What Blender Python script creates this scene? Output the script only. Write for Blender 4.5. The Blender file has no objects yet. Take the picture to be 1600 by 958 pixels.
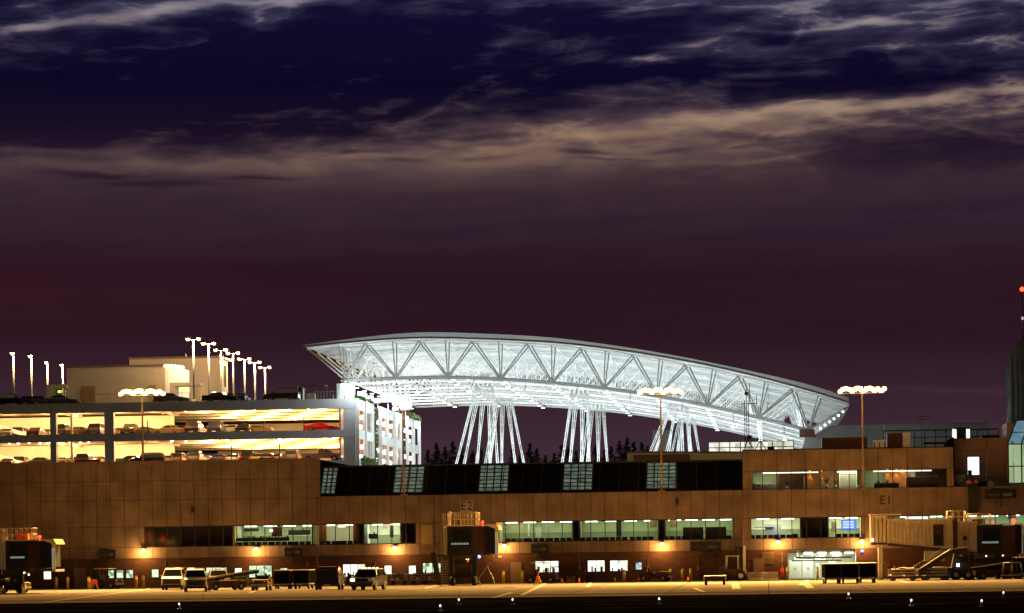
import bpy, bmesh, math, random
from mathutils import Vector, Matrix
R = math.radians
random.seed(7)
SC = bpy.context.scene
COL = SC.collection
# ---------------------------------------------------------------- camera
F = 4800.0; TH = 0.0138; VH = 375.0; CZ = 3.6; YAW = math.atan(395/4800)
cam = bpy.data.cameras.new('camera'); camo = bpy.data.objects.new('camera', cam); COL.objects.link(camo)
cam.sensor_width = 36; cam.lens = F/1600*36; cam.clip_start = 1; cam.clip_end = 30000
cam.shift_x = -VH*math.sin(TH)/1600; cam.shift_y = VH*math.cos(TH)/1600
camo.matrix_world = Matrix.Translation((0, 0, CZ)) @ Matrix.Rotation(YAW, 4, 'Z') @ Matrix.Rotation(R(90), 4, 'X') @ Matrix.Rotation(-TH, 4, 'Z')
SC.camera = camo
# ---------------------------------------------------------------- render / exposure
SC.view_settings.view_transform = 'Standard'; SC.view_settings.look = 'None'
SC.view_settings.exposure = 0.0; SC.view_settings.gamma = 1.0
SC.render.engine = 'CYCLES'
cy = SC.cycles
cy.use_denoising = True
try: cy.denoiser = 'OPENIMAGEDENOISE'
except Exception: pass
cy.max_bounces = 6; cy.diffuse_bounces = 3; cy.glossy_bounces = 3; cy.transparent_max_bounces = 12
cy.sample_clamp_indirect = 4; cy.caustics_reflective = False; cy.caustics_refractive = False
cy.use_light_tree = True
# ---------------------------------------------------------------- dusk sky
W = bpy.data.worlds.new('World'); SC.world = W; W.use_nodes = True
nt = W.node_tree; N = nt.nodes; L = nt.links
for n in list(N): N.remove(n)
def M(op, a, b=None, c=None, clamp=False):
    n = N.new('ShaderNodeMath'); n.operation = op; n.use_clamp = clamp
    for i, v in enumerate((a, b, c)):
        if v is None: continue
        if isinstance(v, (int, float)): n.inputs[i].default_value = v
        else: L.new(v, n.inputs[i])
    return n.outputs[0]
tc = N.new('ShaderNodeTexCoord'); sp = N.new('ShaderNodeSeparateXYZ'); L.new(tc.outputs['Generated'], sp.inputs[0])
az = M('ARCTAN2', sp.outputs[0], sp.outputs[1]); el = M('ARCSINE', sp.outputs[2])
# sky chart: degrees of azimuth and elevation, counted from the arch of the canopy
A = M('MULTIPLY', M('ADD', az, YAW), 57.2958)
E = M('MULTIPLY', el, 57.2958)
U = M('MULTIPLY_ADD', A, 83.8, 800.0)
V = M('SUBTRACT', M('MULTIPLY_ADD', E, -83.8, 854.0), M('MULTIPLY', M('SUBTRACT', U, 800.0), TH))
def noise(sx, sy, seed, detail=6, rough=.55, u=None, v=None, slope=0.0, dist=0.0):
    cb = N.new('ShaderNodeCombineXYZ')
    uu = u or U; vv = v or V
    L.new(M('MULTIPLY', uu, 1/sx), cb.inputs[0])
    L.new(M('MULTIPLY', M('MULTIPLY_ADD', uu, slope, vv), 1/sy), cb.inputs[1])
    cb.inputs[2].default_value = seed
    t = N.new('ShaderNodeTexNoise'); t.inputs['Scale'].default_value = 1.0; t.inputs['Detail'].default_value = detail
    t.inputs['Roughness'].default_value = rough; t.inputs['Distortion'].default_value = dist
    L.new(cb.outputs[0], t.inputs['Vector']); return t.outputs['Fac']
wu = M('MULTIPLY_ADD', noise(240, 80, 3.3, 2), 80, M('ADD', U, -40.0))
wv = M('MULTIPLY_ADD', noise(130, 45, 8.1, 2, .45), 34, M('ADD', V, -17.0))
def blob(cx, cy_, rx, ry, slope=0.0, amp=1.0):
    # soft ellipse; slope = how much the cloud bank climbs to the right
    dx = M('MULTIPLY', M('ADD', wu, -cx), 1/rx)
    dy = M('MULTIPLY', M('MULTIPLY_ADD', M('ADD', wu, -cx), slope, M('ADD', wv, -cy_)), 1/ry)
    d = M('ADD', M('MULTIPLY', dx, dx), M('MULTIPLY', dy, dy))
    g = M('POWER', 2.71828, M('MULTIPLY', d, -1.0))
    return M('MULTIPLY', g, amp)
blobs = [
 (270, 150, 400, 74, .03, -.60), (60, 195, 260, 46, 0, -.36), (700, 75, 330, 44, .02, -.34), (1000, 120, 260, 34, .02, -.2), (1280, 105, 330, 34, .03, -.12), (700, 165, 200, 30, .0, -.15), (930, 127, 130, 15, 0, -.30), (860, 40, 160, 22, 0, -.22),
 (50, 62, 110, 11, .10, .50), (210, 36, 140, 12, .16, .46), (430, 12, 110, 8, .06, .62), (90, 0, 190, 14, .03, -.40), (330, 26, 70, 12, .1, .2),
 (110, 243, 200, 9, .02, .30), (380, 260, 400, 15, .03, .40), (820, 252, 400, 34, .05, .42), (900, 214, 150, 8, .03, .25), (1100, 190, 280, 16, .05, .42), (1420, 168, 230, 11, .07, .62), (1230, 205, 380, 26, .06, .14), (1200, 250, 120, 5, .07, .25), (780, 236, 90, 5, 0, .2),
 (1090, 75, 60, 6, .06, .55), (1370, 50, 60, 7, .05, .5), (1540, 12, 130, 9, .08, .5), (1180, 22, 160, 6, .05, .3), (1170, 126, 50, 5, 0, .5), (1200, 60, 420, 60, 0, .10), (1010, 100, 60, 5, .05, .4), (1280, 54, 160, 4, .03, .3), (1420, 84, 150, 5, .05, .2),
 (1240, 70, 70, 7, .02, -.25), (1330, 96, 140, 10, .03, -.2), (1550, 240, 200, 36, .04, -.20), (1500, 130, 160, 14, .05, -.15),
 (150, 284, 60, 6, 0, -.40), (240, 295, 90, 4, .02, -.3), (400, 282, 70, 4, .02, -.3), (560, 243, 60, 4, .01, -.25), (620, 258, 60, 5, 0, -.3), (745, 249, 60, 5, .02, -.32), (760, 216, 110, 4, 0, -.2), (915, 244, 45, 4, 0, -.3), (1050, 238, 60, 5, .08, -.25), (960, 256, 60, 3, 0, -.2),
 (400, 187, 90, 6, .1, .30), (735, 170, 26, 6, -.2, .32), (500, 102, 60, 6, 0, .22), (820, 70, 60, 6, 0, .2), (640, 20, 60, 8, .2, .2),
 (690, 364, 90, 6, .03, -.25), (50, 398, 140, 10, .05, -.25), (950, 346, 100, 6, .05, -.22), (500, 412, 300, 9, .03, -.2), (1250, 370, 300, 12, .06, -.2), (1480, 330, 200, 10, .05, -.2),
 (1420, 455, 200, 40, .02, .15), (300, 465, 260, 14, .0, .12), (1480, 612, 200, 5, .0, .25),
]
acc = None
for b in blobs:
    g = blob(*b); acc = g if acc is None else M('ADD', acc, g)
n1 = noise(240, 62, 1.7, 6, .55, None, None, .05, .35)
n2 = noise(95, 26, 5.2, 7, .55, None, None, .05, .3)
n4 = noise(60, 10, 2.2, 5, .55, None, None, .06)
n3 = noise(480, 20, 9.4, 6, .6, None, None, .07)
hi = N.new('ShaderNodeMapRange'); L.new(V, hi.inputs[0]); hi.inputs[1].default_value = 290; hi.inputs[2].default_value = 175; hi.inputs[3].default_value = .28; hi.inputs[4].default_value = 1.0
nz = M('ADD', M('ADD', M('MULTIPLY', M('ADD', n1, -.5), 1.15), M('ADD', M('MULTIPLY', M('ADD', n2, -.5), 1.15), M('MULTIPLY', M('ADD', n4, -.5), .5))), M('MULTIPLY', M('ADD', n3, -.5), .55))
rid = M('POWER', M('SUBTRACT', 1.0, M('ABSOLUTE', M('MULTIPLY', M('ADD', n1, -.52), 5.0)), None, True), 3.0)
top = N.new('ShaderNodeMapRange'); L.new(V, top.inputs[0]); top.inputs[1].default_value = 300; top.inputs[2].default_value = 190; top.inputs[3].default_value = 0; top.inputs[4].default_value = 1.0
ridge = M('MULTIPLY', M('MULTIPLY', rid, M('MULTIPLY', n2, .62)), top.outputs[0])
Lf = M('ADD', M('ADD', M('ADD', M('MULTIPLY', acc, .95), .21), M('MULTIPLY', M('MULTIPLY', nz, hi.outputs[0]), .62)), ridge)
sm = N.new('ShaderNodeMapRange'); sm.interpolation_type = 'SMOOTHSTEP'; L.new(Lf, sm.inputs[0]); sm.inputs[1].default_value = -.03; sm.inputs[2].default_value = 1.30
def lin(c): return tuple(((x/255)/12.92 if x/255 <= .04045 else ((x/255+.055)/1.055)**2.4) for x in c)+(1,)
def vramp(stops, lo=0, hi_=900):
    r = N.new('ShaderNodeValToRGB'); cr = r.color_ramp
    m = N.new('ShaderNodeMapRange'); L.new(V, m.inputs[0]); m.inputs[1].default_value = lo; m.inputs[2].default_value = hi_
    L.new(m.outputs[0], r.inputs[0])
    while len(cr.elements) < len(stops): cr.elements.new(.5)
    for e, (p, c) in zip(cr.elements, stops): e.position = (p-lo)/(hi_-lo); e.color = lin(c)
    return r.outputs[0]
dark = vramp([(0, (14, 12, 46)), (140, (9, 6, 35)), (215, (24, 14, 36)), (290, (46, 30, 44)), (350, (46, 30, 43)), (430, (40, 18, 31)), (520, (40, 20, 31)), (640, (54, 34, 46)), (760, (66, 46, 58))])
light = vramp([(0, (140, 134, 146)), (110, (156, 138, 128)), (215, (160, 128, 104)), (290, (104, 80, 74)), (350, (74, 54, 66)), (430, (56, 30, 40)), (520, (58, 34, 44)), (640, (82, 58, 70)), (760, (88, 64, 74))])
mid = vramp([(0, (60, 58, 84)), (120, (52, 44, 66)), (215, (84, 65, 70)), (290, (84, 64, 64)), (350, (62, 44, 55)), (430, (50, 27, 39)), (520, (48, 26, 37)), (640, (68, 45, 57)), (760, (76, 55, 66))])
ma = N.new('ShaderNodeMix'); ma.data_type = 'RGBA'; L.new(M('MULTIPLY', sm.outputs[0], 2.6, None, True), ma.inputs[0]); L.new(dark, ma.inputs[6]); L.new(mid, ma.inputs[7])
mx = N.new('ShaderNodeMix'); mx.data_type = 'RGBA'; L.new(M('MULTIPLY_ADD', sm.outputs[0], 1.6, -.6, True), mx.inputs[0]); L.new(ma.outputs[2], mx.inputs[6]); L.new(light, mx.inputs[7])
# reddish afterglow low in the west (left)
gl = M('MULTIPLY', M('POWER', 2.718, M('MULTIPLY', M('POWER', M('MULTIPLY', M('ADD', U, 60.0), 1/420), 2.0), -1.0)), M('POWER', 2.718, M('MULTIPLY', M('POWER', M('MULTIPLY', M('ADD', V, -470.0), 1/80), 2.0), -1.0)))
m2 = N.new('ShaderNodeMix'); m2.data_type = 'RGBA'; m2.blend_type = 'ADD'; L.new(M('MULTIPLY', gl, .3), m2.inputs[0]); L.new(mx.outputs[2], m2.inputs[6]); m2.inputs[7].default_value = lin((44, 8, 0))
# the physical sky, after sunset, added very faintly
st = N.new('ShaderNodeTexSky'); st.sky_type = 'NISHITA'; st.sun_disc = False; st.sun_elevation = R(-3.0); st.sun_rotation = R(200)
m3 = N.new('ShaderNodeMix'); m3.data_type = 'RGBA'; m3.blend_type = 'ADD'; m3.inputs[0].default_value = 0.02; L.new(m2.outputs[2], m3.inputs[6]); L.new(st.outputs[0], m3.inputs[7])
fe = N.new('ShaderNodeMapRange'); L.new(E, fe.inputs[0]); fe.inputs[1].default_value = 12; fe.inputs[2].default_value = 32; fe.inputs[3].default_value = 1; fe.inputs[4].default_value = .10
fa = N.new('ShaderNodeMapRange'); L.new(sp.outputs[1], fa.inputs[0]); fa.inputs[1].default_value = .75; fa.inputs[2].default_value = .0; fa.inputs[3].default_value = 1; fa.inputs[4].default_value = .25
bg = N.new('ShaderNodeBackground'); L.new(m3.outputs[2], bg.inputs[0]); L.new(M('MULTIPLY', fe.outputs[0], fa.outputs[0]), bg.inputs[1])
wo = N.new('ShaderNodeOutputWorld'); L.new(bg.outputs[0], wo.inputs[0])
# ---------------------------------------------------------------- one very dim warm 'sun', added as front fill in place of far field lights
sl = bpy.data.lights.new('added_fill_sun', 'SUN'); so = bpy.data.objects.new('added_fill_sun', sl); COL.objects.link(so)
sl.energy = FILL_SUN_E = 0.08; sl.angle = R(25); sl.color = (1.0, .70, .46)
so.rotation_euler = (R(58), 0, R(-14)); so.location = (0, 0, 60)
# ---------------------------------------------------------------- from the photograph to metres
ct, st_ = math.cos(TH), math.sin(TH)
def ray(px, py):
    dx, dy = px-800, py-479
    u, v = dx*ct-dy*st_, dx*st_+dy*ct
    u /= F; w = (VH-v)/F
    return (u*math.cos(YAW)-math.sin(YAW), u*math.sin(YAW)+math.cos(YAW), w)
def at(px, py, Y):
    x, y, z = ray(px, py); t = Y/y
    return Vector((x*t, Y, CZ+z*t))
def ground(px, py, z0=0.0):
    x, y, z = ray(px, py); t = (z0-CZ)/z
    return Vector((x*t, y*t, z0))
def X(px, Y, py=850): return at(px, py, Y).x
def Z(px, py, Y): return at(px, py, Y).z
# ---------------------------------------------------------------- mesh collector
class MB:
    def __init__(s): s.v = []; s.f = []; s.sm = []
    def add(s, vs, fs, smooth=False):
        b = len(s.v); s.v += [tuple(p) for p in vs]; s.f += [tuple(i+b for i in f) for f in fs]; s.sm += [smooth]*len(fs); return s
    def box(s, x0, x1, y0, y1, z0, z1):
        if x0 > x1: x0, x1 = x1, x0
        if y0 > y1: y0, y1 = y1, y0
        if z0 > z1: z0, z1 = z1, z0
        return s.add([(x0,y0,z0),(x1,y0,z0),(x1,y1,z0),(x0,y1,z0),(x0,y0,z1),(x1,y0,z1),(x1,y1,z1),(x0,y1,z1)],
              [(0,3,2,1),(4,5,6,7),(0,1,5,4),(1,2,6,5),(2,3,7,6),(3,0,4,7)])
    def cbox(s, c, d): return s.box(c[0]-d[0]/2, c[0]+d[0]/2, c[1]-d[1]/2, c[1]+d[1]/2, c[2]-d[2]/2, c[2]+d[2]/2)
    def tube(s, a, b, r, r2=None, n=8, cap=True):
        a = Vector(a); b = Vector(b); r2 = r if r2 is None else r2
        d = b-a
        if d.length < 1e-6: return s
        d.normalize(); u = d.orthogonal().normalized(); w = d.cross(u)
        vs = []
        for p, q in ((a, r), (b, r2)):
            for i in range(n):
                t = 2*math.pi*i/n; vs.append(p+u*q*math.cos(t)+w*q*math.sin(t))
        s.add(vs, [(i, (i+1) % n, n+(i+1) % n, n+i) for i in range(n)], True)
        if cap:
            b0 = len(s.v)-2*n
            s.f += [tuple(b0+i for i in reversed(range(n))), tuple(b0+n+i for i in range(n))]; s.sm += [False]*2
        return s
    def bar(s, a, b, w, h=None):
        a = Vector(a); b = Vector(b); h = h or w
        d = (b-a); 
        if d.length < 1e-6: return s
        d.normalize(); up = Vector((0,0,1)) if abs(d.z) < .95 else Vector((0,1,0))
        u = d.cross(up).normalized()*w/2; q = u.cross(d).normalized()*h/2
        vs = [a-u-q, a+u-q, a+u+q, a-u+q, b-u-q, b+u-q, b+u+q, b-u+q]
        return s.add(vs, [(0,3,2,1),(4,5,6,7),(0,1,5,4),(1,2,6,5),(2,3,7,6),(3,0,4,7)])
    def prism_x(s, prof, x0, x1):      # profile of (y,z), extruded along x
        n = len(prof); vs = [(x0, y, z) for y, z in prof]+[(x1, y, z) for y, z in prof]
        return s.add(vs, [tuple(range(n)), tuple(reversed(range(n, 2*n)))]+[(i, n+i, n+(i+1) % n, (i+1) % n) for i in range(n)])
    def prism_y(s, prof, y0, y1):      # profile of (x,z)
        n = len(prof); vs = [(x, y0, z) for x, z in prof]+[(x, y1, z) for x, z in prof]
        return s.add(vs, [tuple(range(n)), tuple(reversed(range(n, 2*n)))]+[(i, n+i, n+(i+1) % n, (i+1) % n) for i in range(n)])
    def prism_z(s, prof, z0, z1):
        n = len(prof); vs = [(x, y, z0) for x, y in prof]+[(x, y, z1) for x, y in prof]
        return s.add(vs, [tuple(range(n)), tuple(reversed(range(n, 2*n)))]+[(i, n+i, n+(i+1) % n, (i+1) % n) for i in range(n)])
    def ball(s, c, r, n=8, m=5, sq=1.0):
        c = Vector(c); vs = [c+Vector((0,0,r*sq))]
        for j in range(1, m):
            p = math.pi*j/m
            for i in range(n):
                t = 2*math.pi*i/n; vs.append(c+Vector((r*math.sin(p)*math.cos(t), r*math.sin(p)*math.sin(t), r*sq*math.cos(p))))
        vs.append(c-Vector((0,0,r*sq))); fs = [(0, 1+i, 1+(i+1) % n) for i in range(n)]
        for j in range(m-2):
            for i in range(n):
                a = 1+j*n+i; b = 1+j*n+(i+1) % n; fs.append((a, a+n, b+n, b))
        k = len(vs)-1; o = 1+(m-2)*n; fs += [(k, o+(i+1) % n, o+i) for i in range(n)]
        return s.add(vs, fs, True)
    def quad(s, a, b, c, d): return s.add([a, b, c, d], [(0,1,2,3)])
    def build(s, name, mat, parent=None, local=False, bevel=0, fix=True):
        me = bpy.data.meshes.new(name); off = Vector((0,0,0))
        if parent is not None and not local: off = parent_world(parent)
        me.from_pydata([tuple(Vector(p)-off) for p in s.v], [], s.f); me.polygons.foreach_set('use_smooth', s.sm)
        if fix:
            bm = bmesh.new(); bm.from_mesh(me); bmesh.ops.recalc_face_normals(bm, faces=bm.faces); bm.to_mesh(me); bm.free()
        me.materials.append(mat)
        o = bpy.data.objects.new(name, me); COL.objects.link(o)
        if parent is not None: o.parent = parent
        if bevel:
            b = o.modifiers.new('bevel', 'BEVEL'); b.width = bevel; b.segments = 2; b.limit_method = 'ANGLE'; b.angle_limit = R(35)
        return o
def parent_world(p):
    w = Vector((0,0,0))
    while p is not None: w += Vector(p.location); p = p.parent
    return w
def tag(o, label=None, cat=None, group=None, kind=None):
    if label: o['label'] = label
    if cat: o['category'] = cat
    if group: o['group'] = group
    if kind: o['kind'] = kind
    return o
def empty(name, loc, rz=0, label=None, cat=None, group=None):
    o = bpy.data.objects.new(name, None); COL.objects.link(o); o.location = loc; o.rotation_euler = (0,0,rz); o.empty_display_size = .2
    return tag(o, label, cat, group)
def copy_tree(o, parent=None):
    kids = [c for c in bpy.data.objects if c.parent == o]
    c = o.copy(); COL.objects.link(c)
    if parent is not None: c.parent = parent
    for k in kids: copy_tree(k, c)
    return c
def copy_thing(o, loc, rz=None, label=None, group=None):
    c = copy_tree(o); c.location = loc
    if rz is not None: c.rotation_euler = (0,0,rz)
    if label: c['label'] = label
    if group: c['group'] = group
    return c
# ---------------------------------------------------------------- materials
def mat(name, col, rough=.7, metal=0.0, var=.12, scale=3.0, bump=0.0, spec=.3, coat=0.0):
    m = bpy.data.materials.new(name); m.use_nodes = True; t = m.node_tree; b = t.nodes['Principled BSDF']
    b.inputs['Roughness'].default_value = rough; b.inputs['Metallic'].default_value = metal
    b.inputs['Specular IOR Level'].default_value = spec; b.inputs['Coat Weight'].default_value = coat
    if var > 0:
        co = t.nodes.new('ShaderNodeTexCoord'); ns = t.nodes.new('ShaderNodeTexNoise'); ns.inputs['Scale'].default_value = scale; ns.inputs['Detail'].default_value = 5
        t.links.new(co.outputs['Object'], ns.inputs['Vector'])
        cr = t.nodes.new('ShaderNodeValToRGB'); cr.color_ramp.elements[0].position = .3; cr.color_ramp.elements[1].position = .7
        cr.color_ramp.elements[0].color = tuple(c*(1-var) for c in col)+(1,); cr.color_ramp.elements[1].color = tuple(min(1, c*(1+var)) for c in col)+(1,)
        t.links.new(ns.outputs['Fac'], cr.inputs[0]); t.links.new(cr.outputs[0], b.inputs['Base Color'])
        if bump:
            bp = t.nodes.new('ShaderNodeBump'); bp.inputs['Strength'].default_value = bump; t.links.new(ns.outputs['Fac'], bp.inputs['Height']); t.links.new(bp.outputs[0], b.inputs['Normal'])
    else: b.inputs['Base Color'].default_value = tuple(col)+(1,)
    return m
def emit(name, col, strength, sample=False):
    m = bpy.data.materials.new(name); m.use_nodes = True; t = m.node_tree
    for n in list(t.nodes): t.nodes.remove(n)
    e = t.nodes.new('ShaderNodeEmission'); o = t.nodes.new('ShaderNodeOutputMaterial'); e.inputs[0].default_value = tuple(col)+(1,); e.inputs[1].default_value = strength
    t.links.new(e.outputs[0], o.inputs[0])
    if not sample: m.cycles.emission_sampling = 'NONE'
    return m
def litwin(name, c1, c2, strength, scale=2.0, seed=0.0, stretch=(1,1,1)):
    # a lit window with half-seen things behind it
    m = bpy.data.materials.new(name); m.use_nodes = True; t = m.node_tree
    for n in list(t.nodes): t.nodes.remove(n)
    co = t.nodes.new('ShaderNodeTexCoord'); mp = t.nodes.new('ShaderNodeMapping'); mp.inputs['Location'].default_value = (seed, seed*.7, 0); mp.inputs['Scale'].default_value = stretch
    vo = t.nodes.new('ShaderNodeTexVoronoi'); vo.distance = 'CHEBYCHEV'; vo.inputs['Scale'].default_value = scale; vo.inputs['Randomness'].default_value = .8
    cr = t.nodes.new('ShaderNodeValToRGB'); cr.color_ramp.interpolation = 'LINEAR'; cr.color_ramp.elements[0].color = tuple(c1)+(1,); cr.color_ramp.elements[1].color = tuple(c2)+(1,)
    cr.color_ramp.elements[0].position = .15; cr.color_ramp.elements[1].position = .55
    e = t.nodes.new('ShaderNodeEmission'); e.inputs[1].default_value = strength; o = t.nodes.new('ShaderNodeOutputMaterial')
    t.links.new(co.outputs['Object'], mp.inputs[0]); t.links.new(mp.outputs[0], vo.inputs['Vector']); t.links.new(vo.outputs['Color'], cr.inputs[0]); t.links.new(cr.outputs[0], e.inputs[0]); t.links.new(e.outputs[0], o.inputs[0])
    m.cycles.emission_sampling = 'NONE'
    return m
def glass(name='window_glass', tint=(1,1,1), refl=.10):
    m = bpy.data.materials.new(name); m.use_nodes = True; t = m.node_tree
    for n in list(t.nodes): t.nodes.remove(n)
    tr = t.nodes.new('ShaderNodeBsdfTransparent'); tr.inputs[0].default_value = tuple(tint)+(1,); g = t.nodes.new('ShaderNodeBsdfGlossy'); g.inputs['Roughness'].default_value = .06
    mx = t.nodes.new('ShaderNodeMixShader'); mx.inputs[0].default_value = refl; o = t.nodes.new('ShaderNodeOutputMaterial')
    t.links.new(tr.outputs[0], mx.inputs[1]); t.links.new(g.outputs[0], mx.inputs[2]); t.links.new(mx.outputs[0], o.inputs[0])
    return m
def brickmat(name, c1, c2, mortar, sw=.6, sh=.2, msize=.02, plane='XZ'):
    m = mat(name, c1, .85, var=0); t = m.node_tree; b = t.nodes['Principled BSDF']
    co = t.nodes.new('ShaderNodeTexCoord'); s_ = t.nodes.new('ShaderNodeSeparateXYZ'); cb = t.nodes.new('ShaderNodeCombineXYZ')
    t.links.new(co.outputs['Object'], s_.inputs[0])
    t.links.new(s_.outputs[0 if plane == 'XZ' else 1], cb.inputs[0]); t.links.new(s_.outputs[2], cb.inputs[1])
    br = t.nodes.new('ShaderNodeTexBrick'); br.inputs['Scale'].default_value = 1.0; br.inputs['Brick Width'].default_value = sw; br.inputs['Row Height'].default_value = sh; br.inputs['Mortar Size'].default_value = msize
    br.inputs['Color1'].default_value = tuple(c1)+(1,); br.inputs['Color2'].default_value = tuple(c2)+(1,); br.inputs['Mortar'].default_value = tuple(mortar)+(1,)
    t.links.new(cb.outputs[0], br.inputs['Vector'])
    ns = t.nodes.new('ShaderNodeTexNoise'); ns.inputs['Scale'].default_value = .35; ns.inputs['Detail'].default_value = 6; t.links.new(co.outputs['Object'], ns.inputs['Vector'])
    mx = t.nodes.new('ShaderNodeMix'); mx.data_type = 'RGBA'; mx.blend_type = 'MULTIPLY'; mx.inputs[0].default_value = .45
    t.links.new(br.outputs['Color'], mx.inputs[6]); t.links.new(ns.outputs['Fac'], mx.inputs[7]); t.links.new(mx.outputs[2], b.inputs['Base Color'])
    return m
MT = {}
MT['panel'] = mat('precast_panel', (.21, .152, .12), .85, var=.30, scale=.45, bump=.15)
def per_panel(m, ph, mod=1.4, lo=.90, hi=1.06):    # every precast panel a shade of its own, with faint rain streaks
    t = m.node_tree; b = t.nodes['Principled BSDF']; src = b.inputs['Base Color'].links[0].from_socket
    co = t.nodes.new('ShaderNodeTexCoord'); g = t.nodes.new('ShaderNodeNewGeometry'); sx = t.nodes.new('ShaderNodeSeparateXYZ'); t.links.new(g.outputs['Position'], sx.inputs[0])
    def mm(op, a, c):
        n = t.nodes.new('ShaderNodeMath'); n.operation = op
        for i, v in enumerate((a, c)):
            if isinstance(v, (int, float)): n.inputs[i].default_value = v
            elif v is not None: t.links.new(v, n.inputs[i])
        return n.outputs[0]
    fx = mm('FLOOR', mm('DIVIDE', mm('SUBTRACT', sx.outputs[0], ph), mod), None); fz = mm('FLOOR', mm('DIVIDE', sx.outputs[2], 2.05), None)
    cb = t.nodes.new('ShaderNodeCombineXYZ'); t.links.new(fx, cb.inputs[0]); t.links.new(fz, cb.inputs[1]); wn = t.nodes.new('ShaderNodeTexWhiteNoise'); t.links.new(cb.outputs[0], wn.inputs['Vector'])
    st = t.nodes.new('ShaderNodeCombineXYZ'); t.links.new(mm('MULTIPLY', sx.outputs[0], 3.2), st.inputs[0]); t.links.new(mm('MULTIPLY', sx.outputs[2], .25), st.inputs[1]); ns = t.nodes.new('ShaderNodeTexNoise'); ns.inputs['Scale'].default_value = 1; ns.inputs['Detail'].default_value = 5; t.links.new(st.outputs[0], ns.inputs['Vector'])
    v = mm('MULTIPLY', mm('ADD', mm('MULTIPLY', wn.outputs['Value'], hi-lo), lo), mm('ADD', mm('MULTIPLY', ns.outputs['Fac'], .5), .75))
    mx = t.nodes.new('ShaderNodeMix'); mx.data_type = 'RGBA'; mx.blend_type = 'MULTIPLY'; mx.inputs[0].default_value = 1; t.links.new(src, mx.inputs[6]); t.links.new(v, mx.inputs[7]); t.links.new(mx.outputs[2], b.inputs['Base Color'])
MT['panel_dark'] = mat('brown_metal_panel', (.20, .13, .09), .6, var=.18, scale=.5)
MT['joint'] = mat('dark_joint', (.05, .04, .03), .9, var=0)  # dark backing that shows in the panel joints
MT['brick'] = brickmat('brown_brick', (.15, .065, .042), (.11, .048, .032), (.07, .045, .035))
MT['roofdark'] = mat('dark_roofing', (.008, .009, .012), .75, var=.25, scale=.6)
MT['seam'] = mat('roof_seam', (.03, .033, .04), .7, var=.3)
MT['rail'] = mat('scuffed_rail', (.34, .28, .2), .6, var=.2)
MT['garlamp'] = emit('garage_lamp_glow', (1, .85, .55), 12)
MT['frame'] = mat('dark_frame', (.03, .028, .026), .5, var=0)
MT['alu'] = mat('aluminium', (.55, .55, .55), .35, .8, var=.08)
MT['white'] = mat('white_paint', (.78, .78, .76), .55, var=.05, scale=1.2)
MT['whitesteel'] = mat('white_steel', (.80, .82, .80), .45, var=.04, scale=.8)
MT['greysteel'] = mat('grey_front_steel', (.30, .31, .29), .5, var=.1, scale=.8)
MT['fascia'] = mat('pale_fascia', (.66, .68, .63), .5, var=.10, scale=.25)
MT['soffit'] = mat('canopy_underside', (.62, .66, .66), .55, var=.10, scale=.4)
MT['conc'] = mat('garage_concrete', (.66, .67, .67), .85, var=.16, scale=.4, bump=.1)
MT['conclight'] = mat('pale_concrete', (.60, .56, .48), .8, var=.10, scale=.4)
MT['stucco'] = mat('stucco', (.62, .54, .42), .85, var=.08, scale=.35)
MT['stucco2'] = mat('stucco_behind', (.50, .43, .35), .85, var=.08, scale=.3)
MT['door'] = mat('tan_door', (.36, .25, .10), .6, var=.1)
MT['black'] = mat('black_rubber', (.015, .015, .015), .7, var=.2)
MT['blackpaint'] = mat('black_paint', (.02, .018, .017), .45, var=.2)
MT['darkbody'] = mat('dark_curtain', (.008, .007, .007), .75, var=.3, scale=5)
MT['brown'] = mat('dark_brown_metal', (.075, .028, .016), .55, var=.25, scale=2)
MT['steel'] = mat('galvanised_steel', (.32, .31, .29), .5, .5, var=.2)
MT['yellow'] = mat('yellow_paint', (.62, .40, .05), .6, var=.15, scale=6)
MT['cream'] = mat('cream_paint', (.72, .66, .52), .35, var=.05, coat=.5)
MT['orange'] = mat('orange_plastic', (.75, .10, .02), .5, var=.05)
MT['glass'] = glass()
MT['carglass'] = mat('car_glass', (.02, .022, .025), .08, var=0, spec=.7)
MT['chrome'] = mat('chrome', (.7, .7, .68), .2, 1.0, var=0)
MT['barrier'] = mat('barrier_concrete', (.42, .37, .28), .9, var=.2, scale=2, bump=.3)
MT['foliage'] = mat('conifer_needles', (.035, .05, .03), .9, var=.4, scale=1.5)
MT['bark'] = mat('bark', (.08, .06, .045), .9, var=.3)
MT['ivy'] = mat('ivy_leaves', (.07, .11, .03), .8, var=.5, scale=3)
MT['greywall'] = mat('grey_cladding', (.20, .19, .18), .7, var=.12, scale=.4)
MT['ribwall'] = mat('ribbed_grey_cladding', (.24, .25, .26), .6, var=.1, scale=.6)
MT['room_green'] = mat('pale_room_wall', (.38, .42, .25), .8, var=.08, scale=.8)
MT['olive'] = mat('olive_wainscot', (.22, .24, .14), .8, var=.1)
MT['room_cream'] = mat('cream_room_wall', (.62, .60, .46), .8, var=.06)
MT['wood'] = mat('wood_panelling', (.42, .20, .07), .5, var=.25, scale=1.4)
MT['darkwood'] = mat('dark_wood', (.10, .055, .03), .5, var=.3, scale=1.4)
MT['carpet'] = mat('carpet', (.06, .055, .05), .95, var=.3, scale=4)
MT['sodium'] = emit('sodium_lamp', (1, .60, .20), 9)
MT['sodium_small'] = emit('warm_lamp', (1, .72, .38), 4)
MT['cool'] = emit('metal_halide_lamp', (.86, .95, 1.0), 12)
MT['tube'] = emit('fluorescent_tube', (.85, 1.0, .72), 6)
MT['red'] = emit('red_beacon', (1, .03, .01), 9)
MT['blue'] = emit('blue_light', (.12, .22, 1), 9)
MT['bluewhite'] = emit('bluish_lamp', (.55, .75, 1), 10)
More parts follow.
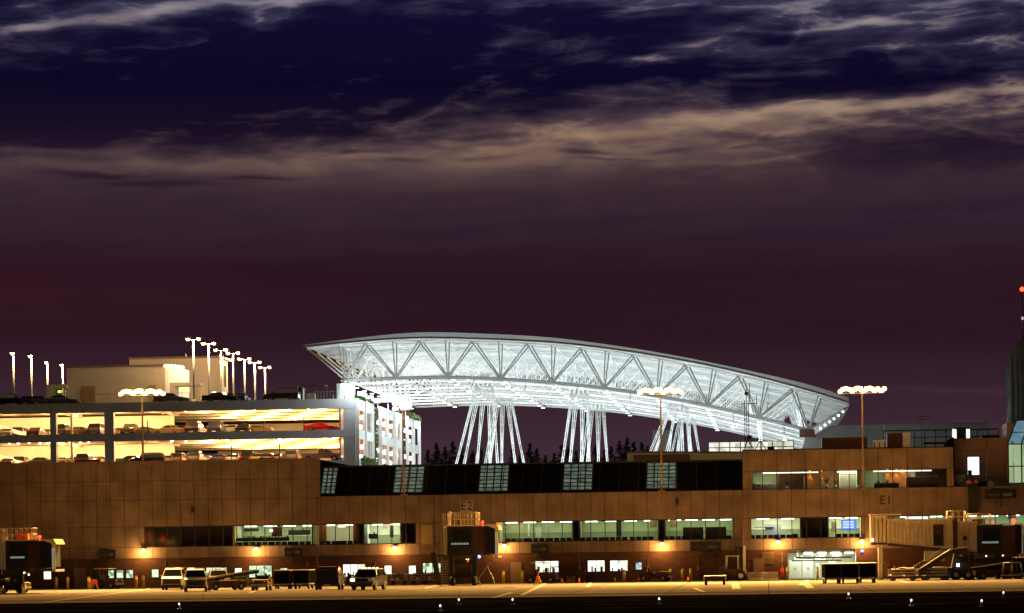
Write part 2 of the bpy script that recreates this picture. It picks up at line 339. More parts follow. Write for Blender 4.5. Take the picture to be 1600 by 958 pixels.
MT['green'] = emit('green_exit_light', (.35, 1, .05), 3)
MT['screen'] = emit('blue_screen', (.06, .16, .95), 2.2)
MT['paper'] = emit('backlit_panel', (.85, .95, .85), 1.3)
MT['headlight'] = emit('headlight', (1, .93, .75), 14)
MT['sign'] = mat('sign_plate', (.45, .40, .33), .6, var=.08)
MT['letter'] = mat('black_letter', (.012, .012, .012), .6, var=0)
# ---------------------------------------------------------------- lights inside lamps, and added fill lights
def point(loc, e, col, parent=None, rad=.15):
    l = bpy.data.lights.new('point_light', 'POINT'); l.energy = e; l.color = col; l.shadow_soft_size = rad
    o = bpy.data.objects.new('point_light', l); COL.objects.link(o)
    o.location = Vector(loc)-(parent_world(parent) if parent else Vector((0,0,0)))
    if parent: o.parent = parent
    return o
def spot(loc, to, e, col, ang, parent=None, rad=.3, blend=.6):
    l = bpy.data.lights.new('flood_beam', 'SPOT'); l.energy = e; l.color = col; l.spot_size = R(ang); l.spot_blend = blend; l.shadow_soft_size = rad
    o = bpy.data.objects.new('flood_beam', l); COL.objects.link(o)
    o.location = Vector(loc)-(parent_world(parent) if parent else Vector((0,0,0)))
    o.rotation_euler = (Vector(to)-Vector(loc)).to_track_quat('-Z', 'Y').to_euler()
    if parent: o.parent = parent
    return o
def area(loc, sx, sy, e, col, parent=None, down=True):
    l = bpy.data.lights.new('ceiling_light', 'AREA'); l.shape = 'RECTANGLE'; l.size = sx; l.size_y = sy; l.energy = e; l.color = col
    o = bpy.data.objects.new('ceiling_light', l); COL.objects.link(o)
    o.location = Vector(loc)-(parent_world(parent) if parent else Vector((0,0,0)))
    if not down: o.rotation_euler = (math.pi, 0, 0)
    if parent: o.parent = parent
    return o
SOD = (1.0, .50, .125); WARM = (1.0, .66, .32); COOL = (.86, .96, 1.0); GRN = (.86, 1.0, .68)
FY = 300.0; CAN_UP = 400; CAN_DN = 320; COL_E = 620; CAN_FR = 800
# ================================================================ GROUND
def sheet(name, x0, x1, y0, y1, z, m): 
    o = MB().quad((x0,y0,z),(x1,y0,z),(x1,y1,z),(x0,y1,z)).build(name, m, fix=False); return tag(o, kind='structure')
MT['grass'] = mat('dark_ground', (.03, .032, .022), .95, var=.3, scale=.05, spec=0)
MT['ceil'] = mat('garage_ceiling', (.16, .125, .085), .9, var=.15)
def apronmat():
    m = mat('apron_concrete', (.3, .28, .24), .9, var=0, spec=.05); t = m.node_tree; b = t.nodes['Principled BSDF']
    co = t.nodes.new('ShaderNodeTexCoord')
    br = t.nodes.new('ShaderNodeTexBrick'); br.offset = 0; br.inputs['Scale'].default_value = 1; br.inputs['Brick Width'].default_value = 7.5; br.inputs['Row Height'].default_value = 7.5; br.inputs['Mortar Size'].default_value = .05
    br.inputs['Color1'].default_value = (.30,.28,.24,1); br.inputs['Color2'].default_value = (.25,.235,.20,1); br.inputs['Mortar'].default_value = (.10,.09,.08,1)
    t.links.new(co.outputs['Object'], br.inputs['Vector'])
    mp = t.nodes.new('ShaderNodeMapping'); mp.inputs['Scale'].default_value = (.05, .8, 1); t.links.new(co.outputs['Object'], mp.inputs[0])
    ns = t.nodes.new('ShaderNodeTexNoise'); ns.inputs['Scale'].default_value = 1; ns.inputs['Detail'].default_value = 7; ns.inputs['Roughness'].default_value = .65; t.links.new(mp.outputs[0], ns.inputs['Vector'])
    n2 = t.nodes.new('ShaderNodeTexNoise'); n2.inputs['Scale'].default_value = .9; n2.inputs['Detail'].default_value = 8; t.links.new(co.outputs['Object'], n2.inputs['Vector'])
    cr = t.nodes.new('ShaderNodeValToRGB'); cr.color_ramp.elements[0].position = .32; cr.color_ramp.elements[1].position = .62; cr.color_ramp.elements[0].color = (.30,.28,.26,1); cr.color_ramp.elements[1].color = (1,1,1,1)
    t.links.new(ns.outputs['Fac'], cr.inputs[0])
    m1 = t.nodes.new('ShaderNodeMix'); m1.data_type = 'RGBA'; m1.blend_type = 'MULTIPLY'; m1.inputs[0].default_value = .8; t.links.new(br.outputs['Color'], m1.inputs[6]); t.links.new(cr.outputs[0], m1.inputs[7])
    c2 = t.nodes.new('ShaderNodeValToRGB'); c2.color_ramp.elements[0].position = .30; c2.color_ramp.elements[1].position = .5; c2.color_ramp.elements[0].color = (.5,.48,.45,1); c2.color_ramp.elements[1].color = (1,1,1,1)
    t.links.new(n2.outputs['Fac'], c2.inputs[0])
    m2 = t.nodes.new('ShaderNodeMix'); m2.data_type = 'RGBA'; m2.blend_type = 'MULTIPLY'; m2.inputs[0].default_value = .7; t.links.new(m1.outputs[2], m2.inputs[6]); t.links.new(c2.outputs[0], m2.inputs[7])
    t.links.new(m2.outputs[2], b.inputs['Base Color']); return m
MT['apron'] = apronmat()
MT['asphalt'] = mat('taxiway_asphalt', (.012, .010, .010), .95, var=.6, scale=.12, spec=0.02)
def matte(m):     # no grazing sheen on the ground
    t = m.node_tree; b = t.nodes['Principled BSDF']; d = t.nodes.new('ShaderNodeBsdfDiffuse'); o = [n for n in t.nodes if n.type == 'OUTPUT_MATERIAL'][0]
    if b.inputs['Base Color'].is_linked: t.links.new(b.inputs['Base Color'].links[0].from_socket, d.inputs[0])
    else: d.inputs[0].default_value = b.inputs['Base Color'].default_value
    t.links.new(d.outputs[0], o.inputs[0]); return m
MT['patch'] = mat('asphalt_patch', (.09, .08, .07), .85, var=.4, scale=2)
MT['line'] = mat('worn_line_paint', (.62, .56, .42), .7, var=.3, scale=4)
MT['dimline'] = mat('scuffed_paint', (.07, .05, .035), .9, var=.7, scale=.7)
for k_ in ('dimline', 'roofdark', 'darkbody', 'grass', 'apron', 'asphalt', 'patch', 'line'): matte(MT[k_])
sheet('ground', -9000, 9000, -500, 16000, -.25, MT['grass'])
APE = 217.5
sheet('taxiway', -400, 400, 60, APE, -.004, MT['asphalt'])
sheet('apron', -160, 160, APE, 620, 0.0, MT['apron'])
# painted lines on the apron and the paler edge strip
def gline(name, p, w):
    m = MB()
    for (a, b) in p:
        A_ = ground(*a); B_ = ground(*b); d = (B_-A_).normalized(); q = Vector((-d.y, d.x, 0))*w/2
        m.quad(*(tuple(Vector((c.x, c.y, .008))) for c in (A_-q, B_-q, B_+q, A_+q)))
    return tag(m.build(name, MT['line'], fix=False), kind='structure')
gline('painted_line', [((70, 941), (235, 920)), ((390, 926), (430, 916)), ((665, 919), (690, 913)), ((815, 930), (852, 912)), ((918, 917), (925, 907)), ((1250, 914), (1262, 907)), ((1085, 919), (1100, 925)), ((1420, 911), (1395, 905)),((770, 934), (800, 926))], .32)
for ya_, yb_, xa_, xb_ in ((204, 204.5, -60, -8), (196.5, 197.2, -34, 30), (186, 186.4, -60, 4), (176, 177, -30, 22), (209.5, 209.9, -10, 50)): sheet('taxiway_stripe', xa_, xb_, ya_, yb_, .004, MT['dimline'])
sheet('edge_strip', -160, 160, APE+.15, APE+1.0, .006, MT['line'])
sheet('asphalt_band', -160, 160, 226, 229.5, .004, MT['patch'])
def patch(pts): 
    m = MB(); 
    vs = [tuple(ground(*p)) for p in pts]; m.add([(a, b, .012) for a, b, c in vs], [tuple(range(len(vs)))]); return tag(m.build('painted_patch', MT['line'], fix=False), kind='structure')
patch([(1143, 912), (1153, 911), (1158, 920), (1144, 921)])
patch([(1250, 911), (1262, 910), (1273, 919), (1262, 920)])
def drain(px, py, w):
    p = ground(px, py); return tag(MB().box(p.x-w/2, p.x+w/2, p.y-.4, p.y+.4, .01, .03).build('drain_grate', MT['blackpaint']), 'long dark drain grate set in the apron '+('left of the buggy' if px < 300 else 'right of the centre jet bridge'), 'drain')
drain(108, 928, 1.0); drain(796, 917.5, 1.1)
# ================================================================ TERMINAL BUILDING
def rects(x0, x1, z0, z1, holes):
    """the rectangle minus its holes, as rectangles"""
    xs = sorted({x0, x1}|{min(max(v, x0), x1) for h in holes for v in (h[0], h[1])})
    zs = sorted({z0, z1}|{min(max(v, z0), z1) for h in holes for v in (h[2], h[3])})
    out = []
    for a, b in zip(xs, xs[1:]):
        run = None
        for c, d in zip(zs, zs[1:]):
            mx_, mz_ = (a+b)/2, (c+d)/2
            inside = any(h[0] < mx_ < h[1] and h[2] < mz_ < h[3] for h in holes)
            if inside:
                if run: out.append(run); run = None
            else: run = (a, b, run[2] if run else c, d)
        if run: out.append(run)
    return out
def panel_wall(mb, x0, x1, zrows, holes, y, mod=1.4, ph=0.0, gap=.045, th=.12):
    k0 = math.floor((x0-ph)/mod); xs = [x0]+[ph+mod*k for k in range(k0, k0+400) if x0+.15 < ph+mod*k < x1-.15]+[x1]
    for a, b in zip(xs, xs[1:]):
        for c, d in zip(zrows, zrows[1:]):
            for r in rects(a+gap/2, b-gap/2, c+gap/2, d-gap/2, holes):
                if r[1]-r[0] > .05 and r[3]-r[2] > .05: mb.box(r[0], r[1], y, y+th, r[2], r[3])
T = empty('terminal_building', (X(800, FY), FY, 0), 0, 'long tan panelled concourse with a brown brick ground floor, behind the apron vehicles', 'terminal')
x_ = lambda px, py=850: at(px, py, FY).x
z_ = lambda px, py: at(px, py, FY).z
XL, XR = x_(-60), x_(1660)
zB = 2.92; zS = 4.02; zH = 6.05; zW = 8.80; zL = z_(250, 721.5)
x500 = x_(500, 745)
wins = [  # the window band: px0, px1, kind
 (225, 364, 'dark'), (365, 488, 'shop'), (488, 558, 'warm'), (558, 568, 'dark'), (568, 626, 'bright'), (626, 650, 'dark'),
 (779, 895, 'gate'), (895, 905, 'dark'), (905, 1029, 'gate'), (1029, 1039, 'dark'), (1039, 1146, 'gate'), (1173, 1251, 'bright'), (1251, 1294, 'dark'), (1294, 1346, 'bright'),
 (1396, 1491, 'gate'), (1504, 1640, 'aqua')]
holes = [(x_(a, 830), x_(b, 830), zS, zH) for a, b, k in wins]
# ground-floor openings: px0, px1, py top, py bottom
low = [(67,79,893,905,'w'),(119,129,892,903,'dim'),(168,177,891,903,'g'),(181,192,891,903,'g'),(196,207,891,903,'g'),(236,247,890,902,'g'),(269,304,887,901,'w'),(319,354,887,902,'g'),(366,377,888,901,'w'),(388,424,884,902,'g'),
 (437,448,888,896,'g'),(535,570,882,901,'w'),(600,611,884,897,'w'),(638,649,884,897,'w'),(660,690,880,898,'g'),(802,812,880,894,'w'),(836,872,877,894,'w'),(918,944,876,893,'w'),(953,980,876,892,'w'),(993,1002,879,890,'b'),(1231,1337,859,905,'bay')]
lowh = [(x_((a+b)/2)-(b-a)/32, x_((a+b)/2)+(b-a)/32, max(z_((a+b)/2, d), 0.0 if k == 'bay' else .3), z_((a+b)/2, c)) for a, b, c, d, k in low]
doors = [(143, 154, 889), (658, 677, None)]
bm_ = MB()
for r in rects(XL, XR, 0, zB, lowh): bm_.box(r[0], r[1], FY+.06, FY+.46, r[2], r[3])
bm_.build('brick_wall', MT['brick'], T)
pw = MB(); ph = x_(85, 740) % 1.4; per_panel(MT['panel'], ph)
zr = [zB, zS, zH, z_(200, 782), z_(200, 752), zL]
panel_wall(pw, XL, x500, zr, holes, FY, ph=ph)
panel_wall(pw, x500, XR, [zB, zS, zH, zW], holes, FY, ph=ph)
pw.build('panel_wall', MT['panel'], T)
bk = MB()
for r in rects(XL, XR, zB+.01, zW-.02, holes): bk.box(r[0], r[1], FY+.1, FY+.35, r[2], r[3])
bk.box(XL, x500, FY+.1, FY+.35, zW-.02, zL-.03)
bk.build('joint_backing', MT['joint'], T)
MB().box(XL, x500, FY+.36, FY+26, zL-.5, zL-.06).box(x500-.4, x500-.02, FY+.36, FY+26, zW-2, zL-.5).build('flat_roof', MT['roofdark'], T)
MB().box(XL, x500, FY-.04, FY+.36, zL-.03, zL+.10).build('coping', MT['panel_dark'], T)
# sloping dark roof with its five skylights
x1160 = x_(1160, 745); rY = FY+3.0; rz = at(620, 728.5, rY).z
slope = lambda t: (FY+.05+(rY-FY-.05)*t, zW+.05+(rz-zW-.05)*t)
MB().add([(x500,)+slope(0), (x1160,)+slope(0), (x1160,)+slope(1), (x500,)+slope(1), (x500, rY+22, rz-.6), (x1160, rY+22, rz-.6), (x500, rY+22, zW), (x1160, rY+22, zW), (x500, FY+.05, zW-.3), (x1160, FY+.05, zW-.3)],
   [(0,1,2,3),(3,2,5,4),(4,5,7,6),(0,3,4,6,8),(1,9,7,5,2),(0,8,9,1)]).build('sloping_roof', MT['roofdark'], T)
sm_ = MB()
for k in range(int((x1160-x500)/1.9)):
    xx = x500+.9+k*1.9; (ya, za), (yb, zb) = slope(.02), slope(.985); sm_.bar((xx, ya-.02, za+.04), (xx, yb-.02, zb+.04), .07, .08)
tag(sm_.build('standing_seam', MT['seam'], T), kind='stuff')
MB().box(x500, x1160, rY-.1, rY+.35, rz-.02, rz+.14).build('ridge_cap', MT['seam'], T)
MB().box(x500, x1160, FY-.06, FY+.2, zW-.02, zW+.14).build('gutter', MT['roofdark'], T)
def skymat():
    m = bpy.data.materials.new('skylight_glow'); m.use_nodes = True; t = m.node_tree
    for n in list(t.nodes): t.nodes.remove(n)
    co = t.nodes.new('ShaderNodeTexCoord'); mp = t.nodes.new('ShaderNodeMapping'); mp.inputs['Scale'].default_value = (.9, 1, 2.6)
    ns = t.nodes.new('ShaderNodeTexNoise'); ns.inputs['Scale'].default_value = 1.3; ns.inputs['Detail'].default_value = 3
    cr = t.nodes.new('ShaderNodeValToRGB'); cr.color_ramp.elements[0].position = .35; cr.color_ramp.elements[0].color = (.09,.13,.11,1); cr.color_ramp.elements[1].position = .66; cr.color_ramp.elements[1].color = (.30,.39,.28,1)
    e = t.nodes.new('ShaderNodeEmission'); e.inputs[1].default_value = .5; o = t.nodes.new('ShaderNodeOutputMaterial')
    t.links.new(co.outputs['Object'], mp.inputs[0]); t.links.new(mp.outputs[0], ns.inputs['Vector']); t.links.new(ns.outputs['Fac'], cr.inputs[0]); t.links.new(cr.outputs[0], e.inputs[0]); t.links.new(e.outputs[0], o.inputs[0]); m.cycles.emission_sampling = 'NONE'
    return m
MT['skylight'] = skymat()
for px in (510, 636.5, 770, 902, 1033):
    x0 = at(px-23 if px > 520 else px-10, 767, FY).x; x1 = at(px+23 if px > 520 else px+13, 767, FY).x; nx = 4 if px > 520 else 3
    fr = MB(); y0, z0 = slope(.06); y1, z1 = slope(.97); n = Vector((0, -(z1-z0), (y1-y0))).normalized()
    P = lambda x, t, h: Vector((x, y0+(y1-y0)*t, z0+(z1-z0)*t))+n*h
    for i in range(nx+1): 
        x = x0+(x1-x0)*i/nx; fr.bar(P(x, 0, .05), P(x, 1, .05), .13 if 0 < i < nx else .14, .16)
    for j in range(8): fr.bar(P(x0, j/7, .05), P(x1, j/7, .05), .09, .10)
    s = fr.build('skylight', MT['frame'], T)
    MB().quad(P(x0, 0, .03), P(x1, 0, .03), P(x1, 1, .03), P(x0, 1, .03)).build('skylight_glass', MT['skylight'], s, fix=False)
# window band: frames, panes, rooms behind them
mods = [ph+1.4*k for k in range(-120, 120)]
room_l = {'gate': ((.84, 1, .60), 120), 'shop': ((.88, 1, .64), 150), 'warm': ((1, .86, .52), 60), 'bright': ((.88, 1, .74), 330), 'aqua': ((.66, 1, .82), 110)}
ROOMS = {}
for i, (a, b, k) in enumerate(wins):
    x0, x1, z0, z1 = holes[i]; m = MB()
    m.box(x0, x1, FY+.08, FY+.16, z0, z0+.07); m.box(x0, x1, FY+.08, FY+.16, z1-.07, z1)
    for x in [x0+.03]+[q for q in mods if x0+.3 < q < x1-.3]+[x1-.03]: m.box(x-.04, x+.04, FY+.07, FY+.17, z0+.07, z1-.07)
    w = m.build('window', MT['frame'], T)
    MB().quad((x0, FY+.12, z0), (x1, FY+.12, z0), (x1, FY+.12, z1), (x0, FY+.12, z1)).build('pane', MT['glass'], w, fix=False)
    D = 5.5 if k != 'dark' else 3.0
    zf, zc = 3.25, zH+.35
    rm = MB(); rm.quad((x0, FY+D, zf), (x1, FY+D, zf), (x1, FY+D, zc), (x0, FY+D, zc)); rm.quad((x0-.02, FY+.36, zf), (x0-.02, FY+D, zf), (x0-.02, FY+D, zc), (x0-.02, FY+.36, zc)); rm.quad((x1+.02, FY+.36, zf), (x1+.02, FY+D, zf), (x1+.02, FY+D, zc), (x1+.02, FY+.36, zc))
    rm.quad((x0, FY+.36, zc), (x1, FY+.36, zc), (x1, FY+D, zc), (x0, FY+D, zc))
    rm.build('interior_wall', {'dark': MT['frame'], 'warm': MT['room_cream'], 'bright': MT['room_cream']}.get(k, MT['room_green']), T, fix=False)
    MB().quad((x0, FY+.36, zf), (x1, FY+.36, zf), (x1, FY+D, zf), (x0, FY+D, zf)).build('interior_floor', MT['carpet'], T, fix=False)
    if k != 'dark':
        c, e = room_l[k]; n = max(1, round((x1-x0)/4.2))
        for j in range(n): area(((x0+(x1-x0)*(j+.5)/n), FY+D*.5, zc-.12), (x1-x0)/n*.7, D*.5, e*(x1-x0)/n/4.2, c, T)
        for j in range(n*2): xx = x0+(x1-x0)*(j+.5)/(n*2); MB().box(xx-.6, xx+.6, FY+D-1.3, FY+D-1.0, zH-.12, zH-.04).build('ceiling_fitting', MT['tube'], T)
    if k in ('gate', 'bright', 'shop', 'aqua'): MB().box(x0+.02, x1-.02, FY+D-.12, FY+D-.02, zf, zS+.85).box(x0+.02, x1-.02, FY+D-.16, FY+D-.02, zS+.85, zS+.93).build('wainscot', MT['olive'], T)
    ROOMS[i] = (x0, x1, zf, zc, D)
# ground-floor windows and doors
LW = {'w': litwin('lit_blinds', (.45,.55,.36), (1,1,.82), 1.5, 2.2, 1.1, (1,1,.5)), 'g': litwin('lit_office', (.16,.24,.14), (.75,.95,.62), 1.15, 2.6, 4.2), 'b': litwin('bluish_office', (.18,.28,.34), (.55,.75,.8), 1.0, 3, 9.2), 'dim': litwin('dim_office', (.10,.08,.02), (.3,.26,.1), .6, 3, 2.2)}
for (a, b, c, d, k), h in zip(low, lowh):
    if k == 'bay': continue
    m = MB(); x0, x1, z0, z1 = h
    m.box(x0-.05, x1+.05, FY+.03, FY+.12, z0-.07, z0); m.box(x0-.05, x1+.05, FY+.03, FY+.12, z1, z1+.06); m.box(x0-.05, x0, FY+.03, FY+.12, z0, z1); m.box(x1, x1+.05, FY+.03, FY+.12, z0, z1)
    nm = max(1, round((x1-x0)/.75))
    for q in range(1, nm): xx = x0+(x1-x0)*q/nm; m.box(xx-.025, xx+.025, FY+.1, FY+.2, z0, z1)
    w = m.build('window', MT['frame'], T)
    MB().quad((x0, FY+.22, z0), (x1, FY+.22, z0), (x1, FY+.22, z1), (x0, FY+.22, z1)).build('pane', LW[k], w, fix=False)
    if x1-x0 > 1.2 and k != 'dim':
        rs = random.Random(a); o = MB()
        for q in range(int((x1-x0)*2)): xx = x0+.15+rs.random()*(x1-x0-.4); hh = rs.uniform(.15, .6)*(z1-z0); o.box(xx, xx+rs.uniform(.05,.3), FY+.14, FY+.20, z0, z0+hh)
        o.build('window_clutter', MT['blackpaint'], w)
def tdoor(px, pt, w, h, m, z0=0.0, py0=None):
    xc = x_(px); fr = MB().box(xc-w/2-.07, xc-w/2, FY-.03, FY+.08, z0, z0+h+.07).box(xc+w/2, xc+w/2+.07, FY-.03, FY+.08, z0, z0+h+.07).box(xc-w/2, xc+w/2, FY-.03, FY+.08, z0+h, z0+h+.07)
    d = MB().box(xc-w/2, xc+w/2, FY-.015, FY+.055, z0+.01, z0+h).build('door', m, T)
    fr.build('door_frame', MT['panel_dark'], d); MB().box(xc+w/2-.2, xc+w/2-.08, FY-.07, FY-.015, z0+1.0, z0+1.06).build('door_handle', MT['steel'], d)
tdoor(148, 889, .75, 1.95, MT['frame']); tdoor(667, 0, 1.15, 1.95, MT['door'], zS-.15); tdoor(124, 0, 1.0, 2.0, MT['panel_dark']); tdoor(1185, 0, .95, 2.05, MT['panel_dark']); tdoor(806, 0, .95, 2.0, MT['panel_dark'])
MB().box(x_(657), x_(678), FY-.2, FY-.01, zS-.42, zS-.17).build('door_sill', MT['panel_dark'], T)
lv = MB()
for q in range(10): lv.box(x_(1190), x_(1209), FY-.02, FY+.05, 1.55+q*.12, 1.62+q*.12)
lv.build('louvre', MT['panel_dark'], T)
# baggage bay behind the open shutter
bx0, bx1, bz0, bz1 = lowh[-1]
rm = MB(); rm.quad((bx0, FY+7, 0.02), (bx1, FY+7, .02), (bx1, FY+7, bz1), (bx0, FY+7, bz1)); rm.quad((bx0-.03, FY+.46, .02), (bx0-.03, FY+7, .02), (bx0-.03, FY+7, bz1), (bx0-.03, FY+.46, bz1)); rm.quad((bx1+.03, FY+.46, .02), (bx1+.03, FY+7, .02), (bx1+.03, FY+7, bz1), (bx1+.03, FY+.46, bz1)); rm.quad((bx0, FY+.46, bz1), (bx1, FY+.46, bz1), (bx1, FY+7, bz1), (bx0, FY+7, bz1))
rm.build('bay_wall', MT['room_cream'], T, fix=False)
area(((bx0+bx1)/2, FY+3, bz1-.1), 5.5, 4, 420, (.9, 1, .78), T)
for q in range(4): xx = bx0+2.0+(bx1-bx0-2.4)*q/3.2; MB().box(xx-.45, xx+.45, FY+1.0, FY+1.14, bz1-.42, bz1-.30).build('bay_light', MT['tube'], T); MB().box(xx-.4, xx+.5, FY+2.6, FY+2.74, bz1-.30, bz1-.2).build('bay_light', MT['tube'], T)
dr = MB()
for q in range(12): dr.box(bx0+.05, bx1-.05, FY+.5, FY+.54, bz1-.02-.09*(q+1)+.01 if q < 3 else bz1-.28, bz1-.02-.09*q if q < 3 else bz1-.27)
dr.build('roller_shutter', MT['steel'], T)
bg_ = MB()
rs = random.Random(3)
bg_.tube((bx0+.8, FY+1.6, bz1-.75), (bx1-.4, FY+1.6, bz1-.75), .09); bg_.tube((bx0+.4, FY+1.9, bz1-1.05), (bx1-1.4, FY+1.9, bz1-1.05), .06)
bg_.build('ceiling_pipe', MT['blackpaint'], T)
for q, (o_, w_, h_) in enumerate([(.15, 1.15, 1.85), (1.45, 1.05, 1.95), (2.75, .35, 1.5), (3.25, .6, 1.35), (4.0, .7, 1.7)]):
    c = empty('storage_cabinet', (bx0+o_+w_/2, FY+3+.3*(q % 2), 0), 0, ['wide pale cabinet at the left wall of the lit bay', 'tall pale cabinet second from the left wall of the lit bay', 'slim pale locker between cabinets in the lit bay', 'low pale cabinet in the middle of the lit bay', 'pale cabinet behind the yellow post in the lit bay'][q], 'cabinet', 'cabinets in the lit baggage bay')
    MB().box(-w_/2, w_/2, 0, .6, .05, h_).build('cabinet_body', MT['white'], c, True, .02)
    MB().box(-w_/2+.04, -.02, -.025, -.003, .12, h_-.06).box(.02, w_/2-.04, -.025, -.003, .12, h_-.06).build('door', MT['white'], c, True)
    MB().box(-.07, -.04, -.05, -.026, h_*.5, h_*.6).box(.04, .07, -.05, -.026, h_*.5, h_*.6).build('handle', MT['blackpaint'], c, True)
for q, (o_, zz, s_) in enumerate([(1.0, 2.05, .35), (2.3, 2.25, .42), (3.2, 2.1, .5), (4.1, 1.95, .4), (4.8, 2.2, .45)]):
    c = tag(MB().box(bx0+o_-s_, bx0+o_+s_, FY+3.2, FY+4.0, zz-s_*.45, zz+s_*.3).tube((bx0+o_, FY+3.1, zz-.1), (bx0+o_+.5, FY+3.1, zz+.2), .07).tube((bx0+o_, FY+3.6, zz+s_*.3), (bx0+o_, FY+3.6, bz1), .03).build('ceiling_duct', MT['steel'] if q % 2 else MT['white'], None, bevel=.03),
        ['small duct box hung over the left cabinet of the bay', 'duct box hung above the second cabinet of the bay', 'broadest duct box hung in the middle of the bay', 'white duct box hung right of the bay middle', 'duct box hung nearest the right wall of the bay'][q], 'duct', 'duct boxes hung in the baggage bay')
# ---------------------------------------------------------------- upper lounge storey (right)
U0, U1 = x_(1160, 730), x_(1490, 720); uz1 = z_(1300, 701.5); ub = z_(1300, 763.5); ut = z_(1300, 735)
ul = empty('lounge_storey', (U0, FY, zW), 0, 'brown panelled upper storey with a lit lounge window band', 'building')
uw = [(1175, 1214), (1215, 1292), (1297, 1340), (1344, 1414), (1414, 1478)]
uh = [(x_(1175, 750), x_(1480, 750), ub, ut)]
m = MB(); panel_wall(m, U0, U1, [zW+.02, ut+.0, uz1], uh, FY+.02, mod=1.4, ph=ph); m.build('panel_wall', MT['panel'], ul)
MB().box(U0+.02, U1, FY+.14, FY+.3, ut+.02, uz1-.02).box(U0+.02, uh[0][0], FY+.14, FY+.3, zW, ut+.02).box(uh[0][1], U1, FY+.14, FY+.3, zW, ut+.02).build('joint_backing', MT['joint'], ul)
MB().box(U0, U1, FY+.3, FY+14, uz1-.4, uz1-.06).box(U0, U0+.2, FY+.31, FY+14, zW, uz1-.4).box(U0, U1, FY-.03, FY+.3, uz1-.02, uz1+.07).build('flat_roof', MT['roofdark'], ul)
m = MB(); wx0, wx1 = uh[0][0], uh[0][1]
for q in [wx0+.04]+[q for q in mods if wx0+.3 < q < wx1-.3]+[wx1-.04]: m.box(q-.035, q+.035, FY+.10, FY+.18, ub, ut)
m.box(wx0, wx1, FY+.10, FY+.18, ub, ub+.05).box(wx0, wx1, FY+.10, FY+.18, ut-.05, ut)
w = m.build('window', MT['frame'], ul); MB().quad((wx0, FY+.14, ub), (wx1, FY+.14, ub), (wx1, FY+.14, ut), (wx0, FY+.14, ut)).build('pane', MT['glass'], w, fix=False)
lz0, lz1 = ub-.35, ut+.25
def xx_(px): return x_(px, 750)
def wall(px0, px1, mt, y=2.6, z0=lz0, z1=lz1, name='interior_wall'):
    MB().box(xx_(px0), xx_(px1), FY+y, FY+y+.12, z0, z1).build(name, mt, ul)
wall(1176, 1216, MT['room_green'], 3.4); wall(1213, 1217, MT['wood'], 1.2); wall(1217, 1262, MT['darkwood'], 3.0); wall(1262, 1284, MT['wood'], 2.2); wall(1284, 1312, MT['wood'], 2.6); wall(1312, 1340, MT['room_cream'], 2.0); wall(1340, 1352, MT['darkwood'], 2.4)
wall(1352, 1384, MT['room_green'], 3.2); wall(1384, 1416, MT['wood'], 2.2); wall(1416, 1432, MT['room_cream'], 3.2); wall(1432, 1482, MT['darkwood'], 4.0)
MB().box(wx0, wx1, FY+.3, FY+4.2, lz0-.1, lz0).build('interior_floor', MT['carpet'], ul); MB().box(wx0, wx1, FY+.3, FY+4.2, lz1, lz1+.1).build('interior_ceiling', MT['darkwood'], ul)
tb = MB().box(xx_(1191), xx_(1279), FY+.5, FY+.58, ut-.2, ut-.1).box(xx_(1308), xx_(1338), FY+.5, FY+.58, ut-.2, ut-.1).box(xx_(1365), xx_(1456), FY+.5, FY+.58, ut-.2, ut-.1)
tb.build('light_strip', emit('lounge_strip', (1, 1, .72), 2.2), ul)
for px, e, c in ((1195, 60, GRN), (1235, 12, WARM), (1325, 95, GRN), (1366, 30, GRN), (1424, 60, WARM), (1455, 10, WARM)): area((xx_(px), FY+1.5, lz1-.1), 1.6, 1.2, e, c, ul)
for px in (1266, 1284, 1388, 1402):
    yy = FY+1.95 if px != 1284 else FY+2.35
    c = tag(MB().tube((xx_(px), yy, lz1-.28), (xx_(px), yy, lz1), .07, .07, 10).build('wall_washer', MT['sodium_small'], None), {1266: 'downlight over the wood panel beside the white post', 1284: 'downlight over the plant in the lounge', 1388: 'left downlight of the pair on the orange wood wall', 1402: 'right downlight of the pair on the orange wood wall'}[px], 'downlight', 'lounge downlights')
    spot((xx_(px), yy, lz1-.3), (xx_(px), yy+.22, lz0), 55, (1, .55, .15), 70, None, .04)
bl = MB()
for q in range(9): bl.box(xx_(1313), xx_(1338), FY+.9, FY+.93, ub+.1+q*.2, ub+.24+q*.2)
bl.build('blind', MT['white'], ul)
# dark wing right of the lounge, with one bright window
d0, d1 = x_(1490, 720), x_(1640, 720); dY = FY+3; dz1 = at(1530, 684, dY).z
dw = empty('dark_wing', (d0, dY, zW-1), 0, 'dark brown upper wing with one bright window, right of the lounge storey', 'building')
hx0, hx1, hz0, hz1 = at(1512, 730, dY).x, at(1530, 730, dY).x, at(1520, 742, dY).z, at(1520, 714, dY).z
m = MB(); panel_wall(m, d0+.1, at(1640, 720, dY).x, [zW-1, at(1530, 713, dY).z+.3, dz1], [(hx0, hx1, hz0, hz1)], dY, mod=2.1, ph=.4, gap=.05); m.build('panel_wall', MT['panel_dark'], dw)
MB().box(d0+.1, d1, dY+.3, dY+12, dz1-.3, dz1-.04).box(d0-.05, d0+.1, FY+.3, dY+12, zW-1, dz1-.02).build('flat_roof', MT['roofdark'], dw)
w = MB().box(hx0-.06, hx0, dY-.02, dY+.1, hz0-.06, hz1+.06).box(hx1, hx1+.06, dY-.02, dY+.1, hz0-.06, hz1+.06).box(hx0, hx1, dY-.02, dY+.1, hz1, hz1+.06).box(hx0, hx1, dY-.02, dY+.1, hz0-.06, hz0).build('window', MT['frame'], dw)
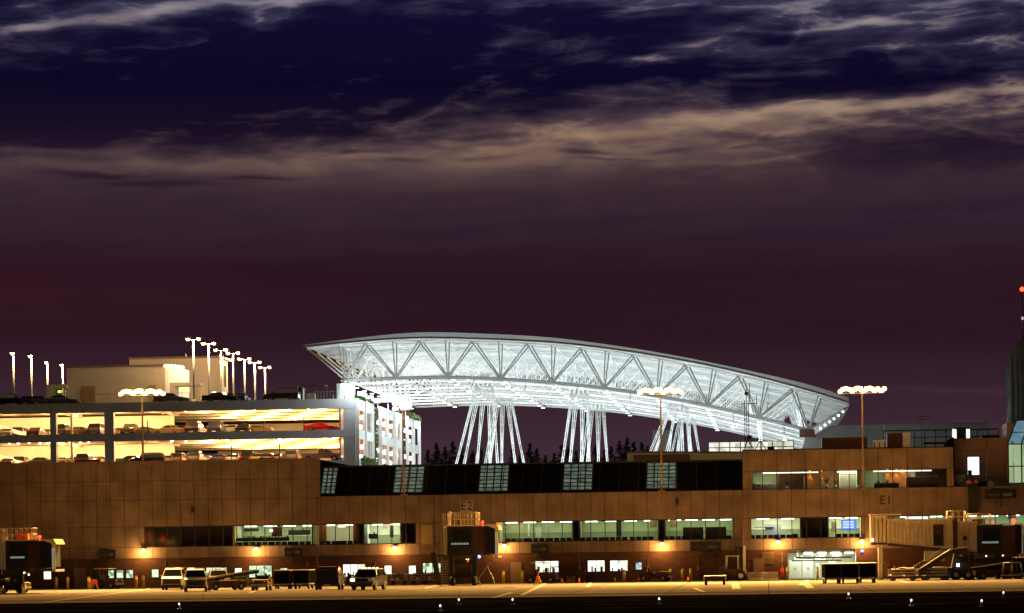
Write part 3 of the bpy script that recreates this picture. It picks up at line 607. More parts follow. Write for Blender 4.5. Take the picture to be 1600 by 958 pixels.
MB().quad((hx0, dY+.11, hz0), (hx1, dY+.11, hz0), (hx1, dY+.11, hz1), (hx0, dY+.11, hz1)).build('pane', emit('white_lit_room', (.86, 1, .9), 1.3), w, fix=False)
MB().box(hx0+.02, hx0+.4, dY+.03, dY+.09, hz0, hz0+.45).build('window_clutter', MT['foliage'], w)
# glazed bay at the right edge
gY = FY+.6
gb = empty('glazed_stair_bay', (x_(1590, 720), gY, zW), 0, 'greenish glazed bay with a slanted blue glass top at the right edge', 'building')
gx0, gx1 = at(1575, 720, gY).x, at(1660, 720, gY).x; ga, gb0, gc = at(1590, 755, gY).z, at(1590, 694, gY).z, at(1590, 656, gY).z
fr = MB(); cells = 4
for q in range(cells+1):
    xx = gx0+(gx1-gx0)*q/cells; fr.box(xx-.06, xx+.06, gY-.05, gY+.1, ga, gb0)
for zz in (ga, (ga+gb0)/2-.25, gb0): fr.box(gx0, gx1, gY-.06, gY+.12, zz-.05, zz+.05)
S_ = lambda x, t: Vector((x+1.0*t, gY+1.6*t, gb0+(gc-gb0)*t))
for q in range(cells+1): fr.bar(S_(gx0+(gx1-gx0)*q/cells, 0), S_(gx0+(gx1-gx0)*q/cells, 1), .1)
for t in (0, .5, 1): fr.bar(S_(gx0, t), S_(gx1, t), .1)
fr.build('frame', MT['frame'], gb)
MB().quad((gx0, gY+.02, ga), (gx1, gY+.02, ga), (gx1, gY+.02, gb0), (gx0, gY+.02, gb0)).build('lower_glazing', litwin('stairwell_glow', (.20,.28,.14), (.42,.55,.30), .85, 1.2, 3.3, (2.2,1,.25)), gb, fix=False)
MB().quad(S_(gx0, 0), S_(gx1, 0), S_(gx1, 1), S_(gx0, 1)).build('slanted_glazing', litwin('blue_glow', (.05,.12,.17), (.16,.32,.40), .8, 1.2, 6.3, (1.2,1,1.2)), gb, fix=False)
MB().box(gx0+.1, gx1, gY+2.2, gY+8, ga-.5, gc-.2).box(gx0-.1, gx0+.1, gY, gY+8, ga-.5, gb0).build('bay_core', MT['panel_dark'], gb)
# ---------------------------------------------------------------- gate numbers and boards on the wall
def gate_sign(px, py, txt, label, plate):
    p = at(px, py, FY-.05); g = empty('gate_sign', p, 0, label, 'sign', 'gate number signs')
    if plate: MB().box(p.x-.62, p.x+.62, FY-.05, FY-.012, p.z-.56, p.z+.56).build('plate', MT['sign'], g)
    cu = bpy.data.curves.new('lettering', 'FONT'); cu.body = txt; cu.size = 1.25; cu.extrude = .012; cu.align_x = 'CENTER'; cu.align_y = 'CENTER'; cu.space_character = 1.15; cu.offset = .006
    tmp = bpy.data.objects.new('tmp_text', cu); COL.objects.link(tmp); bpy.context.view_layer.update(); me = bpy.data.meshes.new_from_object(tmp); bpy.data.objects.remove(tmp); me.materials.clear(); me.materials.append(MT['letter'])
    o = bpy.data.objects.new('lettering', me); COL.objects.link(o); o.rotation_euler = (math.pi/2, 0, 0); o.location = (0, -.02, 0); o.parent = g; o.scale = (.88, 1, 1)
gate_sign(729, 791, 'E2', 'black characters E2 on a pale plate above the centre jet bridge', True)
gate_sign(1384, 782, 'E1', 'black characters E1 painted on the tan wall above the right jet bridge', False)
for i, (px, py, w, h) in enumerate([(168, 866, 1.6, .9), (458.5, 862, 1.75, .85), (843, 857, 1.7, .85), (1102.5, 853.5, 3.0, .9), (1563, 772, 3.0, .85)]):
    p = at(px, py, FY-.25); g = empty('stop_guide_board', p, 0, ['dark guidance board on the wall above the covered buggy', 'dark guidance board on the wall above the curtained carts', 'dark guidance board on the wall right of the centre jet bridge', 'wide dark guidance board under the window left of the forklift', 'wide dark board under the glazed bay'][i], 'board', 'dark boards on the wall')
    MB().cbox(p, (w, .22, h)).build('case', MT['blackpaint'], g, bevel=.03)
    MB().box(p.x-w*.4, p.x-w*.05, p.y-.125, p.y-.113, p.z-.1, p.z-.02).box(p.x+w*.1, p.x+w*.38, p.y-.125, p.y-.113, p.z-.2, p.z+.08).build('display', emit('dim_display', (.35, .2, .08), .12), g)
    MB().box(p.x-.05, p.x+.05, p.y-.02, FY-.001, p.z-h/2-.75, p.z-h/2).tube((p.x, p.y, p.z-h/2-.5), (p.x+.12, p.y-.25, p.z-h/2-.85), .06).build('bracket', MT['blackpaint'], g)
for i, (px, py) in enumerate([(301, 796), (1058, 783.5)]):
    p = at(px, py, FY-.08); g = empty('wall_speaker', p, 0, ['small dark box high on the tan wall above the black window', 'small dark box high on the tan wall right of the third mast'][i], 'speaker', 'small boxes high on the wall')
    MB().cbox(p, (.3, .16, .6)).build('case', MT['blackpaint'], g, bevel=.02); MB().box(p.x-.12, p.x+.12, p.y-.09, p.y-.081, p.z-.22, p.z+.22).build('grille', MT['frame'], g)
# ---------------------------------------------------------------- wall lamps
WL = [(224, 860, 'under the left corner of the black window'), (400, 858, 'above the vans and belt loader'), (617, 856, 'below the brightest window, above the baggage trailers'), (788, 853, 'beside the cab of the centre jet bridge'), (1034, 850, 'under the dark post between two gate windows'), (1216, 847, 'left of the baggage bay opening'), (1347, 846, 'right of the baggage bay opening, by the right jet bridge')]
for px, py, t in WL:
    p = at(px, py, FY-.55); g = empty('wall_lamp', p, 0, 'glowing sodium wall lamp '+t, 'lamp', 'sodium lamps along the wall')
    MB().box(p.x-.24, p.x+.24, p.y-.02, p.y+.3, p.z+.14, p.z+.22).bar((p.x, p.y+.3, p.z+.18), (p.x, FY-.001, p.z+.18), .07).build('housing', MT['blackpaint'], g)
    MB().ball(p, .2, 12, 8, .8).build('lens', MT['sodium'], g)
    point((p.x, p.y-.15, p.z-.12), 800, SOD, g, .2)
p = at(1347, 861, FY-.1); tag(MB().ball(p, .1).box(p.x-.12, p.x+.12, p.y+.04, FY-.001, p.z-.1, p.z+.1).build('blue_lamp', MT['blue']), 'small blue lamp on the brick wall right of the bay', 'lamp')
# ================================================================ CAR PARK (behind, left)
GY = 400.0
def zg(px, py): return at(px, py, GY).z
gxr = at(555, 660, GY).x; gxl = at(-80, 660, GY).x; gyf = GY/.848
P_top, P_bot = zg(540, 624.5), zg(540, 639.5)
pitch = 4.0
z_op2t = zg(200, 644); z_op2b = zg(200, 677.3); z_op1t = zg(200, 689.5)
f2, f1, f3 = z_op2b-.25, z_op2b-.25-pitch, zg(200, 629)-.12
gp = empty('parking_garage', (gxr, GY, 0), 0, 'grey concrete parking garage glowing warm, full of parked cars', 'garage')
zt = zg(200, 629)
for za, zb_ in ((z_op2t, zt), (z_op1t, z_op2b), (z_op1t-5.3, z_op2b-4)): MB().box(gxl, gxr, GY, GY+.3, za, zb_).build('spandrel', MT['conc'], gp)
for a, b in ((78, 87.5), (163, 177.5), (536.5, 555)):
    xa, xb = at(a, 660, GY).x, at(b, 660, GY).x
    MB().box(xa, xb, GY+.02, GY+.9, z_op2b, z_op2t).box(xa, xb, GY+.02, GY+.9, 5, z_op1t).build('column', MT['conc'], gp)
for i, px in enumerate((111.5,)):
    xa = at(px, 660, GY+2).x; MB().box(xa-.15, xa+.15, GY+2, GY+2.4, 5, z_op2t).build('column', MT['conclight'], gp)
GD = 44.0
bx = at(236, 650, GY).x; xe = gxr-2.3
for fz in (f1, f2, f3):
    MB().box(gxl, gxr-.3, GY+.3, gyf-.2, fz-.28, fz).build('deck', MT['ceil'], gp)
BMY = [GY+1.9+k*9.2 for k in range(6)]
for fz in (f2, f3):
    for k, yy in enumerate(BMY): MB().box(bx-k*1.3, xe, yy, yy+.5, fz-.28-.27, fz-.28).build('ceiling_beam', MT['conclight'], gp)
    for k in (0, 3, 6): xx = bx-1.5-k*4.6; MB().box(xx, xx+.3, GY+1.5, GY+26, fz-.28-.4, fz-.28).build('ceiling_beam', MT['conclight'], gp)
for fz in (f1, f2):
    MB().box(gxl-.2, bx-2, GY+26, GY+26.3, fz, fz+3.7).box(gxl-.2, gxl, GY+.3, GY+26, fz, fz+3.7).build('inner_wall', MT['conclight'], gp)
    MB().box(bx-2, xe, GY+60, GY+60.3, fz, fz+3.7).build('inner_wall', MT['conclight'], gp)
for fz in (f1, f2):   # ramps climbing at the far left
    xa, xb = at(-60, 680, GY+6).x, at(50, 690, GY+6).x
    MB().add([(xa, GY+6, fz+3.1), (xb, GY+6, fz), (xb, GY+11, fz), (xa, GY+11, fz+3.1), (xa, GY+6, fz+3.6), (xb, GY+6, fz+.5), (xb, GY+6.3, fz+.5), (xa, GY+6.3, fz+3.6)], [(0,1,2,3), (0,1,5,4), (4,5,6,7), (3,7,6,2)]).build('ramp', MT['conc'], gp)
# posts between stalls
for px, py in ((231, 668), (413, 668), (475, 662)): xa = at(px, py, GY+1).x; MB().box(xa-.06, xa+.06, GY+.8, GY+.95, f2, f2+1.9).build('sign_post', MT['blackpaint'], gp)
for px in (437, 362): xa = at(px, 700, GY+1).x; MB().box(xa-.06, xa+.06, GY+.8, GY+.95, f1, f1+2.6).build('sign_post', MT['blackpaint'], gp)
# garage lamps: one row hung near the front edge, more behind
rs = random.Random(5)
def glamp(x, y, z, r=.16, e=0):
    g = empty('garage_lamp', (x, y, z), 0)
    return g
nl = 0
GL = []
for lv_, fz in (('lower', f2), ('upper', f3)):
    for px, d in [(243, 1.2), (346, 1.2), (427, 1.2), (506, 1.2), (268, 6), (355, 7), (436, 6), (522, 6), (225, 1.2), (45, 3), (62, 7), (76, 3), (108, 2.5), (125, 3), (138, 3), (28, 6), (14, 3), (290, 10), (398, 10), (452, 11), (482, 11)]:
        p = at(px, 650, GY+d); GL.append((p.x, GY+d, fz-.28-.34, lv_, px))
lampgeo = None
def between(px):
    for a, b, t in ((0, 40, 'above the ramp at the far left'), (40, 80, 'in the leftmost bay'), (80, 165, 'in the bay left of the broad column'), (165, 260, 'right of the broad column'), (260, 380, 'over the middle of the long bay'), (380, 470, 'right of the long bay middle'), (470, 560, 'near the garage corner')):
        if a <= px < b: return t
ORD = {}
for (x, y, z, lv_, px) in GL:
    t = between(px); k = (lv_, t); ORD.setdefault(k, []).append((x, y, z, px))
ordn = ['leftmost', 'second from left', 'third from left', 'fourth from left', 'fifth from left', 'sixth from left']
for (lv_, t), lst in ORD.items():
    lst.sort(key=lambda q: q[3])
    for i, (x, y, z, px) in enumerate(lst):
        lab = '%s warm lamp %s, %s level' % (ordn[i] if len(lst) > 1 else 'only', t, lv_)
        if lampgeo is None:
            g = empty('garage_lamp', (x, y, z), 0, lab, 'lamp', 'lamps hung under the garage ceilings')
            MB().ball((0, 0, 0), .19, 8, 5, .8).build('lens', MT['garlamp'], g, True); MB().tube((0, 0, .1), (0, 0, .22), .13, .16, 8).tube((0, 0, .22), (0, 0, .34), .02, .02, 5).build('housing', MT['steel'], g, True); lampgeo = g
        else: copy_thing(lampgeo, (x, y, z), None, lab)
for fz in (f2, f3):
    for k in range(10):
        xx = gxl+3+(gxr-gxl-8)*k/9
        if xx < bx-1:
            for yy in (4, 12, 21): point((xx, GY+yy, fz-1.3), 1150, (1, .555, .20), gp, .25)
for fz in (f2, f3):
    for k, yy in enumerate(BMY):
        for q in range(4):
            xx = bx+2+(xe-bx-3)*(q+.25+.5*(k % 2))/4; point((xx, yy-1.3, fz-.55), 1100, (1, .555, .20), gp, .15)
# side wall facing the canopy
sw = empty('garage_side_wall', (gxr, GY+10, 0), 0, 'white framed end wall of the garage with planted window openings, under the canopy', 'wall', None)
span = gyf-GY
def yat(px):    # depth on the plane x = gxr where column px is seen
    lo, hi = GY, gyf+5
    for _ in range(40):
        mid = (lo+hi)/2
        if at(px, 690, mid).x > gxr: lo = mid
        else: hi = mid
    return (lo+hi)/2
bays = [(556, 580, 2, 0), (583, 591, 0, 1), (592, 624, 3, 0), (626, 632, 0, 1), (634, 653, 2, 0)]
ztop = zt+.02
wb = MB(); wf = MB(); ivy = []
for a, b, n, plain in bays:
    ya, yb = yat(a), yat(b)
    if plain: wb.box(gxr-.9, gxr-.4, ya, yb, 5, ztop-.8); ivy.append((ya, yb, f1, ztop-1.2)); continue
    hl = []
    for k in range(n):
        wy = (yb-ya)/n; y0, y1 = ya+wy*k+.5, ya+wy*(k+1)-.5
        hl += [(y0, y1, z_op2b+.1, z_op2t-.15), (y0, y1, z_op2b-4+.1, z_op1t-.1), (y0, y1, z_op2b-8, z_op1t-4.1)]
    for r in rects(ya+.02, yb-.02, 5, ztop, hl): wb.box(gxr, gxr+.25, r[0], r[1], r[2], r[3])
    for k in range(n+1): yy = ya+(yb-ya)*k/n; wf.box(gxr+.25, gxr+.45, max(yy-.28, ya), min(yy+.28, yb), 5, ztop)
wb.build('wall_panel', MT['white'], sw); wf.build('pilaster', MT['white'], sw)
def leaves(mb, boxes, n, s, rs):
    for _ in range(n):
        b = rs.choice(boxes); c = Vector((rs.uniform(b[0], b[1]), rs.uniform(b[2], b[3]), rs.uniform(b[4], b[5])))
        u = Vector((rs.gauss(0,1), rs.gauss(0,1), rs.gauss(0,1))).normalized()*s*rs.uniform(.6, 1.3); v = u.orthogonal().normalized()*s*rs.uniform(.4, .9)
        mb.add([c-u, c+v, c+u, c-v], [(0,1,2,3)])
rs = random.Random(11); iv = MB()
bxs = [(gxr-.4, gxr-.05, a, b, f1-1, d) for a, b, c, d in ivy]+[(gxr+.26, gxr+.6, yat(560), yat(580), f1-.6, f1+.7), (gxr+.26, gxr+.6, yat(595), yat(624), f1-.8, f1+.3), (gxr+.1, gxr+.5, yat(634), yat(653), ztop-.1, ztop+.5), (gxr-.3, gxr+.2, yat(560), yat(580), ztop, ztop+.5)]
leaves(iv, bxs, 2600, .28, rs); tag(iv.build('climbing_plant', MT['ivy']), 'green climbing plants in the gaps of the white garage end wall', 'plant')
gi = MB()
for a, b, n, plain in bays:
    if plain: continue
    ya, yb = yat(a), yat(b)
    for k in range(n):
        for fz in (f1, f2):
            yc = ya+(yb-ya)*(k+.5)/n
            for dz, dy in ((1.0, -1.3), (2.4, .9)): gi.ball((gxr-.8, yc+dy, fz+dz), .34, 10, 6)
gi.build('globe_lamp', emit('globe_glow', (1, .95, .85), 3), sw)
MB().box(gxr-2.3, gxr-2.1, GY+1.2, gyf-1, f1-.2, f3-.3).build('inner_partition', MT['wood'], sw)
for fz in (f1, f2):
    for k in range(5): point((gxr-1.0, GY+6+k*14, fz+2.9), 160, (1, .72, .42), sw, .2)
# ---------------------------------------------------------------- roof deck buildings
D1 = GY+16
def bx_(pa, pb, pt, pbm, Y, d): a, b = at(pa, pt, Y), at(pb, pt, Y); return (a.x, b.x, Y, Y+d, at(pa, pbm, Y).z, a.z)
h = empty('stair_house', at(104, 629, D1), 0, 'long beige flat-roofed penthouse on the garage roof with a brown door', 'building')
x0, x1, _, _, z0, z1 = bx_(104, 258, 575, 630, D1, 8); z0 = f3
MB().box(x0, x1, D1, D1+9, z0, z1).build('wall', MT['stucco'], h)
cv = [(x1, D1), (x1, D1+9)]; xr = at(283, 600, D1+3).x
cv = [(x1, D1)]+[(x1+(xr-x1)*math.sin(t*math.pi/12), D1+4.5-4.5*math.cos(t*math.pi/12)) for t in range(1, 7)]+[(xr, D1+9), (x1, D1+9)]
MB().prism_z(cv, z0, z1-.15).build('rounded_end', MT['white'], h)
MB().box(x0-.15, x1+.1, D1-.15, D1+9.1, z1, z1+.25).build('coping', MT['panel_dark'], h)
dx0 = at(127, 620, D1).x; dx1 = at(149, 620, D1).x; MB().box(dx0, dx1, D1-.08, D1-.003, z0+.3, at(130, 604, D1).z).build('door', MT['door'], h)
dx0 = at(233, 620, D1).x; dx1 = at(244, 620, D1).x; MB().box(dx0, dx1, D1-.08, D1-.003, z0+.3, at(238, 602, D1).z).build('door', MT['door'], h)
cr_ = MB()
for t in range(0, 7): 
    q = cv[t] if t < len(cv) else cv[-1]; cr_.ball((q[0], q[1]-.05, z1+.05), .22, 8, 5)
cr_.build('rim_light', MT['sodium_small'], h)
D2 = GY+34
h2 = empty('lift_house', at(202, 629, D2), 0, 'taller beige box building on the garage roof behind the stair house', 'building')
x0, x1, _, _, z0, z1 = bx_(202, 344, 562, 630, D2, 8); MB().prism_z([(x0, D2), (x1, D2), (at(356, 600, D2+9).x, D2+9), (x0, D2+9)], f3, z1).build('wall', MT['stucco2'], h2)
MB().box(x0-.1, x1+.1, D2-.12, D2+9.2, z1, z1+.3).build('coping', MT['panel_dark'], h2)
a_ = at(268, 560, D2+3); MB().box(a_.x, a_.x+2, D2+3, D2+4.5, z1+.3, z1+.9).build('roof_vent', MT['blackpaint'], h2)
a_ = at(348, 600, D2+3); MB().box(a_.x+.2, a_.x+.5, D2+3, D2+3.1, z1-4, z1-1).build('slot_window', MT['frame'], h2)
for i, (pa, pb, pt, Y) in enumerate(((72, 103, 601, D1-1), (265, 311, 598, D1-5))):
    a, b = at(pa, pt, Y), at(pb, pt, Y); g = empty('walkway_canopy', (a.x, Y, f3), 0, 'small flat entrance canopy '+('left of the stair house' if i == 0 else 'right of the stair house, beside the first tall lamp pole'), 'canopy', 'entrance canopies on the garage roof')
    MB().box(a.x, b.x, Y, Y+3, a.z-.45, a.z).build('roof', MT['stucco'], g)
    MB().box(a.x, a.x+.7, Y+.02, Y+2.9, f3, a.z-.45).build('wall', MT['stucco'], g); MB().box(b.x-.4, b.x-.1, Y+.02, Y+.3, f3, a.z-.45).build('post', MT['stucco'], g)
    c = at((93 if i == 0 else 287), (612 if i == 0 else 609), Y-.1); MB().cbox((c.x, Y-.05, c.z), (.45, .08, .3)).build('exit_light', MT['green'], g)
fn = MB(); 
for k in range(14): xx = at(148, 615, D1-4).x+k*1.0; fn.tube((xx, D1-4, f3), (xx, D1-4, f3+1.9), .03, .03, 5)
fn.tube((at(148, 615, D1-4).x, D1-4, f3+1.9), (at(148, 615, D1-4).x+13, D1-4, f3+1.9), .03, .03, 5)
tag(fn.build('wire_fence', MT['steel']), 'thin wire fence in front of the beige stair house', 'fence')
# ---------------------------------------------------------------- tall lamp poles on the roof deck
def deck_pole(px, py, Y, two, lab, proto=[None, None]):
    p = at(px, py, Y); base = (p.x, Y, f3); H = p.z-f3
    g = empty('roof_lamp_pole', base, 0, lab, 'street lamp', 'lamp poles on the garage roof')
    MB().tube((0, 0, 0), (0, 0, .6), .28, .28, 10).tube((0, 0, .6), (0, 0, H), .15, .11, 8).build('pole', MT['conclight'], g, True)
    heads = (-.75, .75) if two else (-.12,)
    if two: MB().tube((-.75, 0, H+.02), (.75, 0, H+.02), .045, .045, 6).build('arm', MT['steel'], g, True)
    for hx in heads:
        hd = MB().box(hx-.28, hx+.28, -.24, .24, H+.06, H+.24).build('lamp_head', MT['steel'], g, True)
        MB().ball((hx, -.04, H), .25, 10, 6, .6).build('lens', MT['sodium_small'], hd, True)
    point((p.x, Y-.7, p.z-.4), 3600 if two else 2200, (1, .64, .28), g, .3)
for i, (px, py, t) in enumerate([(21, 554, 'the leftmost'), (49, 558, 'second from the left edge'), (74, 568, 'third from the left edge'), (98, 572, 'just left of the stair house')]):
    deck_pole(px, py, 4800*27.8/(311-19*i*.33), False, 'single-headed glowing lamp pole on the garage roof, '+t)
for i, (px, py, t) in enumerate([(302, 531, 'the tallest, beside the small canopy'), (326, 538, 'second from the tallest'), (345, 548, 'at the right end of the lift house'), (364, 553, 'right of the lift house, fourth of the row'), (382, 562, 'fifth of the row of seven'), (398, 567, 'next to last on the right'), (414, 575, 'the last and lowest on the right')]):
    deck_pole(px, py, 4800*27.8/(329-7.4*i), True, 'two-headed glowing lamp pole, '+t)
# ================================================================ CANOPY
CY = 402.5
cp = empty('arched_canopy', (at(900, 600, CY).x, CY, 14), 0, 'huge white arched truss canopy glowing over the roadway between garage and terminal', 'canopy')
def c2(px, py, Y=CY): p = at(px, py, Y); return (p.x, p.z)
topn = [(532,539),(573.5,537.5),(616.5,533.5),(657,533),(699,532),(740,534),(782,535),(826,537.5),(865,539.5),(909,544.8),(949,548.5),(990.6,555.6),(1033,561.5),(1073,571),(1116,577.5),(1156,588),(1198,597),(1239,608.6),(1281,619.5)]
botn = [(539,594),(619,591),(700,589.5),(782.5,592.5),(863,598),(944,606.5),(1027,619),(1106,634),(1186,652.5),(1263.5,672.5)]
tn = [c2(*p) for p in topn]; bn = [c2(*p) for p in botn]; tipL = c2(481, 545); tipR = c2(1326, 635)
def smooth_chain(pts, sub=3):
    out = []
    for i in range(len(pts)-1):
        p0 = pts[max(i-1, 0)]; p1 = pts[i]; p2 = pts[i+1]; p3 = pts[min(i+2, len(pts)-1)]
        for s in range(sub):
            t = s/sub; out.append(tuple(.5*((2*p1[k])+(-p0[k]+p2[k])*t+(2*p0[k]-5*p1[k]+4*p2[k]-p3[k])*t*t+(-p0[k]+3*p1[k]-3*p2[k]+p3[k])*t**3) for k in range(2)))
    out.append(pts[-1]); return out
botc = smooth_chain(bn, 4); topc = smooth_chain([tipL]+tn+[tipR], 2)
NT = 10; DEP = 80.5
def p3_(q, y): return (q[0], y, q[1])
for k in range(NT):
    y = CY+DEP*k/(NT-1); rb, rtp = (.22, .17) if k == 0 else (.15, .10)
    ch = MB()
    for a, b in zip(botc, botc[1:]): ch.tube(p3_(a, y), p3_(b, y), rb, rb, 8, False)
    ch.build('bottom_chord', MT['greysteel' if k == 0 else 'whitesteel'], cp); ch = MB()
    for a, b in zip(topc, topc[1:]): ch.tube(p3_(a, y), p3_(b, y), rtp, rtp, 6, False)
    ch.build('top_chord', MT['whitesteel'], cp)
    wbm = MB(); dg = .105 if k == 0 else .085
    for i, b in enumerate(bn):
        for dx in ((-.24, .24) if k == 0 else (0,)):
            # twin uprights and twin diagonals in the front truss, as in the photograph
            t = tn[2*i] if 2*i < len(tn) else None
            if t: wbm.tube((b[0]+dx*.3, y, b[1]), (t[0]+dx, y+.25*(1 if dx > 0 else -1), t[1]), dg*.9, dg*.9, 6, False)
            for j in (2*i-1, 2*i+1):
                if 0 <= j < len(tn): wbm.tube((b[0]+dx*.4, y, b[1]), (tn[j][0]+dx, y+.2*(1 if dx > 0 else -1), tn[j][1]), dg, dg, 6, False)
    wbm.tube(p3_(bn[0], y), p3_(tipL, y), .14, .10, 6).tube(p3_(bn[-1], y), p3_(tipR, y), .15, .11, 6)
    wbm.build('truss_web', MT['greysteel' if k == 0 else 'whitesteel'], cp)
# roof skin, following the top chords
rt = smooth_chain([c2(475, 540.5), c2(560, 529.5), c2(650, 521), c2(740, 522), c2(860, 528.5), c2(960, 541), c2(1040, 554), c2(1110, 567.5), c2(1194, 585.5), c2(1269, 603.5), c2(1325, 622)], 3)
ru = smooth_chain([c2(481, 543.5), c2(560, 535.5), c2(650, 530), c2(740, 531), c2(860, 536.5), c2(960, 547.5), c2(1040, 560), c2(1110, 573), c2(1194, 592.5), c2(1269, 613), c2(1327, 631)], 3)
y0, y1 = CY-1.6, CY+DEP+2
n = len(rt); fs = MB(); gapn = max(1, n//22)
vs = [p3_(q, y0) for q in rt]+[p3_(q, y0) for q in ru]+[p3_(q, y1) for q in rt]+[p3_(q, y1) for q in ru]
MB().add(vs, [(i, i+1, 2*n+i+1, 2*n+i) for i in range(n-1)]+[(2*n+i, 2*n+i+1, 3*n+i+1, 3*n+i) for i in range(n-1)]+[(0, 2*n, 3*n, n), (n-1, 2*n-1, 4*n-1, 3*n-1)]).build('roof', MT['fascia'], cp)
MB().add(vs, [(n+i, n+i+1, 3*n+i+1, 3*n+i) for i in range(n-1)]).build('underside', MT['soffit'], cp, fix=False)
f_ = MB(); 
for i in range(n-1):
    a, b, c, d = rt[i], rt[i+1], ru[i+1], ru[i]; g_ = .03 if i % 2 == 0 else 0
    f_.quad((a[0]+g_, y0-.06, a[1]), (b[0], y0-.06, b[1]), (c[0], y0-.06, c[1]), (d[0]+g_, y0-.06, d[1]))
fo = f_.build('fascia', MT['fascia'], cp, fix=False)
e_ = MB()
for a, b in zip(ru, ru[1:]): e_.tube((a[0], y0-.08, a[1]-.05), (b[0], y0-.08, b[1]-.05), .13, .13, 6, False)
e_.build('fascia_tube', MT['whitesteel'], fo)
for k in range(14):
    yy = CY+2.6+k*5.7; pu = MB()
    for a, b in zip(ru[1:-1], ru[2:]): pu.bar((a[0], yy, a[1]-.26), (b[0], yy, b[1]-.26), .2, .42)
    pu.build('purlin', MT['whitesteel'], cp)
cx_ = MB()   # cross members joining the trusses at the nodes
for b in bn: cx_.tube((b[0], CY, b[1]+.02), (b[0], CY+DEP, b[1]+.02), .16, .16, 6)
for t in tn[::2]: cx_.tube((t[0], CY, t[1]-.1), (t[0], CY+DEP, t[1]-.1), .12, .12, 6)
cx_.build('cross_tie', MT['whitesteel'], cp)
# slatted screens in the last web panels on the right and at the left end
for i in (7, 8):
    bnode = bn[i+1]; pk = tn[2*i+1]
    for k in range(9):
        y = CY+2+k*3.2; MB().tube((pk[0]+.5, y+1, pk[1]-.3), (bnode[0]-.6, y+1, bnode[1]+.25), .12, .12, 5, False).build('web_slat', MT['soffit'], cp)
for k in range(12): y = CY+4.5+k*6.4; MB().bar((bn[0][0]+.1, y, bn[0][1]), (tn[0][0], y, tn[0][1]), .3, .3).build('end_slat', MT['soffit'], cp)
# lamps of the canopy: rows of fittings at the nodes; these light it from within
lamp0 = MB().box(-.28, .28, -.10, .10, -.05, .05).build('soffit_lamp', emit('soffit_lamp', (.88, .97, 1), 4))
for i, b in enumerate(bn[:-1]):
    for k in range(0, NT):
        y = CY+DEP*(k+.45)/NT
        q = lamp0.copy(); COL.objects.link(q); q.parent = cp; q.location = Vector((b[0], y, b[1]-.45))-Vector(cp.location)
bpy.data.objects.remove(lamp0)
for i in range(9):
    xm, zm = (bn[i][0]+bn[i+1][0])/2, (bn[i][1]+bn[i+1][1])/2
    for y in (CY+4, CY+22, CY+42, CY+64):
        point((xm, y, zm+.9), CAN_UP, COOL, cp, .35)
        point((xm, y+4, zm-3.2), CAN_DN, COOL, cp, .35)

for i in range(9):  # added fill lights on invented arms, to brighten the fascia
    xm, zm = (bn[i][0]+bn[i+1][0])/2, (bn[i][1]+bn[i+1][1])/2
    oa = MB().tube((xm, CY, zm), (xm, CY-6.0, zm-2.2), .06, .06, 6).cbox((xm, CY-6.1, zm-2.3), (.7, .4, .22)).build('added_fascia_fill', MT['steel'], cp)
    point((xm, CY-6.3, zm-1.9), CAN_FR, COOL, cp, .3)
tl = MB()
for px, py in ((1282, 667), (1289, 662), (1296, 657), (1303, 652), (1310, 647), (1317, 641)): q = c2(px, py); tl.ball((q[0], CY-.3, q[1]-.2), .17, 8, 5)
tl.build('edge_lamp', emit('edge_lamp', (.95, 1, .95), 3), cp)
es = MB()    # slatted screen closing the far end under the roof
yf = CY+DEP+.3
for k in range(150):
    xx = botc[2][0]+(botc[-3][0]-botc[2][0])*k/149
    zz = [(a, b) for a, b in zip(botc, botc[1:]) if a[0] <= xx <= b[0]][0]; zb_ = zz[0][1]+(zz[1][1]-zz[0][1])*(xx-zz[0][0])/(zz[1][0]-zz[0][0])
    zt2 = [(a, b) for a, b in zip(ru, ru[1:]) if a[0] <= xx <= b[0]][0]; zu_ = zt2[0][1]+(zt2[1][1]-zt2[0][1])*(xx-zt2[0][0])/(zt2[1][0]-zt2[0][0])
    es.box(xx-.14, xx+.14, yf-.08, yf+.08, zb_, zu_-.05)
for q in (.33, .66): 
    for a, b in zip(botc[2:-3], botc[3:-2]): es.bar((a[0], yf-.15, a[1]+6*q), (b[0], yf-.15, b[1]+6*q), .12, .2)
tag(es.build('end_screen', MT['whitesteel'], cp), kind='stuff')
# left bearing on the garage corner
q = bn[0]; MB().box(q[0]-1.0, q[0]+1.2, CY-.9, CY+1.2, zt-.2, q[1]-.5).build('bearing_pier', MT['conc'], cp)
MB().ball((q[0], CY, q[1]-.2), .55, 10, 6).tube((q[0]-.5, CY-.6, q[1]-.6), (q[0]-.5, CY-.6, zt-.2), .13).tube((q[0]-1.5, CY-.6, q[1]-2.0), (q[0]-1.5, CY-.6, zt-.2), .12).build('bearing', MT['steel'], cp)
q = bn[-1]; MB().prism_y([(q[0]-.35, q[1]-.4), (q[0]+.7, q[1]-.4), (q[0]+3.4, q[1]-4.4), (q[0]-1.3, q[1]-4.4)], CY-.4, CY+.8).build('end_strut', MT['greywall'], cp)
MB().box(q[0]-1.2, q[0]+.8, CY-.7, CY+.9, q[1]-.9, q[1]+.1).build('bearing', MT['brown'], cp)
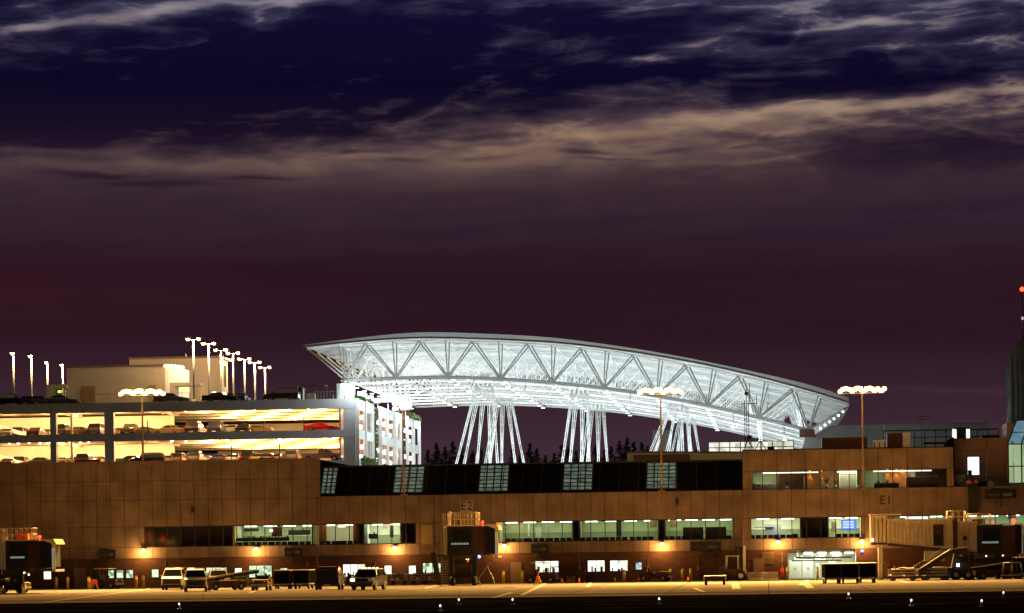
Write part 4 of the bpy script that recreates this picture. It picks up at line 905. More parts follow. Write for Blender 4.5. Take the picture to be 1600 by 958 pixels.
# floodlights at the garage corner, along the left springing
for i, (px, py, d, s) in enumerate([(538, 604, -2.5, .5), (565, 616, 8, .55), (577, 623, 20, .55), (590, 626, 30, .5), (606, 622, 40, .9), (622, 627, 50, .9), (633, 634, 60, .8)]):
    p = at(px, py, CY+d)
    g = empty('floodlight', p, 0, 'blazing white floodlight under the canopy, '+['on the garage corner post', 'first along the end wall', 'second along the end wall', 'third along the end wall', 'in the middle of the white glare', 'right of the middle of the glare', 'last along the end wall, by the mast'][i], 'floodlight', 'floodlights along the left springing')
    MB().box(p.x-s, p.x+s, p.y-.15, p.y+.15, p.z-s*.7, p.z+s*.7).build('housing', MT['steel'], g, bevel=.04)
    MB().box(p.x-s*.9, p.x+s*.9, p.y-.19, p.y-.155, p.z-s*.6, p.z+s*.6).build('lens', MT['cool'], g)
    MB().tube((p.x, p.y+.1, p.z-s*.7), (p.x, p.y+.1, zt-.5 if i == 0 else max(zt-1.2, p.z-3)), .08).build('stand', MT['steel'], g)
    point((p.x+1.2, p.y-.6, p.z+.2), 600 if i < 4 else 1500, COOL, g, .4)
# ---------------------------------------------------------------- tree-like clusters of white columns
def cluster(hx, hy, Y, spread, lab, seed, n=9, lean=0.0):
    p = at(hx, hy, Y); z0 = 7.0; rs = random.Random(seed)
    g = empty('column_cluster', (p.x, Y, z0), 0, lab, 'columns', 'leaning white column clusters under the canopy')
    zt_ = p.z; z15 = 14.9; k = (zt_-z0)/(zt_-z15)
    for i in range(n):
        t = 2*math.pi*(i+.3)/n; top = Vector((p.x+1.15*math.cos(t), Y+1.2*math.sin(t), zt_)); b15 = Vector((p.x+lean+spread*math.cos(t+.25), Y+spread*math.sin(t+.25), z15)); bot = top+(b15-top)*k
        m = MB()
        for dx in (-.13, .13): m.tube((bot.x+dx, bot.y, bot.z), (top.x+dx*.8, top.y, top.z), .055, .05, 6)
        for j in range(1, 14):
            q = bot+(top-bot)*j/14; m.box(q.x-.12, q.x+.12, q.y-.04, q.y+.04, q.z-.04, q.z+.04)
        m.build('column', MT['whitesteel'], g)
    m = MB()
    for i in range(5): m.box(p.x-1.4+i*.6, p.x-1.1+i*.6, Y-1.5, Y+1.5, zt_-.1, zt_+.6)
    m.box(p.x-1.5, p.x+1.5, Y-.2, Y+.2, zt_-.25, zt_+.1).build('column_head', MT['whitesteel'], g)
    for a, b_ in ((-3.4, -3.5), (3.4, -3.5)): point((p.x+a, Y+b_, z15-2.5), COL_E, COOL, g, .4)
    point((p.x, Y-7, z15+2.0), COL_E*.8, COOL, g, .4)
cluster(757, 603, 419, 3.0, 'left and nearer half of the leftmost column cluster', 1, 10, -1.2)
cluster(787, 622, 459, 3.2, 'right and farther half of the leftmost column cluster', 2, 9, .1)
cluster(906, 615, 419, 2.0, 'left half of the middle column cluster', 3, 8, -.7)
cluster(932, 638, 459, 2.1, 'right half of the middle column cluster', 4, 7, -.3)
cluster(1060, 629, 419, 3.2, 'left half of the rightmost column cluster', 5, 9, -1.3)
cluster(1073, 655, 459, 2.6, 'right half of the rightmost column cluster', 6, 7, -.2)
# ================================================================ MASTS ON THE TERMINAL EDGE
MT['mastpole'] = mat('weathered_mast', (.26, .20, .14), .7, var=.2)
def mast(px, py, pyb, n, w, lab, e, m, c, spread=True, ph_=2.0, tiers=2):
    p = at(px, py, FY-.6); zb = at(px, pyb, FY-.6).z
    g = empty('flood_mast', (p.x, FY-.6, zb), 0, lab, 'light mast', 'floodlight masts on the terminal edge')
    H = p.z-zb
    MB().tube((0, 0, 0), (0, 0, H+.2), .12, .07, 10).box(-.3, .3, -.3, .62, -.12, .0).build('pole', MT['mastpole'], g, True)
    MB().tube((-w/2, 0, H-.05), (w/2, 0, H-.05), .06, .06, 6).tube((-w/2, -.35, H-.05), (w/2, -.35, H-.05), .04, .04, 6).tube((0, -.35, H-.05), (0, 0, H-.05), .04).build('crossarm', MT['steel'], g, True)
    for i in range(n):
        x = -w/2+w*i/max(n-1, 1)+.04*math.sin(i*5.1); zo = H+.18+(.20 if i % 2 == 1 else 0)+(.28 if i in (2, 6, 10) else 0)
        hd = MB().box(x-.22, x+.22, -.12, .22, zo-.2, zo+.2).tube((x, 0, H-.05), (x, 0, zo-.2), .03, .03, 5).build('lamp_head', MT['steel'], g, True)
        MB().ball((x, -.2, zo-.03), .23, 12, 8, .9).build('lens', m, hd, True)
    point((p.x, FY-.9, p.z+.9), 2200 if e > 1e5 else 900, c, g, .5)     # back spill of the lamp cluster
    for dx, tx in ((-w/3, -16), (0, 0), (w/3, 16)):
        if e: spot((p.x+dx, FY-1.4, p.z-.1), (p.x+tx, FY-ph_*20, 0), e/3, c, 112, g, .35, .9)
mast(222, 618, 722, 15, 4.2, 'orange floodlight mast in front of the garage, leftmost', 330000, MT['sodium'], SOD)
mast(629, 641, 772, 3, 1.5, 'slim mast with small lamps by the garage end wall', 80000, emit('small_mast_lamp', (1, .85, .66), 9), SOD)
mast(1032, 616, 766, 15, 4.0, 'orange floodlight mast in front of the canopy truss', 330000, MT['sodium'], SOD)
mast(1347, 614, 762, 16, 4.2, 'orange floodlight mast right of the canopy tip', 330000, MT['sodium'], SOD)
# ================================================================ BACKGROUND BUILDINGS, RIGHT
def block(name, pa, pb, pt, Y, d, m, lab, zb=0.0, cat='building', cop=None, ptb=None):
    a, b = at(pa, pt, Y), at(pb, ptb or pt, Y); g = empty(name, ((a.x+b.x)/2, Y, zb), 0, lab, cat)
    MB().prism_y([(a.x, zb), (b.x, zb), (b.x, b.z), (a.x, a.z)], Y, Y+d).build('wall', m, g)
    MB().prism_y([(a.x-.08, a.z), (b.x+.08, b.z), (b.x+.08, b.z+.15), (a.x-.08, a.z+.15)], Y-.08, Y+d+.08).build('coping', cop or MT['greywall'], g)
    return g
block('plant_building', 1262, 1382, 668.5, 440, 12, MT['greywall'], 'dull brown-grey plant building behind the right tip of the canopy', ptb=664.5)
block('screen_building', 1382, 1546, 664, 436, 12, MT['ribwall'], 'ribbed grey screen building behind the rooftop railing', ptb=661.5)
block('far_block', 1019, 1050, 673.5, 500, 10, MT['greywall'], 'faint grey block behind the rightmost column cluster', cop=MT['greywall'])
g = block('low_roof_building', 980, 1160, 707.5, 330, 9, mat('olive_cladding', (.72, .74, .58), .8, var=.1), 'pale olive low rooftop building above the dark sloping roof', 9.0)
a = at(990, 716, 329.7); b = at(1078, 716, 329.7); MB().box(a.x, b.x, 329.6, 329.95, a.z-1, a.z+.35).build('low_panel', MT['panel_dark'], g)
# glowing glazed link
Y = 388; a, b = at(1107, 691, Y), at(1240, 689, Y); zb_ = at(1150, 708, Y).z
g = empty('glazed_link', ((a.x+b.x)/2, Y, zb_), 0, 'brightly lit pale glazed link under the right end of the canopy', 'building')
MB().box(a.x, b.x, Y+.2, Y+6, 8, a.z).build('wall', MT['white'], g); fr = MB()
for k in range(9): xx = a.x+(b.x-a.x)*k/8; fr.box(xx-.06, xx+.06, Y, Y+.2, zb_-3, a.z)
for q in (0, .5, 1): fr.box(a.x, b.x, Y-.02, Y+.2, zb_+(a.z-zb_)*q-.05, zb_+(a.z-zb_)*q+.05)
fr.build('frame', MT['steel'], g)
MB().quad((a.x, Y+.1, zb_-3), (b.x, Y+.1, zb_-3), (b.x, Y+.1, a.z), (a.x, Y+.1, a.z)).build('glazing', litwin('glazed_link_glow', (.55,.58,.42), (1,1,.86), 1.0, .9, 2.1, (1,1,1.6)), g, fix=False)
# control tower shaft and its mast
Y = 450
g = empty('tower_shaft', (at(1592, 600, Y).x, Y, 0), 0, 'stained concrete tower shaft at the right edge', 'tower')
MT['stained'] = mat('stained_concrete', (.36, .42, .38), .85, var=.5, scale=.25)
for pa, pb, pt, dy in ((1578, 1640, 556, 0), (1586, 1640, 541, 1.0), (1595, 1640, 530, 2.0)):
    a, b = at(pa, pt, Y), at(pb, pt, Y); MB().box(a.x, b.x, Y+dy, Y+8, 0, a.z).build('wall', MT['stained'] if dy < 2 else MT['greywall'], g)
rb = MB()
for px in (1582, 1590, 1597): xx = at(px, 600, Y).x; rb.box(xx-.12, xx+.12, Y-.12, Y-.003, 12, at(px, 558, Y).z)
rb.build('pilaster', MT['greywall'], g)
p = at(1597, 452, Y+4); q = at(1597, 530, Y+4)
g = empty('beacon_mast', (p.x, Y+4, q.z), 0, 'thin mast with a red beacon above the tower shaft', 'mast')
MB().tube((p.x, p.y, q.z-1), (p.x, p.y, p.z), .10, .05, 6).build('pole', MT['blackpaint'], g); MB().ball(p, .33, 10, 6).build('beacon', MT['red'], g)
w_ = at(1598, 497, Y+4); MB().ball(w_, .3, 10, 6).build('radome', MT['white'], g); point(tuple(w_+Vector((-.3,-1.6,-.8))), 60, (1,1,1), g, .2)
# ---------------------------------------------------------------- things on the right roofs
RY = FY+6; zr_ = uz1-.06
def unit(name, pa, pb, pt, pb_, Y, d, m, lab, cat, extra=True):
    a, b = at(pa, pt, Y), at(pb, pt, Y); zb = min(at((pa+pb)/2, pb_, Y).z, a.z-.3); g = empty(name, ((a.x+b.x)/2, Y, zb), 0, lab, cat)
    MB().box(a.x, b.x, Y, Y+d, zb, a.z).build('casing', m, g, bevel=.04)
    if extra:
        gr = MB(); n = max(2, int((b.x-a.x)/.35))
        for k in range(n): xx = a.x+.12+(b.x-a.x-.24)*k/(n-1); gr.box(xx-.05, xx+.05, Y-.03, Y+.0, zb+(a.z-zb)*.25, zb+(a.z-zb)*.8)
        gr.build('grille', MT['frame'], g)
    return g
unit('roof_unit', 1284, 1355, 684, 704, RY, 3, MT['brown'], 'long low brown roof unit left of the right mast', 'roof unit')
unit('roof_unit', 1364, 1384, 688, 704, RY-1, 1.5, MT['white'], 'small white roof unit right of the mast', 'roof unit')
unit('roof_unit', 1386, 1410, 677, 703, RY+1, 2, MT['brown'], 'tall brown roof unit left of the white vent', 'roof unit')
unit('roof_vent', 1411, 1423, 676, 703, RY, 1, MT['white'], 'pale vent box beside the tall brown unit', 'vent', False)
g = unit('roof_unit', 1490, 1515, 668, 700, dY+1.5, 3, MT['blackpaint'], 'black roof unit with glowing side panels', 'roof unit')
a = at(1492, 670, dY+1.4)
MB().box(a.x-.25, a.x+.15, dY+1.36, dY+1.4, a.z-1.0, a.z-.05).box(a.x+1.1, a.x+1.45, dY+1.36, dY+1.4, a.z-1.0, a.z-.05).build('glowing_panel', MT['paper'], g)
unit('roof_unit', 1517, 1532, 683, 700, dY+2, 2, MT['steel'], 'low pale roof unit right of the black one', 'roof unit')
unit('roof_unit', 1534, 1562, 680, 700, dY+2, 2, MT['blackpaint'], 'low black roof unit near the glazed bay', 'roof unit')
g = empty('pipe_railing', (at(1382, 690, RY+3).x, RY+3, zr_), 0, 'long dark pipe railing across the right roof', 'railing'); m = MB()
xa, xb = at(1380, 690, RY+3).x, at(1560, 690, RY+3).x; zq = at(1460, 672, RY+3).z
for k in range(12): xx = xa+(xb-xa)*k/11; m.tube((xx, RY+3, zr_), (xx, RY+3, zq), .05, .05, 6)
m.build('post', MT['blackpaint'], g); MB().tube((xa, RY+3, zq), (xb, RY+3, zq), .06, .06, 6).tube((xa, RY+3, zq-.7), (xb, RY+3, zq-.7), .05, .05, 6).tube((xa+4, RY+3, zq-1.3), (xb, RY+3, zq-1.3), .12, .12, 6).build('rail', MT['blackpaint'], g)
def antenna(px, pt, pb, Y, lab, arms, r=.04, cat='antenna'):
    a = at(px, pt, Y); b = at(px, pb, Y); g = empty('antenna', (a.x, Y, b.z), 0, lab, cat)
    MB().tube((a.x, Y, b.z), (a.x, Y, a.z), r, r*.6, 6).build('pole', MT['blackpaint'], g); m = MB()
    for (py, w) in arms: z = at(px, py, Y).z; m.tube((a.x-w, Y, z), (a.x+w, Y, z), r*.6, r*.6, 5)
    m.build('crossbar', MT['blackpaint'], g); return g
antenna(1440, 647, 704, RY, 'thin dark antenna with crossbars above the lounge roof', [(651, .9), (655, .6)])
# lattice radio mast in front of the canopy
Y = FY+4; a = at(1166, 604, Y); zb = zr_; g = empty('lattice_mast', (a.x, Y, zb), 0, 'dark lattice radio mast with whip antennas in front of the canopy', 'antenna')
m = MB(); w = .22
for dx, dy in ((-w, 0), (w, 0), (0, w*1.6)): m.tube((a.x+dx, Y+dy, zb), (a.x+dx*.8, Y+dy*.8, at(1166, 625, Y).z), .035, .035, 5)
k = zb
while k < at(1166, 625, Y).z-.5: m.tube((a.x-w, Y, k), (a.x+w, Y, k+.35), .02, .02, 4).tube((a.x+w, Y, k+.35), (a.x-w, Y, k+.7), .02, .02, 4); k += .7
m.tube((a.x, Y, at(1166, 625, Y).z), (a.x, Y, a.z), .04, .025, 5).build('lattice', MT['blackpaint'], g)
for (px, pt, pb_) in ((1171, 598, 632), (1182, 617, 632)): q = at(px, pt, Y); r_ = at(px, pb_, Y); MB().tube(r_, q, .04, .03, 5).build('whip', MT['blackpaint'], g)
q = at(1166, 631, Y); MB().tube((q.x-.5, Y, q.z), (q.x+1.1, Y, q.z), .04, .04, 5).box(q.x+.1, q.x+.5, Y-.2, Y+.1, at(1166, 686, Y).z, at(1166, 680, Y).z).ball((a.x, Y, at(1166, 615, Y).z), .2, 8, 5).build('fittings', MT['blackpaint'], g)
m = MB()
for px in (1163, 1180): q = at(px, 701, Y); m.tube((a.x, Y, at(1166, 685, Y).z), (q.x, Y, zb), .05, .05, 5)
m.build('brace', MT['blackpaint'], g)
a = at(1188, 682, Y); g = empty('tripod_antenna', (a.x, Y, zb), 0, 'small dark tripod antenna right of the lattice mast', 'antenna')
MB().tube((a.x, Y, zb+.9), (a.x, Y, a.z), .05, .04, 5).box(a.x-.3, a.x-.15, Y-.1, Y+.1, a.z-.35, a.z-.05).build('pole', MT['blackpaint'], g)
for dx, dy in ((-.7, 0), (.7, 0), (0, .6)): MB().tube((a.x, Y, zb+1.1), (a.x+dx, Y+dy, zb), .045, .045, 5).build('leg', MT['blackpaint'], g)
unit('roof_hatch', 1199, 1210, 698, 703, FY+3, 1, MT['blackpaint'], 'low black hatch on the brown lounge roof', 'hatch', False)
# small things on the garage roof
def tshed():
    a = at(457, 609, GY+12); b = at(473, 609, GY+12); g = empty('pay_booth', (a.x, GY+12, f3), 0, 'small tan shed on the garage roof right of the black car', 'shed')
    MB().box(a.x, b.x, GY+12, GY+13.6, f3, a.z).build('wall', MT['stucco2'], g); MB().box(a.x-.1, b.x+.1, GY+11.9, GY+13.7, a.z, a.z+.15).build('roof', MT['brown'], g); MB().box(b.x-.6, b.x-.1, GY+11.96, GY+11.997, f3+.1, f3+1.3).build('door', MT['brown'], g)
tshed()
g = empty('wire_cage', (at(490, 600, GY+10).x, GY+10, f3), 0, 'dark open wire frame on the garage roof near the canopy foot', 'frame'); m = MB()
xa, xb, za = at(466, 602, GY+10).x, at(507, 602, GY+10).x, at(480, 602, GY+10).z
for xx in (xa, xb): 
    for yy in (GY+10, GY+13): m.tube((xx, yy, f3), (xx, yy, za), .04, .04, 5)
m.tube((xa, GY+10, za), (xb, GY+10, za), .04, .04, 5).tube((xa, GY+13, za), (xb, GY+13, za), .04, .04, 5).tube((xa, GY+10, za), (xa, GY+13, za), .04, .04, 5).tube((xb, GY+10, za), (xb, GY+13, za), .04, .04, 5)
m.build('frame', MT['blackpaint'], g)
m = MB(); q = at(469, 604, GY+10.5); m.box(q.x-.35, q.x+.35, GY+10.5, GY+11, f3, q.z); m.build('cabinet', MT['blackpaint'], g)
a = at(478, 616, GY+5); b = at(492, 616, GY+5); tag(MB().box(a.x, b.x, GY+5, GY+6, f3, a.z).box(a.x+.2, b.x-.1, GY+4.8, GY+5, f3+.3, a.z+.1).build('equipment_box', MT['stucco2'], bevel=.05), 'low pale equipment box inside the wire frame', 'box')
m = MB(); xa, xb = at(492, 618, GY+2).x, at(530, 618, GY+2).x
for k in range(9): xx = xa+(xb-xa)*k/8; m.tube((xx, GY+2, f3), (xx, GY+2, f3+1.2), .035, .035, 5)
m.tube((xa, GY+2, f3+1.2), (xb, GY+2, f3+1.2), .035, .035, 5); tag(m.build('guard_rail', MT['steel']), 'thin guard rail at the garage roof edge beside the canopy foot', 'railing')
# ================================================================ CONIFERS
def conifer(h, seed, full):
    rs = random.Random(seed); g = empty('conifer_tree', (0, 0, 0), 0)
    MB().tube((0, 0, 0), (0, 0, h*.96), h*.014, .03, 7).build('trunk', MT['bark'], g, True)
    m = MB(); z = h*.10
    while z < h:
        t = (z-h*.1)/(h*.9); rmax = full*h*(1-t)**1.05*rs.uniform(.5, 1.25)+.05
        for i in range(6):
            a = rs.random()*6.28; r = rmax*rs.uniform(.55, 1.15); steps = max(2, int(r/.5))
            for j in range(1, steps+1):
                rr = r*j/steps; c = Vector((rr*math.cos(a), rr*math.sin(a), z-rr*.45+rs.uniform(-.2, .2)))
                for q in range(3):
                    s = rs.uniform(.3, .62)*(1.1-.6*j/steps)*(.3+.9*(1-t))+.05; u = Vector((math.cos(a)+rs.gauss(0, .5), math.sin(a)+rs.gauss(0, .5), rs.gauss(-.2, .3))).normalized()*s; v = Vector((rs.gauss(0, .5), rs.gauss(0, .5), -1)).normalized()*s*.8
                    o = Vector((rs.uniform(-.4, .4), rs.uniform(-.4, .4), rs.uniform(-.2, .2)))*(.2+.8*(1-t)); m.add([c+o-u, c+o+v, c+o+u], [(0, 1, 2)])
        z += h*.013*rs.uniform(.6, 1.3)
    m.build('crown', MT['foliage'], g, True, fix=False); return g
TY = 640
tl_ = [(668,702,0),(682,692,1),(695,699,2),(707,689,0),(722,698,1),(738,705,2),(752,700,0),(800,702,1),(814,705,2),(828,693,1),(838,700,0),(852,712,2),(866,708,1),(878,694,0),(888,699,2),(900,704,1),(916,700,0),(930,696,2),(944,703,1),(955,697,0),(968,690,2),(980,684,1),(990,690,0),(1003,691,1),(1012,698,2),(1088,700,0),(1100,704,1)]
protos = [conifer(20, 1, .27), conifer(20, 2, .22), conifer(20, 3, .33)]
lbl_t = lambda px: 'left of the leftmost column cluster' if px < 708 else 'seen through the leftmost column cluster' if px < 810 else 'between the leftmost and middle clusters' if px < 874 else 'seen through the middle column cluster' if px < 950 else 'right of the middle column cluster' if px < 1020 else 'seen through the rightmost column cluster'
used = [False]*3; cnt = {}; tot = {}
for px, py, k in tl_: tot[lbl_t(px)] = tot.get(lbl_t(px), 0)+1
for px, py, k in tl_:
    YY = TY+((px*37) % 50); p = at(px, py, YY); w = lbl_t(px); cnt[w] = cnt.get(w, 0)+1
    names = ['leftmost', 'second from left', 'third from left', 'fourth from left', 'fifth from left', 'sixth from left', 'seventh from left', 'eighth from left']
    lab = 'dark conifer %s, %s of %d' % (w, names[cnt[w]-1], tot[w])
    o = protos[k] if not used[k] else copy_tree(protos[k]); used[k] = True
    o.location = (p.x, YY, 0); s = p.z/20; o.scale = (s*1.6, s*1.6, s); o.rotation_euler = (0, 0, px); tag(o, lab, 'tree', 'far conifers under the canopy')
# ================================================================ VEHICLES
PROF = {
 'sedan': dict(L=4.7, w=.88, belt=.95, p=[(-2.35,.32),(-2.36,.62),(-2.2,.78),(-1.05,.93),(-.35,1.38),(.15,1.44),(.85,1.40),(1.55,1.04),(2.25,1.0),(2.35,.85),(2.33,.34)], ws=(3,4), rw=(6,7), wb=1.38, wr=.33),
 'coupe': dict(L=4.7, w=.9, belt=.88, p=[(-2.35,.30),(-2.37,.55),(-2.1,.74),(-.9,.86),(-.1,1.24),(.35,1.28),(.9,1.20),(1.75,.98),(2.3,.95),(2.35,.6),(2.3,.32)], ws=(3,4), rw=(6,7), wb=1.4, wr=.34),
 'suv': dict(L=4.7, w=.93, belt=1.08, p=[(-2.3,.4),(-2.35,.8),(-2.2,1.0),(-1.15,1.12),(-.55,1.72),(0,1.80),(1.8,1.78),(2.25,1.15),(2.35,.9),(2.32,.42)], ws=(3,4), rw=(6,7), wb=1.4, wr=.38),
 'van': dict(L=5.1, w=.98, belt=1.15, p=[(-2.5,.4),(-2.56,.85),(-2.4,1.1),(-1.75,1.25),(-1.0,1.92),(-.4,2.02),(2.3,2.0),(2.5,1.8),(2.55,.42)], ws=(3,4), rw=(6,7), wb=1.6, wr=.37),
 'pickup': dict(L=5.3, w=.95, belt=1.08, p=[(-2.6,.45),(-2.65,.85),(-2.5,1.03),(-1.4,1.12),(-.8,1.68),(-.4,1.76),(.35,1.74),(.5,1.12),(2.6,1.10),(2.63,.85),(2.6,.48)], ws=(3,4), rw=(6,7), wb=1.72, wr=.40),
}
def paint(name, c, coat=.6): return mat(name, c, .35, .0, .04, coat=coat)
PT = {'red': paint('red_paint', (.8, .03, .015)), 'black': paint('black_car_paint', (.012, .012, .014)), 'white': paint('white_car_paint', (.46, .44, .40)), 'silver': paint('silver_paint', (.24, .24, .24)),
 'tan': paint('tan_paint', (.16, .11, .06)), 'maroon': paint('maroon_paint', (.10, .012, .012)), 'blue': paint('navy_paint', (.02, .03, .08)), 'grey': paint('grey_paint', (.12, .12, .12)), 'green': paint('dark_green_paint', (.02, .05, .03)),
 'mauve': paint('mauve_paint', (.30, .16, .17)), 'gold': paint('gold_paint', (.22, .15, .06))}
TAIL = mat('tail_lamp', (.35, .015, .01), .25, var=0); HEAD = mat('lamp_glass', (.75, .75, .70), .12, var=0, spec=.8); PLATE = mat('number_plate', (.7, .7, .66), .5, var=0)
def make_car(kind, pm, headlit=False):
    d = PROF[kind]; p = d['p']; w = d['w']; belt = d['belt']; top = max(q[1] for q in p)
    hw = lambda z: w*(1-.05*max(0, (.6-z)/.6)) if z <= belt else w*(1-.24*((z-belt)/(top-belt))**1.1)
    g = empty('parked_car' if kind in ('sedan', 'coupe', 'suv') else ('pickup_truck' if kind == 'pickup' else 'parked_van'), (0,0,0))
    n = len(p); vs = [(-hw(z), y, z) for y, z in p]+[(hw(z), y, z) for y, z in p]
    m = MB()
    # sides cut at the belt so they bend there
    lo = [i for i in range(n) if p[i][1] <= belt+.16]; hi = [i for i in range(n) if p[i][1] > belt+.16]
    m.add(vs, [(i, i+1, n+i+1, n+i) for i in range(n-1)]+[(n-1, 0, n, 2*n-1)]+[tuple(lo), tuple(n+i for i in reversed(lo))]+([tuple([hi[0]-1]+hi+[hi[-1]+1]), tuple(n+i for i in reversed([hi[0]-1]+hi+[hi[-1]+1]))]))
    body = m.build('body', pm, g, True, .05)
    # glass
    for a, b in (d['ws'], d['rw']):
        gl = MB()
        (ya, za), (yb, zb) = p[a], p[b]; nv = Vector((0, -(zb-za), (yb-ya))); nv = nv.normalized()*.012
        if nv.z < 0: nv = -nv
        f = lambda t, s: Vector((s*(hw(za+(zb-za)*t)-.08), ya+(yb-ya)*t, za+(zb-za)*t))+nv
        gl.quad(f(.1, -1), f(.1, 1), f(.92, 1), f(.92, -1))
        gl.build('windscreen' if a == d['ws'][0] else 'rear_window', MT['carglass'], g, True, fix=False)
    ya, za = p[d['ws'][0]]; yb, zb = p[d['ws'][1]]; yc, zc = p[d['rw'][0]]; yd, zd = p[d['rw'][1]]
    zt_ = top-.1; z0 = max(za, zd if kind != 'suv' and kind != 'van' else za)+.04
    yA = ya+(yb-ya)*((z0-za)/(zb-za))+.12; yB = ya+(yb-ya)*min(1, ((zt_-za)/(zb-za)))+.12; yC = yc-.06; yD = yd+(yc-yd)*((z0-zd)/(zc-zd) if zc != zd else 0)-.14
    ym = (yA+yD)/2+.1
    for s in (-1, 1):
        sg = MB(); e = lambda y, z: (s*(hw(z)+.012), y, z)
        sg.quad(e(yA, z0), e(ym-.05, z0), e(ym-.05, zt_), e(yB, zt_)); sg.quad(e(ym+.05, z0), e(yD, z0), e(min(yC, yD), zt_), e(ym+.05, zt_))
        sg.build('side_window', MT['carglass'], g, True, fix=False)
    for s in (-1, 1):
        for yw in (-d['wb'], d['wb']-.02):
            t = MB().tube((s*(w-.2), yw, d['wr']), (s*(w+.015), yw, d['wr']), d['wr'], d['wr'], 16).build('wheel', MT['black'], g, True)
            MB().tube((s*(w+.0), yw, d['wr']), (s*(w+.03), yw, d['wr']), d['wr']*.62, d['wr']*.55, 12).build('rim', MT['chrome'], t, True)
        zf = p[1][1]; hl = MB().box(s*w*.92, s*w*.60, -d['L']/2-.06, -d['L']/2+.12, zf-.04, zf+.13).build('headlight', MT['headlight'] if headlit and s < 0 else HEAD, g, True)
        zr_ = p[-2][1]; MB().box(s*w*.95, s*w*.68, d['L']/2-.1, d['L']/2+.04, zr_-.05, zr_+(.3 if kind in ('suv', 'van') else .1)).build('tail_light', TAIL, g, True)
        MB().box(s*(w+.02), s*(w+.2), yA+.02, yA+.16, z0-.02, z0+.13).build('wing_mirror', pm, g, True)
    MB().box(-w*.95, w*.95, -d['L']/2-.08, -d['L']/2+.1, .3, .5).build('front_bumper', MT['blackpaint'], g, True, .03); MB().box(-w*.95, w*.95, d['L']/2-.1, d['L']/2+.08, .32, .52).build('rear_bumper', MT['blackpaint'], g, True, .03)
    MB().box(-w*(.82 if kind == 'van' else .5), w*(.82 if kind == 'van' else .5), -d['L']/2-.07, -d['L']/2+.05, p[1][1]-(.3 if kind == 'van' else .08), p[1][1]+(.14 if kind == 'van' else .06)).build('grille', MT['frame'], g, True)
    MB().box(-.26, .26, d['L']/2+.081, d['L']/2+.095, .36, .48).build('number_plate', PLATE, g, True)
    if kind == 'pickup':
        MB().box(-w+.12, w-.12, .6, 2.5, 1.105, 1.125).build('cargo_bed', MT['frame'], g, True)
    return g
PC = {}
def car(kind, col, loc, rz, lab, group=None, cat=None):
    k = (kind, col)
    if k not in PC: PC[k] = g = make_car(kind, PT[col])
    else: g = copy_tree(PC[k])
    g.location = loc; g.rotation_euler = (0, 0, rz); tag(g, lab, cat or {'pickup': 'pickup truck', 'van': 'van'}.get(kind, 'car'), group); return g
FR, RE, RT, LT = 0.0, math.pi, R(90), R(-90)     # nose towards us / away / to the right / to the left
GG = ['cars on the upper lit garage level', 'cars on the lower lit garage level', 'cars on the garage roof']
up = [(12,'sedan','grey',RE,4,'grey sedan at the far left by the ramp'),(33,'suv','white',RE,9,'white car behind the ramp on the upper level'),(58,'sedan','maroon',RE,2,'maroon sedan in the leftmost upper bay'),(72,'sedan','tan',RE,8,'tan sedan between two columns'),(98,'suv','black',RE,2,'black car seen from behind next to the slim white column'),(121,'sedan','gold',LT,3,'gold sedan in the bay left of the broad column'),(136,'sedan','silver',RE,8,'silver sedan further back left of the broad column'),(153,'suv','grey',RE,2,'grey car touching the broad column, upper level'),
 (183,'sedan','tan',RE,8,'tan sedan partly behind the pale truck'),(204,'pickup','gold',RE,2,'pale gold truck right of the broad column'),(222,'coupe','tan',LT,3,'low tan coupe at the thin sign post'),(264,'sedan','gold',LT,3,'gold sedan in front of the glaring white back wall'),(284,'sedan','tan',RE,3,'tan sedan left of the tall black car'),(305,'suv','black',RE,1.8,'tall black car seen from behind, upper level'),(321,'sedan','white',RE,10,'white car between two tall dark ones'),(340,'suv','blue',RE,1.8,'navy tall car in the middle of the long bay'),(363,'sedan','white',RE,5,'white sedan left of the low black sedan'),(382,'sedan','black',RE,1.8,'low black sedan near the middle post'),(399,'coupe','gold',LT,6,'gold coupe at the end of the row, upper level')]
lo = [(14,'sedan','black',RE,4,'black sedan under the ramp at the far left'),(34,'suv','tan',RE,9,'tan car under the ramp'),(60,'sedan','grey',LT,3,'grey sedan in the leftmost lower bay'),(97,'sedan','gold',RE,2.5,'gold sedan left of the slim white column, lower level'),(119,'sedan','silver',RE,2.2,'silver sedan right of the slim white column'),(132,'suv','black',RE,2.2,'black car two places left of the broad column'),(153,'sedan','maroon',RE,2,'maroon sedan touching the broad column, lower level'),(184,'coupe','silver',LT,7,'silver coupe right of the broad column, lower level'),(203,'sedan','green',LT,2.5,'dark green sedan under the mast head'),(231,'suv','black',LT,2.2,'black long car crossed by the mast pole'),(262,'sedan','silver',RE,3,'silver sedan right of the mast pole'),(280,'suv','gold',RE,5,'gold car further back, lower level'),(306,'suv','grey',RE,1.8,'grey tall car with rear window lit, lower level'),(322,'sedan','white',RE,8,'white sedan between two dark cars, lower level'),(343,'sedan','blue',RE,1.8,'navy sedan in the middle of the lower long bay'),(366,'sedan','white',RE,3,'white sedan right of the navy sedan'),(389,'suv','black',RE,4,'black car near the middle of the lower bay'),(403,'sedan','gold',RE,2.2,'gold sedan left of a low dark sedan'),(420,'sedan','black',RE,2,'black sedan in front of the gold one'),(441,'sedan','tan',RE,3,'tan sedan crossed by a thin black post'),(457,'suv','grey',RE,1.8,'grey tall car behind the mauve pickup')]
